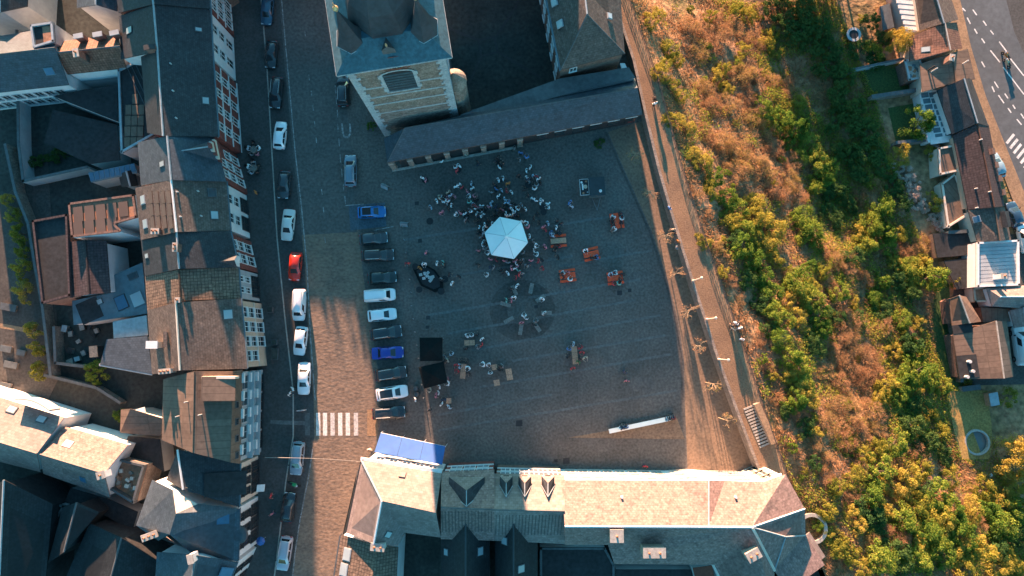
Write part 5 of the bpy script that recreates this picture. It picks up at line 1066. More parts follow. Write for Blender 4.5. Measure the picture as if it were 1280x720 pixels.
car('hatch', 'dark blue car parked in the lane by the beige roofed house', 1268, 268, 105, (.02, .05, .09), B0 + .14, group='vehicles on the lower street')
car('hatch', 'pale blue car parked beside the long dark tiled house', 1246, 207, 105, (.2, .3, .36), B0 + .14, group='vehicles on the lower street')
van = car('van', 'large white van standing at the right edge beside brown roof', 1276, 432, 95, WHITE, B0 + .016, group='vehicles on the lower street', cat='van'); van.scale = (1.35, 1.2, 1.3)
for k, (r, _) in PROTO.items():
    for ch in list(r.children):
        for g in list(ch.children): bpy.data.objects.remove(g)
        bpy.data.objects.remove(ch)
    bpy.data.objects.remove(r)
def motorcycle(label, px, py, z, ang, col, rider=False):
    p = W(px, py, z + .5); p.z = z; t = thing('motorcycle', label, 'motorcycle', (0, 0, 0))
    for x in (-.68, .68):
        w_ = MB().tube((x, -.07, .31), (x, .07, .31), .31, n=14).build('wheel', 'rubber', t); MB().tube((x, -.075, .31), (x, .075, .31), .17, n=10).build('rim', 'chrome', w_)
    m = MB(); loft(m, [[Vector((x, s * w_, z_ + d)) for s, d in ((-1, 0), (-1, h_), (1, h_), (1, 0))] for x, w_, z_, h_ in ((-.6, .08, .62, .14), (-.2, .17, .5, .3), (.25, .2, .5, .45), (.55, .1, .6, .35))]); b = m.build('body', 'painted', t); b.color = (*col, 1)
    MB().box(-.35, 0, .74, .65, .26, .1).build('seat', 'black_plastic', t); MB().tube((.5, -.38, 1.02), (.5, .38, 1.02), .025).build('handlebar', 'chrome', t); MB().tube((.68, 0, .31), (.48, 0, 1.02), .05).build('fork', 'chrome', t); MB().box(.62, 0, .82, .12, .2, .18).build('headlight', 'lamp_clear', t)
    t.location = p; t.rotation_euler = (0, 0, math.radians(ang)); return t
motorcycle('green motorcycle parked between silver blue estate and black hatchback', 367, 605, zk, -20, (.02, .3, .1))
motorcycle('orange motorcycle riding on the lower road', 1258, 70, ZLOW + .03, 125, (.4, .16, .05)); motorcycle('pale tan motorcycle following behind the orange one', 1259, 79, ZLOW + .03, 120, (.45, .35, .22))
# ================================================================ STREET FURNITURE
def put(t, px, py, ang=0, z=.004, dz=0):
    p = W(px, py, z + dz); p.z = z; t.location = p; t.rotation_euler = (0, 0, math.radians(ang)); return t
def beer_table(label, px, py, ang, l=2.2, wd=.7, mat='red_paint', group=None, segs=1):
    t = thing('picnic_table', label, 'table', group=group); s_ = l / segs
    for i in range(segs):
        for k in range(3): MB().obox((-l / 2 + i * s_ + .02, -wd / 2 + k * wd / 3 + .008, .72), (s_ - .04, 0, 0), (0, wd / 3 - .016, 0), (0, 0, .045)).build('table_plank', mat, t)
    for x in (-l / 2 + .3, l / 2 - .3):
        MB().tube((x, -wd * .42, 0), (x, -wd * .3, .72), .022).tube((x, wd * .42, 0), (x, wd * .3, .72), .022).tube((x, -wd * .4, .06), (x, wd * .4, .06), .02).build('leg_frame', 'metal_grey', t)
    return put(t, px, py, ang, dz=.7)
def bench(label, px, py, ang, l=2.2, mat='red_paint', group=None, wd=.28):
    t = thing('bench', label, 'bench', group=group); MB().box(0, 0, .43, l, wd, .045).build('seat', mat, t)
    for x in (-l / 2 + .25, l / 2 - .25): MB().tube((x, -.12, 0), (x, -.1, .43), .02).tube((x, .12, 0), (x, .1, .43), .02).build('leg_frame', 'metal_grey', t)
    return put(t, px, py, ang, dz=.4)
RT = [(698, 301, 5, 'red picnic table with bare brown top beside the white parasol'), (739, 317.5, 14, 'red picnic table between trailer and two lower red tables'), (771, 276, 100, 'red picnic table nearest the dark trailer drawbar'), (709.5, 344.5, 8, 'red picnic table beside the ring of grey benches'), (769, 347.5, 8, 'red picnic table beside two drain covers')]
for i, (x, y, a, lb) in enumerate(RT):
    beer_table(lb, x, y, a, 2.25, .75, 'wood' if i == 0 else 'red_paint', 'red picnic tables'); r = math.radians(a); off = 6.4
    for s_ in (-1, 1): bench('red bench drawn up to ' + ['the bare brown topped table', 'the table between trailer and two lower tables', 'the table nearest the trailer drawbar', 'the table beside the ring of benches', 'the table beside two drain covers'][i], x - math.sin(r) * off * s_, y - math.cos(r) * off * s_, a, 2.3, 'red_paint', 'red benches at the picnic tables', .36)
for x, y, a, l, wd, sg, lb in [(587, 428.5, 3, 1.5, .75, 2, 'two part wooden table beside the red topped person'), (579, 464, 85, 2.1, .75, 2, 'long wooden table crowded with people below the tents'), (618, 459, 8, .8, .75, 1, 'square wooden table with four people'), (621, 478.5, 10, .85, .85, 1, 'empty square wooden table without people'), (636.5, 468, 100, 1.6, .85, 2, 'empty long wooden table without people'), (561, 501, 2, .75, .75, 1, 'small wooden table between two people below the tents'), (718.5, 444, 96, 2.5, .8, 3, 'three part wooden table alone in the middle of the square')]:
    beer_table(lb, x, y, a, l, wd, 'wood', 'wooden tables', sg)
# ring of grey benches
for x, y, a in [(643, 363, 115), (664, 360.5, 78), (632, 380.5, 165), (636, 400, 30), (651, 412, 80), (671.5, 409, 125), (683, 391, 0), (675.5, 373, 35)]:
    t = thing('bench', 'grey slatted bench in the circle of benches on the square', 'bench', group='ring of grey benches')
    for k in range(4): MB().box(0, -.21 + k * .14, .42, 1.5, .12, .05).build('slat', 'wood_grey', t)
    for xx in (-.55, .55): MB().box(xx, 0, 0, .1, .5, .42).build('leg', 'lead_grey', t)
    put(t, x, y, a, dz=.4)
# white hexagonal parasol
HX = [(624.5, 271), (651.5, 276.5), (660, 303), (642.5, 323.5), (614, 318.5), (605.5, 291)]
zc = 2.7; hp = [W(x, y, zc) for x, y in HX]; cx_ = sum(hp, Vector()) / 6; apex = Vector((cx_.x, cx_.y, zc + 1.25))
t = thing('parasol', 'large white hexagonal parasol canopy in the middle of the crowd', 'parasol', (cx_.x, cx_.y, 0)); par = t
for i in range(6):
    a, b = hp[i], hp[(i + 1) % 6]; MB().slope([a, b, apex], .04).build('canopy_panel', 'canvas_white', t); MB().obox(a - Vector((0, 0, .3)), b - a, (apex - a).normalized() * .02, (0, 0, .29)).build('valance', 'canvas_white', t)
    MB().tube(a - Vector((0, 0, .08)), apex - Vector((0, 0, .15)), .03).build('rib', 'metal_pale', t); MB().tube(a + Vector((0, 0, .01)), apex + Vector((0, 0, .01)), .022, n=5).build('seam', 'zinc', t)
MB().tube((cx_.x, cx_.y, 0), (cx_.x, cx_.y, zc + 1.3), .06, n=8).build('pole', 'metal_pale', t); MB().lathe((cx_.x, cx_.y), [(.5, 0), (.5, .12), (.1, .18), (0, .18)], 12).build('base', 'lead_grey', t); MB().lathe((cx_.x, cx_.y), [(.34, zc + 1.0), (.2, zc + 1.3), (0, zc + 1.42)], 8).build('cap', 'canvas_white', t)
MB().lathe((cx_.x, cx_.y), [(1.9, 0), (1.9, 1.05), (2.0, 1.05), (2.0, 1.12), (1.4, 1.12), (1.4, 0)], 6).build('bar_counter', 'wood', t)
# two black tents
for pts, lb in (([(524.5, 422), (553, 422), (553, 451), (525, 451.5)], 'black square tent above the second black tent'), ([(523, 459), (554.5, 452), (559, 478), (530, 486)], 'slightly turned black tent below the first black tent')):
    z_ = 2.5; q = [W(x, y, z_) for x, y in pts]; c_ = sum(q, Vector()) / 4; t = thing('market_tent', lb, 'tent', (c_.x, c_.y, 0), group='black tents'); ap = Vector((c_.x, c_.y, z_ + .75))
    for i in range(4):
        a, b = q[i], q[(i + 1) % 4]; MB().slope([a, b, ap], .03).build('canopy_panel', 'canvas_black', t); MB().obox(a - Vector((0, 0, .28)), b - a, (ap - a).normalized() * .02, (0, 0, .27)).build('valance', 'canvas_black', t)
        p = a.lerp(c_, .04); MB().tube((p.x, p.y, 0), (p.x, p.y, z_), .03).build('leg', 'metal_grey', t)
# trailer with lit-up board
ctr = W(745.5, 234, 1.6); t = thing('trailer', 'dark box trailer with open hatch board and drawbar', 'trailer', (0, 0, 0))
bd = MB().box(0, 0, .5, 2.2, 2.6, 1.6).build('box', 'painted', t); bd.color = (.05, .09, .10, 1); MB().box(0, 0, 2.1, 2.26, 2.66, .06).build('roof', 'seam_dark', t); MB().lathe((.45, -.7), [(.22, 2.15), (.22, 2.3), (0, 2.32)], 10).build('roof_vent', 'trim_white', t)
for s_ in (-1, 1):
    w_ = MB().tube((s_ * 1.0, 0, .3), (s_ * 1.18, 0, .3), .3, n=14).build('wheel', 'rubber', t); MB().tube((s_ * 1.1, 0, .3), (s_ * 1.19, 0, .3), .16, n=10).build('rim', 'chrome', w_)
    MB().tube((s_ * .6, -1.3, .45), (0, -3.1, .45), .04).build('drawbar', 'metal_grey', t)
hb = MB().box(-1.75, .05, 1.9, 1.25, 2.3, .07).build('hatch_board', 'black_plastic', t)
for sx, sy, l1, l2 in ((-2.36, .05, .05, 2.3), (-1.14, .05, .05, 2.3), (-1.75, 1.18, 1.25, .05), (-1.75, -1.08, 1.25, .05)): MB().box(sx, sy, 1.9, l1, l2, .1).build('board_frame', 'trim_white', hb)
for x, y, r_, c_ in ((-2.1, .75, .16, 'trim_white'), (-1.45, .85, .16, 'terracotta'), (-1.6, .1, .3, 'stucco_peach'), (-1.95, -.8, .16, 'terracotta'), (-1.35, -.7, .12, 'zinc')): MB().lathe((x, y), [(r_, 1.965), (r_, 1.985), (0, 1.986)], 10).build('printed_motif', c_, hb)
MB().box(-1.98, .1, 1.965, .2, .9, .02).build('printed_motif', 'trim_white', hb)
t.location = (ctr.x, ctr.y, .004); t.rotation_euler = (0, 0, math.radians(4))
# blue awning in front of the corner house
q = [W(x, y, z) for x, y, z in ((476, 541, 2.5), (557, 558, 2.5), (553, 581, 3.9), (468, 565, 3.9))]; t = thing('awning', 'long bright blue awning on the square side of the corner house', 'awning', (q[0].x, q[0].y, 0))
for i in range(3):
    a, b, c_, d_ = q[0].lerp(q[1], i / 3), q[0].lerp(q[1], (i + 1) / 3 - .004), q[3].lerp(q[2], (i + 1) / 3 - .004), q[3].lerp(q[2], i / 3); MB().slope([a, b, c_, d_], .04).build('canopy_panel', 'awning_blue', t)
MB().obox(q[0] - Vector((0, 0, .25)), q[1] - q[0], (0.02, -.1, 0), (0, 0, .24)).build('front_bar', 'trim_white', t)
for k in (0, 1 / 3, 2 / 3, 1):
    p = q[0].lerp(q[1], k); MB().tube((p.x, p.y, 0), (p.x, p.y, 2.3), .035).build('post', 'metal_pale', t)
# long white bench
a, b = W(762, 542, .5), W(842, 525, .5); d_ = b - a; nn = Vector((-d_.y, d_.x, 0)).normalized(); t = thing('long_bench', 'very long pale concrete bench on the paved ramp', 'bench', (a.x, a.y, .03))
for i in range(8): MB().obox(a.lerp(b, i / 8) + Vector((0, 0, -.05)), d_ / 8 * .99, nn * .62, (0, 0, .09)).build('seat_slab', 'canvas_white', t)
for i in range(9): p = a.lerp(b, min(.99, i / 8)); MB().obox(Vector((p.x, p.y, .02)) + nn * .06, d_.normalized() * .18, nn * .5, (0, 0, .45)).build('support', 'pale_stone', t)
# cafe tables, round tables, barrels, bins, signs
def round_table(label, px, py, r=.4, h_=1.05, mat='black_plastic', group=None):
    t = thing('round_table', label, 'table', group=group); MB().lathe((0, 0), [(r, h_ - .04), (r, h_), (0, h_ + .001)], 16).lathe((0, 0), [(0, h_ - .041), (r, h_ - .04)], 16).build('table_top', mat, t); MB().tube((0, 0, .03), (0, 0, h_ - .04), .04).build('leg', 'metal_grey', t); MB().lathe((0, 0), [(r * .6, 0), (r * .55, .04), (0, .06)], 12).build('base', 'metal_grey', t); return put(t, px, py, 0, dz=h_)
for x, y in [(531, 225), (573, 212), (623, 204), (537.3, 276.5), (678, 259), (679.5, 265), (660, 231), (583, 271), (644, 259)]: round_table('round black standing table among the guests on the square', x, y, .45 if x != 537.3 else .5, group='black standing tables')
for x, y, r in [(519, 333, .45), (556, 349, .5), (551.5, 364, .5), (524, 362, .45)]: round_table('round black table at the corner of the covered bar', x, y, r, group='tables at the covered bar')
q = [W(x, y, 1.0) for x, y in ((516, 336), (529, 329), (543, 337), (553, 350), (553, 361), (543, 365), (526, 357))]; c_ = sum(q, Vector()) / 7; t = thing('covered_bar', 'black cloth covered bar counter beside the parking row', 'bar', (c_.x, c_.y, .004)); MB().prism(q, .004, 1.0).build('cloth', 'canvas_black', t); MB().prism([c_ + (p - c_) * .8 for p in q], .99, 1.05).build('counter_top', 'black_plastic', t)
for i, (x, y) in enumerate([(531, 342), (535, 341), (534, 345), (537, 347), (540, 348), (538, 351), (530, 348), (526, 343.5), (529.5, 329.5), (551, 349), (541, 346)]):
    t = thing('crate', 'white crate standing on the black covered bar', 'crate', group='white crates on the covered bar'); MB().box(0, 0, 0, .42, .34, .05).build('bottom', 'trim_white', t)
    for sx, sy, l1, l2 in ((-.2, 0, .03, .34), (.2, 0, .03, .34), (0, -.16, .42, .03), (0, .16, .42, .03)): MB().box(sx, sy, .05, l1, l2, .24).build('side', 'trim_white', t)
    p = W(x, y, 1.1); t.location = (p.x, p.y, 1.06); t.rotation_euler = (0, 0, U(0, 3))
for lb, x, y in (('round cafe table outside the stepped gable house', 317, 187), ('round cafe table outside the white fronted house', 317, 210)):
    put(round_table(lb, x, y, .5, .74, 'wood_grey', 'street cafe tables'), x, y, 0, .11, .7)
def chair(label, px, py, ang, z=.11, mat='black_plastic', group=None):
    t = thing('chair', label, 'chair', group=group); MB().box(0, 0, .43, .42, .42, .04).build('seat', mat, t); MB().obox((-.22, -.2, .47), (-.03, 0, 0), (0, .4, 0), (-.06, 0, .4)).build('backrest', mat, t)
    for x in (-.18, .18):
        for y in (-.18, .18): MB().tube((x, y, 0), (x, y, .43), .015, n=5).build('leg', 'metal_grey', t)
    return put(t, px, py, ang, z, .4)
for cx0, cy0, lb in ((317, 187, 'cafe chair at the table outside the stepped gable house'), (317, 210, 'cafe chair at the table outside the white fronted house')):
    for k in range(5): a = k * 72 + 20; chair(lb, cx0 + math.cos(math.radians(a)) * 8, cy0 - math.sin(math.radians(a)) * 8, a + 180, group='street cafe chairs')
for x, y in ((519.5, 486), (520.5, 493)):
    t = thing('barrel', 'round grey barrel beside the white car with black roof', 'barrel', group='grey barrels'); MB().lathe((0, 0), [(.3, 0), (.36, .3), (.36, .6), (.3, .95), (.26, .95), (.26, .9), (0, .9)], 16).build('drum', 'lead_grey', t); MB().lathe((0, 0), [(.365, .28), (.37, .31), (.365, .34)], 16).build('hoop', 'pale_stone', t); put(t, x, y, 0, dz=.9)
for x, y, a, lb in ((505, 280, -6, 'pale folding sign board standing by the blue bay'), (481, 233, -25, 'white folding sign board lying near the arcade corner')):
    t = thing('sign_board', lb, 'sign', group='folding sign boards')
    for s_ in (-1, 1): MB().obox((-.55, s_ * .32, .02), (1.1, 0, 0), (0, -s_ * .3, .75), (0, s_ * .03, .02)).build('board', 'zinc', t)
    put(t, x, y, a, dz=.3)
for x, y, w_, l_, lb in ((337.5, 387, .8, .8, 'grey square planter box outside the peach house, northern one'), (342.5, 428, .8, .8, 'grey square planter box outside the peach house, southern one'), (343.5, 442.5, .9, 1.6, 'long grey planter box outside the peach house')):
    t = thing('planter', lb, 'planter'); MB().box(0, 0, 0, w_, l_, .6).build('box', 'lead_grey', t); MB().box(0, 0, .58, w_ - .12, l_ - .12, .05).build('soil', 'yard', t)
    p = W(x, y, .6); t.location = (p.x, p.y, .11)
# bollards in front of the parked cars
for i in range(14):
    x, y = 495 + i * 2.2 + (2 if i < 6 else 0), 283 + i * 16.5; t = thing('bollard', 'thin grey bollard in the line between parked cars and square', 'bollard', group='bollards along the parking row'); MB().lathe((0, 0), [(.07, 0), (.06, .8), (.08, .82), (.08, .9), (0, .95)], 8).build('post', 'metal_grey', t); MB().lathe((0, 0), [(.065, .68), (.072, .7), (.065, .76)], 8).build('band', 'trim_white', t); put(t, x + 6, y, 0, dz=.5)
for x, y in ((378, 513), (374, 513.5)):
    t = thing('bollard', 'white barrier post by the zebra crossing', 'bollard', group='barrier posts at the crossing'); MB().box(0, 0, 0, .7, .08, .9).build('post', 'trim_white', t); MB().box(0, 0, .7, .74, .1, .1).build('band', 'red_paint', t); put(t, x, y, 3, dz=.8, z=.01)
a, b = W(331, 572, 5.2), W(452, 577, 5.2)
t = thing('street_cable', 'thin pale cable spanning the street below the crossing', 'cable', (a.x, a.y, 5.2)); pr = None
for i in range(12):
    f0, f1 = i / 12, (i + 1) / 12; s0_, s1_ = -.8 * math.sin(math.pi * f0), -.8 * math.sin(math.pi * f1); MB().tube(a.lerp(b, f0) + Vector((0, 0, s0_)), a.lerp(b, f1) + Vector((0, 0, s1_)), .045 if i < 3 else .03, n=5).build('cable_length', 'wood_grey', t)
# shop awnings and signs along the terrace
for x0, y0, x1, y1, mt, lb in ((329, 606, 328, 615, 'trim_white', 'white shop awning below the cream fronted house'),):
    a, b = W(x0 - 3, y0, 2.8), W(x1 - 3, y1, 2.8); t = thing('shop_awning', lb, 'awning', (a.x, a.y, .11)); MB().slope([a + Vector((.4, 0, -.3)), b + Vector((.4, 0, -.3)), b - Vector((.5, 0, 0)), a - Vector((.5, 0, 0))], .04).build('canopy', mt, t); MB().obox(a + Vector((.38, 0, -.5)), b - a, (.03, 0, 0), (0, 0, .2)).build('valance', mt, t)
p = W(325, 677, 2.3); t = thing('parasol', 'small blue folded parasol outside the white corner house', 'parasol', (p.x, p.y, .11)); MB().lathe((p.x, p.y), [(.62, 2.1), (.4, 2.4), (0, 2.6)], 8).build('canopy', 'awning_blue', t); MB().tube((p.x, p.y, .11), (p.x, p.y, 2.5), .03).build('pole', 'metal_pale', t)
# ---------------- promenade: railing, stairs, lamps, young trees
pm_ = MB().tube((0, 0, 0), (0, 0, 1.15), .04, n=6).mesh('post', 'trim_dark')
el = [p for p in EDGE[1:10]]
for si, (a, b) in enumerate(zip(el, el[1:])):
    nm = ['by the hipped house', 'north of the arcade end', 'beside the arcade end', 'beside the trailer', 'beside the first young tree', 'beside the lamp posts', 'beside the walkers in white', 'beside the stone stair'][si]
    t = thing('railing', 'dark metal railing on the hill edge of the promenade, section ' + nm, 'railing', (a.x - .3, a.y, ZP), group='promenade railing'); d_ = b - a; k = max(2, int(d_.length / 1.5))
    for i in range(k): p = a.lerp(b, i / k); inst('post', pm_, t, (p.x - .3, p.y, ZP))
    for z_ in (.4, .75, 1.12): MB().tube((a.x - .3, a.y, ZP + z_), (b.x - .3, b.y, ZP + z_), .03 if z_ < 1 else .045, n=6).build('rail', 'trim_dark', t)
# stair
sa, sb = W(936, 508, ZP), W(951, 556, .4); t = thing('stone_stair', 'straight stone stair dropping from promenade to square', 'stairs', (sb.x, sb.y, 0)); N = 14
dirv = Vector((sb.x - sa.x, sb.y - sa.y, 0)); dl = dirv.length; dn = dirv / dl; sd = Vector((-dn.y, dn.x, 0))
for i in range(N):
    p = Vector((sa.x, sa.y, 0)) + dirv * (i / N); MB().obox(p - sd * .85 + Vector((0, 0, ZP + .02)), dn * dl / N * .55, sd * 1.7, (0, 0, .1)).build('step', 'pale_stone', t)
w0 = W(943, 506, ZP + 1); w1 = W(965, 556, ZP + 1); d_ = w1 - w0; t2 = thing('stair_wall', 'thick pale parapet wall beside the stone stair', 'wall', (w0.x, w0.y, ZP)); MB().obox((w0.x, w0.y, ZP), (d_.x, d_.y, 0), Vector((-d_.y, d_.x, 0)).normalized() * .75, (0, 0, 1.0)).build('wall', 'wall_stone', t2); MB().obox((w0.x - .05, w0.y, ZP + 1), (d_.x, d_.y, 0), Vector((-d_.y, d_.x, 0)).normalized() * .85, (0, 0, .1)).build('coping', 'sandy_verge', t2)
# lamp posts
for x, y, lb in ((866, 351, 'pale lamp post on the promenade edge, northern of three'), (883, 399, 'pale lamp post on the promenade edge, middle of three'), (898, 449, 'white lamp post on the promenade edge, southern of three')):
    p = W(x, y, ZP); t = thing('lamp_post', lb, 'lamp post', (p.x, p.y, ZP), group='promenade lamp posts'); MB().lathe((p.x, p.y), [(.15, ZP), (.15, ZP + .5), (.09, ZP + .7), (.06, ZP + 4.3), (0, ZP + 4.3)], 10).build('pole', 'stucco_cream', t); MB().lathe((p.x, p.y), [(.07, ZP + 4.2), (.16, ZP + 4.35), (.19, ZP + 4.6), (.1, ZP + 4.8), (0, ZP + 4.85)], 10).build('lantern', 'stucco_cream', t)
# young bare trees on the strip under the wall
def twig_tree(label, px, py, h_, seed, z=.004, group='young trees below the promenade wall', leafy=True):
    rs = random.Random(seed); p = W(px, py, z); t = thing('young_tree', label, 'tree', (p.x, p.y, z), group=group); m = MB(); tip = Vector((p.x, p.y, z + h_)); m.tube((p.x, p.y, z - .1), tip, .07, .03, 7); m.build('trunk', 'bark_pale', t); ends = []
    for i in range(9):
        f = rs.uniform(.6, .98); b0 = Vector((p.x, p.y, z + h_ * f)); a = rs.uniform(0, 6.28); l = rs.uniform(.5, 1.15) * (1.15 - f * .4); e = b0 + Vector((math.cos(a) * l, math.sin(a) * l, l * rs.uniform(.2, .7))); mm = MB().tube(b0, e, .03, .014, 5)
        for j in range(4):
            q_ = b0.lerp(e, rs.uniform(.4, 1)); a2 = a + rs.uniform(-1, 1); e2_ = q_ + Vector((math.cos(a2), math.sin(a2), rs.uniform(.1, .9))) * rs.uniform(.25, .6); mm.tube(q_, e2_, .014, .008, 4); ends.append(e2_)
        mm.build('branch', 'bark_pale', t)
    mm = MB()
    for e in ends:
        for j in range(3):
            c_ = e + Vector((rs.gauss(0, .14), rs.gauss(0, .14), rs.gauss(0, .14))); a_ = Vector((rs.gauss(0, 1), rs.gauss(0, 1), rs.gauss(0, .5))).normalized() * .07; b_ = a_.cross(Vector((rs.gauss(0, 1), rs.gauss(0, 1), 1))).normalized() * .06; mm.poly([c_ - a_, c_ - b_, c_ + a_, c_ + b_])
    mm.build('crown', 'leaf_dry', t); return t
for i, (x, y) in enumerate([(789, 200), (808, 246), (824, 300), (838, 345), (852, 390), (866, 432), (882, 478), (898, 522)]):
    twig_tree(['slim young tree below the promenade wall, in the arcade shade', 'slim young tree below the promenade wall, second from the arcade', 'slim young tree below the promenade wall, beside the standing group', 'slim young tree below the promenade wall, before the northern lamp', 'slim young tree below the promenade wall, between first and second lamp', 'slim young tree below the promenade wall, at the middle lamp', 'slim young tree below the promenade wall, at the southern lamp', 'slim young tree below the promenade wall, next to the stair'][i], x, y, U(3.8, 4.8), i)
# ================================================================ VEGETATION
def leaf_cloud(seed, rad, hgt, clumps, per, size, flat_=.75, twig=False):
    """crown as many leaf-sized faces in uneven clumps; origin at the foot"""
    rs = random.Random(seed); V, F = [], []; cl = []
    for i in range(clumps):
        a = rs.uniform(0, 6.283); rr = rad * math.sqrt(rs.random()) * 1.0; z = hgt * (1 - (rr / rad) ** 2 * .55) * rs.uniform(.5, 1.0)
        cl.append((Vector((math.cos(a) * rr, math.sin(a) * rr, z)), rad * rs.uniform(.13, .34)))
    for c, r in cl:
        for k in range(per):
            d = Vector((rs.gauss(0, 1), rs.gauss(0, 1), rs.gauss(.25, 1))).normalized(); p = c + d * r * rs.uniform(.55, 1.08); p.z = max(.05, p.z * 1.0)
            if twig:
                e = (d + Vector((0, 0, .5))).normalized() * size * rs.uniform(1.5, 4); s_ = d.cross(Vector((rs.gauss(0, 1), rs.gauss(0, 1), rs.gauss(0, 1)))).normalized() * size * .22
                i = len(V); V += [p - s_, p + s_, p + e]; F.append((i, i + 1, i + 2))
            else:
                n = (d + Vector((rs.gauss(0, .5), rs.gauss(0, .5), rs.gauss(.3, .5)))).normalized(); u_ = n.orthogonal().normalized(); u_ = Matrix.Rotation(rs.uniform(0, 6.28), 3, n) @ u_; v_ = n.cross(u_); q = size * rs.uniform(.6, 1.3)
                i = len(V); V += [p - u_ * q, p - v_ * q * .6, p + u_ * q, p + v_ * q * .6]; F.append((i, i + 1, i + 2, i + 3))
    return V, F, cl
def leaf_mesh(name, mat, *a, **k):
    V, F, cl = leaf_cloud(*a, **k); me = bpy.data.meshes.new(name); me.from_pydata(V, [], F); me.materials.append(MATS[mat]); return me, cl
def wood_mesh(cl, hgt, r, seed):
    rs = random.Random(seed); m = MB(); top_ = Vector((0, 0, hgt * .45)); m.tube((0, 0, -.5), top_, r, r * .6, 7)
    for c, _ in cl[:9]: s_ = top_ * rs.uniform(.4, 1); mid = s_.lerp(c, .5) + Vector((0, 0, -.1 * hgt * .3)); m.tube(s_, mid, r * .42, r * .28, 5); m.tube(mid, c, r * .28, r * .1, 5)
    return m.mesh('trunk', 'bark')
VEG = {}
for nm, mat, rad, hgt, cl, per, sz, tw, nv in [('green', 'leaf_green', 1.0, 1.35, 30, 110, .052, False, 5), ('yellow', 'leaf_yellow', 1.0, 1.2, 28, 100, .052, False, 5), ('dark', 'leaf_dark', 1.0, 1.2, 26, 100, .06, False, 4), ('dry', 'leaf_dry', 1.0, .9, 20, 120, .06, True, 5), ('gold', 'leaf_gold', 1.0, 1.5, 46, 150, .036, False, 2), ('blossom', 'leaf_blossom', 1.0, 1.0, 18, 110, .06, False, 3)]:
    VEG[nm] = []
    for i in range(nv):
        me, c_ = leaf_mesh('crown', mat, hash_ := (len(VEG) * 31 + i * 7 + 3), rad, hgt, cl, per, sz, twig=tw); VEG[nm].append((me, wood_mesh(c_, hgt, .06, hash_)))
def plant(kind, label, px, py, r, name='shrub', cat='shrub', group=None, hs=1.0, ground=None, lean=True):
    """r in metres; the pixel is where the middle of the crown is seen"""
    me, wd = random.choice(VEG[kind]); hgt = r * hs
    if ground is None:
        p = WT(px, py, hgt * .8); z = terrain(p.x, p.y)
    else: p = W(px, py, ground + hgt * .8); z = ground
    t = thing(name, label, cat, (p.x, p.y, z), U(0, 6.28), group)
    sc_ = (r * U(.75, 1.2), r * U(.75, 1.2), hgt * U(.75, 1.2))
    for nm, m_ in (('crown', me), ('trunk', wd)):
        o = bpy.data.objects.new(nm, m_); C.objects.link(o); o.parent = t; o.scale = sc_
    return t
G1 = 'shrubs along the upper hillside'; cnt = 0
# rows read from the photograph: (kind, list of (x, y, radius))
GREEN = [(955, 135, 1.7), (975, 150, 1.9), (995, 160, 2.2), (1010, 178, 2.0), (1003, 196, 1.7), (1023, 205, 2.1), (1030, 222, 1.6), (1040, 210, 1.5), (1020, 235, 1.4), (985, 172, 1.4),
         (893, 222, 1.8), (908, 245, 1.9), (918, 262, 2.1), (930, 285, 2.0), (925, 308, 1.9), (942, 325, 2.0), (955, 350, 1.8), (962, 368, 1.9), (968, 392, 2.0), (980, 400, 1.7), (975, 425, 1.7), (988, 445, 1.9), (1000, 462, 1.6), (1005, 480, 1.8), (995, 500, 1.7), (1012, 290, 2.3), (1005, 275, 1.9), (1022, 300, 1.7), (1000, 355, 2.1), (1015, 372, 2.2), (1025, 395, 1.9), (1030, 412, 1.7), (1012, 335, 1.5),
         (1105, 262, 2.0), (1090, 280, 2.0), (1108, 290, 1.9), (1085, 305, 1.8), (1110, 305, 1.6), (1050, 365, 1.5), (1102, 352, 1.6), (1095, 375, 1.5), (1165, 345, 2.6), (1140, 335, 2.0), (1130, 400, 1.6), (1145, 440, 1.7), (1145, 465, 2.4), (1165, 474, 2.0), (1180, 482, 1.4), (1130, 478, 1.9), (1125, 495, 1.7), (1120, 555, 2.0), (1100, 590, 2.2), (1118, 610, 2.1), (1090, 620, 1.9), (1135, 600, 2.2), (1155, 590, 1.9), (1170, 620, 2.3), (1190, 640, 2.6), (1150, 640, 2.3), (1130, 650, 2.0), (1205, 670, 2.4), (1225, 690, 2.6), (1180, 690, 2.4), (1250, 660, 2.5), (1265, 700, 2.6), (1150, 700, 2.4), (1100, 700, 2.0), (1235, 640, 2.2), (1275, 640, 2.4), (1160, 668, 2.2), (1210, 712, 2.5)]
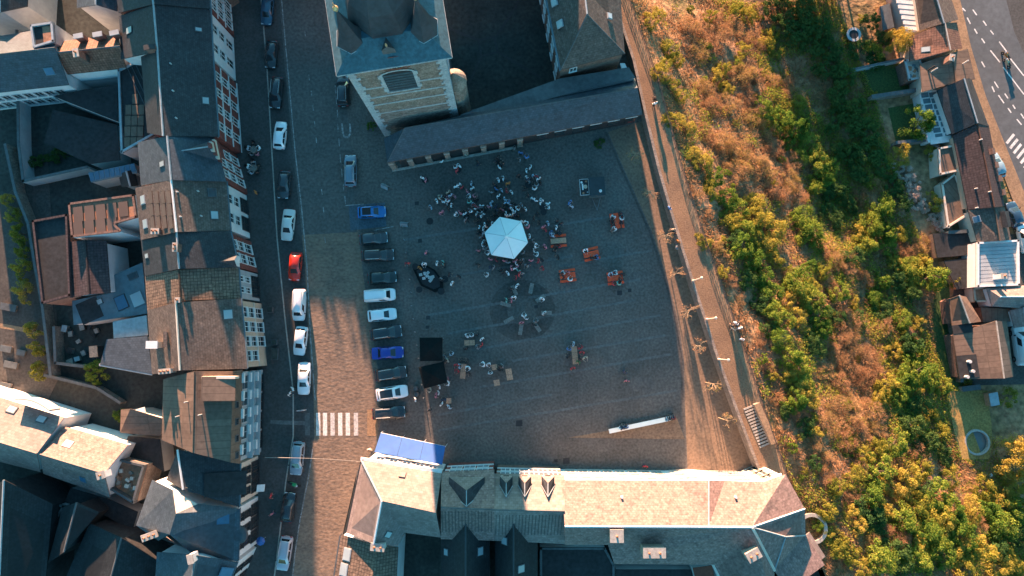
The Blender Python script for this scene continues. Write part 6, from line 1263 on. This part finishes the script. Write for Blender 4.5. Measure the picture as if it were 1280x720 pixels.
YELLOW = [(813, 25, 1.5), (822, 18, 1.3), (836, 62, 1.6), (828, 82, 1.4), (845, 75, 1.3), (825, 90, 1.3), (838, 105, 1.3), (850, 120, 1.4), (843, 148, 1.4), (858, 160, 1.3), (868, 195, 1.4), (878, 205, 1.5), (888, 235, 1.5), (913, 278, 2.2), (948, 272, 2.4), (962, 285, 2.2), (955, 300, 2.0), (945, 255, 1.9), (970, 322, 1.8), (895, 95, 1.4), (905, 85, 1.3), (908, 110, 1.3), (960, 55, 1.4), (970, 65, 1.2), (965, 40, 1.3), (930, 60, 1.2), (888, 20, 1.2), (920, 12, 1.5), (935, 20, 1.4), (1000, 130, 1.6), (880, 300, 1.1), (905, 340, 1.1), (990, 345, 1.7), (1012, 365, 1.6), (985, 378, 1.6), (1000, 400, 1.7), (1030, 340, 1.4), (1075, 290, 1.6), (1080, 300, 1.5), (1122, 290, 1.5), (1140, 345, 2.0), (1155, 330, 1.7), (1070, 380, 1.2), (1120, 330, 1.4), (1150, 405, 1.4), (1135, 420, 1.4), (1000, 488, 1.7), (985, 468, 1.4), (1008, 500, 1.6), (1110, 480, 1.8), (1140, 480, 2.0), (1100, 495, 1.5), (1172, 540, 1.8), (1165, 520, 1.5), (1100, 560, 1.7), (1080, 570, 1.6), (1070, 600, 1.6), (1060, 560, 1.4), (1110, 640, 1.8), (1140, 625, 1.8), (1175, 655, 2.0), (1200, 690, 2.1), (1230, 615, 2.0), (1215, 640, 1.9), (1255, 625, 2.2), (1190, 600, 1.8), (1060, 690, 1.7), (1080, 712, 1.7), (1145, 690, 1.9), (1020, 540, 1.2), (1045, 610, 1.4), (1035, 640, 1.3), (1042, 670, 1.4), (1065, 640, 1.3), (1270, 610, 2.0), (1245, 710, 2.2), (1118, 440, 1.4), (1075, 660, 1.5)]
DRY = [(870, 60, 2.0), (880, 40, 2.1), (900, 45, 2.2), (860, 30, 1.7), (925, 95, 2.0), (910, 130, 2.1), (935, 120, 2.0), (890, 130, 1.8), (880, 165, 1.9), (900, 175, 2.0), (920, 185, 2.3), (940, 200, 2.3), (925, 215, 2.1), (955, 215, 2.1), (965, 185, 1.9), (970, 235, 2.0), (985, 225, 1.9), (1000, 245, 1.8), (990, 205, 1.8), (960, 165, 1.8), (945, 90, 2.0), (965, 100, 1.9), (985, 105, 1.8), (990, 120, 1.7), (1035, 315, 1.8), (1045, 325, 1.7), (1035, 360, 1.5), (1150, 305, 1.8), (1140, 310, 1.7), (1130, 315, 1.5), (1060, 405, 1.9), (1050, 420, 2.0), (1070, 430, 2.0), (1040, 440, 1.9), (1060, 455, 2.2), (1085, 450, 2.1), (1075, 475, 2.2), (1050, 480, 2.0), (1030, 470, 1.6), (1095, 470, 1.9), (1040, 505, 1.9), (1065, 505, 2.1), (1090, 515, 2.0), (1030, 530, 1.8), (1055, 530, 2.1), (1080, 540, 2.0), (1050, 555, 1.9), (1075, 585, 1.9), (1095, 540, 1.7), (1040, 575, 1.6), (1065, 620, 1.6), (1120, 585, 1.7), (1145, 570, 1.9), (1050, 700, 1.8), (1090, 680, 1.7), (1120, 680, 2.0), (1140, 660, 1.8), (1020, 560, 1.3), (1000, 520, 1.2), (975, 500, 1.1), (960, 460, 1.1), (948, 425, 1.1), (925, 375, 1.1), (912, 355, 1.1), (898, 310, 1.1), (885, 270, 1.0), (870, 240, 1.0), (1105, 410, 1.7), (1115, 375, 1.4), (1080, 350, 1.4), (1060, 340, 1.3), (1075, 245, 1.5), (1095, 230, 1.4), (900, 20, 1.9), (925, 40, 1.9), (945, 50, 1.8), (940, 145, 2.0), (880, 110, 1.8), (1195, 620, 1.8), (1220, 660, 1.9), (1030, 600, 1.4)]
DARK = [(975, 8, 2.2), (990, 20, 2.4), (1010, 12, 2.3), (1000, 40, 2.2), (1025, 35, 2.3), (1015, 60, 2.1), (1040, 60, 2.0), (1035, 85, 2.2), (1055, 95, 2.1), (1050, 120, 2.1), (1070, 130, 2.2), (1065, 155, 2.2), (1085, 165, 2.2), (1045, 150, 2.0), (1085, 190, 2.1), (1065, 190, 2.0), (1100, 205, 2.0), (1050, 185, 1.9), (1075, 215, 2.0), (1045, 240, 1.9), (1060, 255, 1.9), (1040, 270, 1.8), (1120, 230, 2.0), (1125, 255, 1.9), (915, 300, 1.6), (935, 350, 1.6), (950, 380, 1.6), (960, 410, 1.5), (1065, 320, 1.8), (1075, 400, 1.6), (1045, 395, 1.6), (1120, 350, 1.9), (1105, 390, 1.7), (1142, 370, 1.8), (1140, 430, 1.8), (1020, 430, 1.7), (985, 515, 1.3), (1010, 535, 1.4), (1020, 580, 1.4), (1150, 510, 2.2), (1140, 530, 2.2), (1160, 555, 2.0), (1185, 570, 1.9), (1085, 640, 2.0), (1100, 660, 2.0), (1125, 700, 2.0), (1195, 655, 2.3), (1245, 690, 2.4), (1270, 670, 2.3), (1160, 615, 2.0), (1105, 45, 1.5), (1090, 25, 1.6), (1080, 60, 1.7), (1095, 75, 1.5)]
rz_ = random.Random(77)
for i in range(75):                                   # small self-sown bushes among the dry grass
    f = rz_.random(); yy = rz_.uniform(5, 700); ex = 787 + yy * .335 + 14; xx = ex + rz_.random() ** 1.3 * (1090 + .12 * yy - ex)
    (YELLOW if rz_.random() < .62 else GREEN).append((xx, yy, rz_.uniform(.45, .95)))
for g in list(GREEN):
    if g[1] > 540 and rz_.random() < .35: GREEN.remove(g); YELLOW.append(g)
def zone(x, y):
    if x > 1090 and y < 300: return 'behind the lower street houses'
    f = (x - (787 + y * .335)) / (1120 + .1 * y - (787 + y * .335)); ns = ['opposite the hipped house', 'opposite the arcade', 'opposite the trailer', 'opposite the lamp posts', 'opposite the stair', 'below the round tower'][min(5, int(y / 120))]
    return ('beside the promenade railing ' if f < .22 else 'on the upper slope ' if f < .5 else 'on the lower slope ' if f < .8 else 'at the hill foot ') + ns
def size(r): return 'small' if r < 1.0 else 'medium' if r < 1.75 else 'large'
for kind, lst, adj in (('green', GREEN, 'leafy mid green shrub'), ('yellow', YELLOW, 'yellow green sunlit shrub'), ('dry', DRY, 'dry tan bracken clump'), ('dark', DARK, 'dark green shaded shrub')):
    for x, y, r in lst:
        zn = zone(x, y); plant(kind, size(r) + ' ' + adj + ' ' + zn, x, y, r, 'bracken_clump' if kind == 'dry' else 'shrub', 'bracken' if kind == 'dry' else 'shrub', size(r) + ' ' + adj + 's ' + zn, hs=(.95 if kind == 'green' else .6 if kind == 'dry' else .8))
plant('gold', 'big golden yellow tree at the right edge by the garden shed', 1273, 574, 3.8, 'garden_tree', 'tree', hs=.95)
plant('gold', 'golden leafed garden tree behind the dark brown tiled house', 1122, 52, 2.6, 'garden_tree', 'tree', hs=1.2)
plant('yellow', 'yellow garden bush beside the dark grass plot', 1095, 64, 1.8, 'garden_bush', 'bush'); plant('yellow', 'tan yellow round bush above the blossoming hedge', 1130, 190, 2.0, 'garden_bush', 'bush'); plant('green', 'green garden bush beside the conservatory', 1148, 152, 2.2, 'garden_bush', 'bush', hs=1.2); plant('yellow', 'small yellow bush at the conservatory corner', 1165, 190, 1.2, 'garden_bush', 'bush'); plant('yellow', 'yellow leafed bush beside the tan annex', 1170, 252, 1.5, 'garden_bush', 'bush'); plant('yellow', 'low yellow bush between lawn and black store', 1196, 352, 1.2, 'garden_bush', 'bush'); plant('yellow', 'thin spiky bush beside the garden shed', 1262, 498, 1.5, 'garden_bush', 'bush')
for i in range(12): f = i / 11; plant('blossom', 'pale pink blossoming bush in the hedge behind the annexes', 1124 + 54 * f + 6 * math.sin(f * 9), 208 + 78 * f, U(1.0, 1.35), 'blossom_bush', 'bush', 'blossoming hedge', hs=.9)
for x, y, r, lb in [(6, 250, 1.1, 'first'), (13, 269, 1.1, 'second'), (22, 291, 1.2, 'third'), (25, 312, 1.1, 'fourth'), (26, 337, 1.3, 'fifth'), (27, 365, 1.4, 'sixth'), (39, 413, 1.2, 'seventh'), (43, 436, 1.2, 'eighth'), (46, 464, 1.2, 'ninth')]:
    plant('yellow', 'yellow green round bush in the row beside the grey wall, %s from the pale sheds' % lb, x, y, r, 'courtyard_bush', 'bush', 'courtyard bushes', hs=1.7, ground=0.0)
plant('green', 'dark green bush under the slate lean-to gutter', 119, 466, 1.7, 'courtyard_bush', 'bush', hs=1.0, ground=0.0); plant('green', 'green bush beside the small beige outbuilding', 149, 521, 1.2, 'courtyard_bush', 'bush', hs=1.0, ground=0.0); plant('green', 'small bush at the western foot of the belfry', 464, 157, .7, 'courtyard_bush', 'bush', hs=1.2, ground=.004); plant('dark', 'thin dark creeper plant below the arcade brick front', 750, 178, .8, 'creeper', 'plant', hs=.5, ground=.004)
for i in range(8): plant('dark', 'dark ivy bush along the shaded yard wall', 30 + i * 10, 205 - i * 3, U(.7, 1.1), 'yard_ivy', 'bush', 'ivy in the shaded yard', hs=1.0, ground=0.0)
# unseen trees added north of the frame to shade upper hill and street
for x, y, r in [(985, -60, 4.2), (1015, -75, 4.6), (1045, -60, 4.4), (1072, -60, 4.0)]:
    plant('dark', 'unseen dark tree added to shade the upper hill', x, y, r, 'hill_shade_tree', 'tree', 'added shade trees north of the hillside', hs=1.7)
for x, y, r, k in [(318, -150, 2.6, 3.2), (345, -160, 3.0, 2.9), (372, -150, 2.7, 3.0), (398, -165, 3.0, 2.8)]:
    plant('dark', 'unseen tall tree added to dapple the street with shade', x, y, r, 'street_shade_tree', 'tree', 'added shade trees at the street end', hs=k, ground=0.0)  # added above the roofline to break the street sun into dapples
# dry grass over the whole slope: nobody could count it
rs = random.Random(5); V, F = [], []
y0, y1 = W(900, 760, 0).y, W(900, -40, 0).y
for i in range(120000):
    y = rs.uniform(y0, y1); t_ = rs.uniform(.1, 37); x = at_y(EDGE, y) + t_
    d_ = noise.noise(Vector((x * .22, y * .22, 20))) + .5 * noise.noise(Vector((x * .7, y * .7, 2)))
    if d_ < rs.uniform(-.75, .25) or bare(x, y): continue
    z = terrain(x, y) - .03; a = rs.uniform(0, 6.28); h_ = rs.uniform(.2, .75); b = Vector((math.cos(a), math.sin(a), 0)) * rs.uniform(.03, .08); e = Vector((rs.gauss(0, .28), rs.gauss(-.05, .28), h_)); k = len(V); p = Vector((x, y, z)); V += [p - b, p + b, p + e]; F.append((k, k + 1, k + 2))
me = bpy.data.meshes.new('dry_grass'); me.from_pydata(V, [], F); me.materials.append(MATS['leaf_dry']); o = bpy.data.objects.new('dry_grass', me); C.objects.link(o); tag(o, 'dry tan grass covering the whole hillside', 'grass', kind='stuff')

# low mixed undergrowth between the shrubs
rs = random.Random(9); V, F, MI = [], [], []
for i in range(300000):
    y = rs.uniform(y0, y1); t_ = rs.uniform(.3, 37); x = at_y(EDGE, y) + t_; q = noise.noise(Vector((x * .13, y * .13, 40))) + .6 * noise.noise(Vector((x * .5, y * .5, 11)))
    if q + (t_ - 16) * .018 + (-.22 if y > 5 and t_ < 20 else .06) < rs.uniform(-.15, .45) or bare(x, y): continue
    hh = max(0, q + .3) * .9; c_ = Vector((x, y, terrain(x, y) + rs.uniform(.02, .15 + hh))); n = Vector((rs.gauss(0, .7), rs.gauss(.2, .7), 1)).normalized(); u_ = Matrix.Rotation(rs.uniform(0, 6.28), 3, n) @ n.orthogonal().normalized(); v_ = n.cross(u_); k_ = rs.uniform(.06, .15)
    k = len(V); V += [c_ - u_ * k_, c_ - v_ * k_ * .6, c_ + u_ * k_, c_ + v_ * k_ * .6]; F.append((k, k + 1, k + 2, k + 3)); MI.append(0 if rs.random() + q * .4 > .5 else 1)
me = bpy.data.meshes.new('undergrowth'); me.from_pydata(V, [], F); me.materials.append(MATS['leaf_green']); me.materials.append(MATS['leaf_yellow']); me.polygons.foreach_set('material_index', MI); o = bpy.data.objects.new('undergrowth', me); C.objects.link(o); tag(o, 'low green and yellow undergrowth between the hillside shrubs', 'undergrowth', kind='stuff'); print('undergrowth', len(F))
# ================================================================ PEOPLE
def person_mesh(pose):
    """facing +x; one continuous skinned body, fingers rooted in the palms"""
    sit = pose == 'sit'; hz = .52 if sit else .93; V, E, Rd = [], [], []
    def v(x, y, z, rx, ry=None, par=None):
        V.append((x, y, z)); Rd.append((rx, ry or rx))
        if par is not None: E.append((par, len(V) - 1))
        return len(V) - 1
    pel = v(0, 0, hz, .15, .12); wai = v(0, 0, hz + .2, .135, .11, pel); che = v(.01, 0, hz + .42, .165, .125, wai); nb = v(0, 0, hz + .53, .075, .075, che); nk = v(.015, 0, hz + .6, .055, .055, nb); hd = v(.03, 0, hz + .70, .095, .085, nk); ht = v(.02, 0, hz + .80, .075, .075, hd)
    hands = []
    for s in (-1, 1):
        hip = v(0, s * .1, hz - .03, .1, .1, pel)
        if sit: kn = v(.44, s * .13, hz - .02, .075, .075, hip); an = v(.44, s * .13, .1, .05, .05, kn); v(.6, s * .14, .045, .04, .045, an)
        else:
            st = (.14 * s if pose == 'walk' else .02 * s); kn = v(st * .5 + .03, s * .1, .5, .07, .07, hip); an = v(st * 1.1 - (.05 if st < 0 else 0), s * .1, .1, .048, .048, kn); v(st * 1.1 + .16, s * .11, .045, .04, .045, an)
        sh = v(0, s * .19, hz + .47, .075, .07, che)
        if pose == 'stand': el, wr_ = (.0, s * .26, hz + .2), (.16, s * .22, hz + .02)
        elif pose == 'walk': el, wr_ = (-.08 * s, s * .25, hz + .2), (.1 - .12 * s, s * .25, hz - .02)
        elif pose == 'hold': el, wr_ = (.05, s * .27, hz + .2), (.3, s * .15, hz + .27)
        else: el, wr_ = (.12, s * .25, hz + .22), (.36, s * .16, hz + .22)
        e = v(*el, .045, .045, sh); w_ = v(*wr_, .033, .033, e); d = (Vector(wr_) - Vector(el)).normalized(); h_ = Vector(wr_) + d * .08; v(*h_, .036, .022, w_); hands.append((h_, d, s))
    me = bpy.data.meshes.new('p'); me.from_pydata(V, E, []); o = bpy.data.objects.new('p', me); C.objects.link(o)
    md = o.modifiers.new('s', 'SKIN'); md.use_smooth_shade = True
    for sv, r in zip(me.skin_vertices[0].data, Rd): sv.radius = r
    me.skin_vertices[0].data[0].use_root = True
    o.modifiers.new('d', 'SUBSURF').levels = 1
    dg = bpy.context.evaluated_depsgraph_get(); ev = bpy.data.meshes.new_from_object(o.evaluated_get(dg)); bpy.data.objects.remove(o)
    bm = bmesh.new(); bm.from_mesh(ev)
    for h_, d, s in hands:                                   # four fingers and a thumb, bent
        side = d.cross(Vector((0, 0, 1))).normalized(); dn = side.cross(d).normalized()
        for k in range(5):
            b0 = h_ + side * (k - 1.5) * .017 + d * .02 if k < 4 else h_ - side * .035 * s - d * .03; l = (.036, .042, .039, .03, .03)[k]; dd = d if k < 4 else (d - side * s * .8).normalized()
            m1 = b0 + dd * l; m2 = m1 + (dd * .75 - Vector((0, 0, .6))).normalized() * l * .8; prev = None
            for p, r in ((b0, .009), (m1, .0085), (m2, .006)):
                ring = [bm.verts.new(p + side * r * a + dn * r * b) for a, b in ((-1, -1), (1, -1), (1, 1), (-1, 1))]
                if prev:
                    for i in range(4): bm.faces.new([prev[i], prev[(i + 1) % 4], ring[(i + 1) % 4], ring[i]])
                prev = ring
            bm.faces.new(prev)
    # nose and ears
    for c_, r in ((Vector((.135, 0, hz + .69)), .018), (Vector((.03, .095, hz + .69)), .022), (Vector((.03, -.095, hz + .69)), .022)):
        bmesh.ops.create_icosphere(bm, subdivisions=1, radius=r, matrix=Matrix.Translation(c_))
    bm.normal_update()
    for f in bm.faces:
        c_ = f.calc_center_median(); mi = 1; f.smooth = True
        if c_.z > hz + .555: mi = 0; 
        if c_.z > hz + .75 or (c_.z > hz + .63 and c_.x < .0): mi = 3
        if c_.z <= hz + .555:
            if c_.z < hz + .06: mi = 2
            if c_.z < .085: mi = 4
            if sit and c_.x > .5: mi = 4
        for h_, d, s in hands:
            if (c_ - h_).length < .13 and abs(c_.y) > .1 and c_.z > hz - .15: mi = 0
            elif abs(c_.y) > .17 and c_.z > hz - .1 and mi == 2: mi = 1
        f.material_index = mi
    me2 = bpy.data.meshes.new('person_' + pose); bm.to_mesh(me2); bm.free()
    for n_ in ('skin', 'cloth', 'trousers', 'hair', 'rubber'): me2.materials.append(MATS[n_])
    return me2
PM = {p: person_mesh(p) for p in ('stand', 'walk', 'hold', 'sit')}
COL = dict(w=(.8, .8, .8), k=(.02, .021, .024), g=(.2, .21, .22), b=(.08, .2, .42), n=(.03, .045, .09), r=(.5, .04, .05), p=(.55, .18, .22), o=(.6, .2, .04), t=(.2, .5, .42), l=(.4, .47, .55), c=(.5, .42, .32), e=(.05, .22, .08))
CN = dict(w='white', k='black', g='grey', b='blue', n='navy', r='red', p='pink', o='orange', t='mint green', l='pale blue', c='beige', e='green')
PO = dict(stand='standing', walk='walking', hold='with raised hands', sit='sitting')
PEOPLE = []
def place(x, y):
    refs = [((632, 297), 'close to the white parasol', 47), ((553, 248), 'in the group west of the parasol', 32), ((625, 205), 'at the standing table before the arcade', 14), ((660, 215), 'in the group below the arcade piers', 32), ((628, 243), 'in the crowd between arcade and parasol', 30), ((680, 258), 'at the tall tables east of the parasol', 20), ((587, 255), 'in the loose crowd beside the parasol', 38), ((655, 388), 'by the ring of grey benches', 40), ((739, 317), 'at the middle red table', 14), ((771, 276), 'at the red table near the trailer', 16), ((709, 344), 'at the red table by the benches', 14), ((769, 347), 'at the red table by the drain covers', 16), ((698, 299), 'at the bare brown topped red table', 18), ((589, 428), 'at the two part wooden table', 18), ((579, 460), 'at the long wooden table by the tents', 18), ((618, 459), 'at the square wooden table', 16), ((718, 444), 'at the three part wooden table', 22), ((545, 470), 'beside the black tents', 38), ((535, 345), 'around the black covered bar', 42), ((712, 255), 'in front of the trailer', 10), ((782, 470), 'alone on the open square', 12), ((780, 535), 'on the long pale bench', 12), ((840, 525), 'at the end of the long pale bench', 12), ((317, 187), 'at the cafe table by the stepped gable', 12), ((317, 210), 'at the cafe table by the white house', 12), ((922, 412), 'on the promenade above the stair', 22), ((840, 285), 'at the promenade wall', 40), ((819, 128), 'on the promenade beside the arcade end', 15), ((364, 490), 'on the pavement beside the white saloon', 12), ((339, 630), 'on the pavement by the shop awnings', 20)]
    best = min(refs, key=lambda r: math.hypot(x - r[0][0], y - r[0][1]) / r[2]); return best[1]
def person(x, y, c, pose=None, z=.004, face=None, sc=None):
    pose = pose or random.choice(('stand', 'stand', 'hold', 'walk')); zz = z + (.9 if pose == 'sit' else 1.3)
    if pose == 'sit' and z < .1: z = .0
    p = W(x, y, zz); o = bpy.data.objects.new('person', PM[pose]); C.objects.link(o); o.location = (p.x, p.y, z); o.rotation_euler = (0, 0, U(0, 6.28) if face is None else face); s_ = (sc or 1.0) * U(.95, 1.08); o.scale = (s_ * 1.25, s_ * 1.25, s_ * 1.06); cc_ = COL[c]; k = U(.75, 1.15); o.color = tuple(v * k for v in cc_) + (1,)
    tag(o, 'person in %s top %s %s' % (CN[c], PO[pose], place(x, y)), 'person', 'people ' + place(x, y)); return o
DATA = """552 201.5 w|528 222 w|532 225 p|570 209 w|574 207 w|571 213 r|581 192 c|546 251 w|551 246 w|553 249 k|556 252 w|559 248 p|560 240 c|563 244 l|568 245 p|549 247 c|555.5 245.5 k|551.5 265 p|569 267 w|575.5 266 p|581 267 w|582 274 g|596 267 w|570 233 w|573 231 w|577.5 234 r|584 239 p|589 229 l|590 235 w|587 253 t|594 257 r|596 248 k|593 246 p
597 203 k|620 200 k|625 204 k|624 209 w|629 205 k|622 197 k|651 190.5 b|658 197 b|650 199 g|643 184.5 g|658 213 w|663 209 w|659 222 w|661 226 g|670 220 r|673 223.5 w|667 229 k|676 229 k|671 232 g
623 225 w|629 223 w|635 229 o|618.5 231 k|620 236 b|627 237.5 l|633 238 r|639.5 240 w|623 244.5 w|631 249 l|635 252 b|642 254 k|614 253 l|612 257 l|602 257 w|594 249 k|640 262 w|646 261 w|642.5 266 w|637 259 k|655 257 k|657 261 w|652 256 g|666.5 248 w|669.5 250.5 w|675.5 253 w|685 254 w|686 258 w|601 269 w|621 266 k|632 267 w|636 269 w|627 260 k|617 268 k|648 270 k|610 275 k
606 281 w|604 286 w|602 268 g|601.5 296 g|604 302 w|606 311 g|611 316 w|654 277 w|659 280 w|660 284 p|662 295 w|666.5 302 g|669 307 w|667.5 313 w|672 318 w|681.5 308 p|654 316 g|613 324 p|620 325 r|631 326 p|644 326 p|635 328 g|645.5 330 w|644 335 w|617 334 g|639 335 p|648 338 t|649 342 r|645 347 r|658.5 331.5 g|663.5 325.5 p|673 326 r|678 324 k|679 335 r|609.5 344 w|630 340 k|626 338 k|698 321 k|599 284 w|597 276 k|598 290 k|608 306 k
679.5 283 p|682 287 r|685 279 l|688 290 b|690.5 294 l|695.5 284.5 w|697 276 k|701 279 k|712 253 b|714.5 257.5 l
646 357 w|639 361 k|642 371 w|633 375.5 t|639 375 p|678 373 w|680 391 w|655 395 w|657 398 w|652 403 p|670 402 g|668 406 k
583 420 w|590 420 w|596 419 k|602 424 w|602 431 r|583 436 k|596 434 g|556 446 g|559 450 c|565 443 l|553 453 k|571 456 r|577.5 451 k|584 452 k|585.5 459 w|571.5 463 r|585.5 466 k|573.5 458 l|605 455 w|610 455 w|613 467 w|624.5 459 k|628 457 g|626 463 k|560 474 p|560.5 478.5 w|549 483 w|538 488 c|548 491 w|545 494 p|552 505 w|554.5 500 n|561 508.5 l|537 513 k|519 499.5 w
717 430 l|711 437 b|725.5 435 r|727.5 440 r|725 448 k|731 447 c|723 452 e|716 460 r|711 446 k|781 465 n|784 476 p
532 315.5 p|509.5 329 r|546 329 w|554 328.5 t|556 331 k|530 329.5 w|551 350 k|561 343 k|564.5 354 w|525 335 o|574 345 k"""
for line in DATA.split('\n'):
    for e in line.split('|'):
        x, y, c = e.split(); x, y = float(x), float(y)
        tb = any(math.hypot(x - a, y - b) < 14 for a, b in ((587, 428), (579, 464), (618, 459), (718, 444))); person(x, y, c, 'hold' if tb else None, sc=U(.97, 1.08))
rp_ = random.Random(21)
for cx0, cy0, sx, sy, n_ in ((606, 268, 12, 9, 14), (632, 258, 14, 8, 10), (602, 300, 4, 12, 6), (585, 258, 14, 12, 9), (640, 332, 12, 8, 8), (668, 262, 12, 12, 6), (555, 250, 10, 7, 5), (660, 225, 12, 8, 4)):
    for i in range(n_): person(cx0 + rp_.gauss(0, sx), cy0 + rp_.gauss(0, sy), rp_.choice('kkkkwwgnpl'))
SEAT = [(767, 270, 'w'), (774.5, 268, 'k'), (777, 274, 'w'), (777, 280, 'k'), (765.5, 281, 'k'), (769, 285, 'w'), (765, 275, 'k'), (731.5, 312, 'w'), (747, 321, 'b'), (740, 323, 'k'), (704, 345, 'k'), (709.5, 339.5, 'p'), (712, 350, 'w'), (705, 340, 'w'), (762.5, 341.5, 'l'), (771, 340.5, 'w'), (778, 342, 'k'), (773, 355, 't'), (776, 350, 'k'), (766, 354, 'r'), (691.5, 294, 'l'), (699, 293, 'k'), (695, 308, 'k'), (700, 308, 'r')]
for x, y, c in SEAT: person(x, y, c, 'sit')
for x, y, c in [(776, 537, 'w'), (779.5, 535.5, 'n'), (783, 535, 'b'), (835, 526, 'l'), (839, 524.5, 'k'), (842, 524, 'r')]: person(x, y, c, 'sit', .03, U(1.2, 2.0))
for cx0, cy0 in ((317, 187), (317, 210)):
    for k, c in enumerate('wklgp'): a = math.radians(k * 72 + 20); person(cx0 + math.cos(a) * 7.6, cy0 - math.sin(a) * 7.6, c if cy0 < 200 else 'kgwlk'[k], 'sit', .11, a + math.pi)
for x, y, c in [(365.5, 486, 'w'), (361.5, 492, 'w')]: person(x, y, c, 'walk', .11)
for x, y, c in [(338, 620, 'r'), (339, 643, 'p'), (319, 240, 'o')]: person(x, y, c, 'walk', .11)
for x, y, c in [(818.5, 123, 'k'), (819, 129, 'w'), (837, 260, 'b'), (838, 289, 'k'), (842, 287, 'c'), (843, 291, 'k'), (848, 302, 'o'), (846, 309, 'g'), (920, 404, 'w'), (925, 410, 'w'), (917.5, 411, 'c'), (924, 403, 'k'), (928, 424, 'w'), (916, 407, 'k')]: person(x, y, c, 'stand', ZP)
person(462, 562, 'c', 'stand', .004); person(807, 583, 'r', 'stand', .004)
print('objects', len(bpy.data.objects))
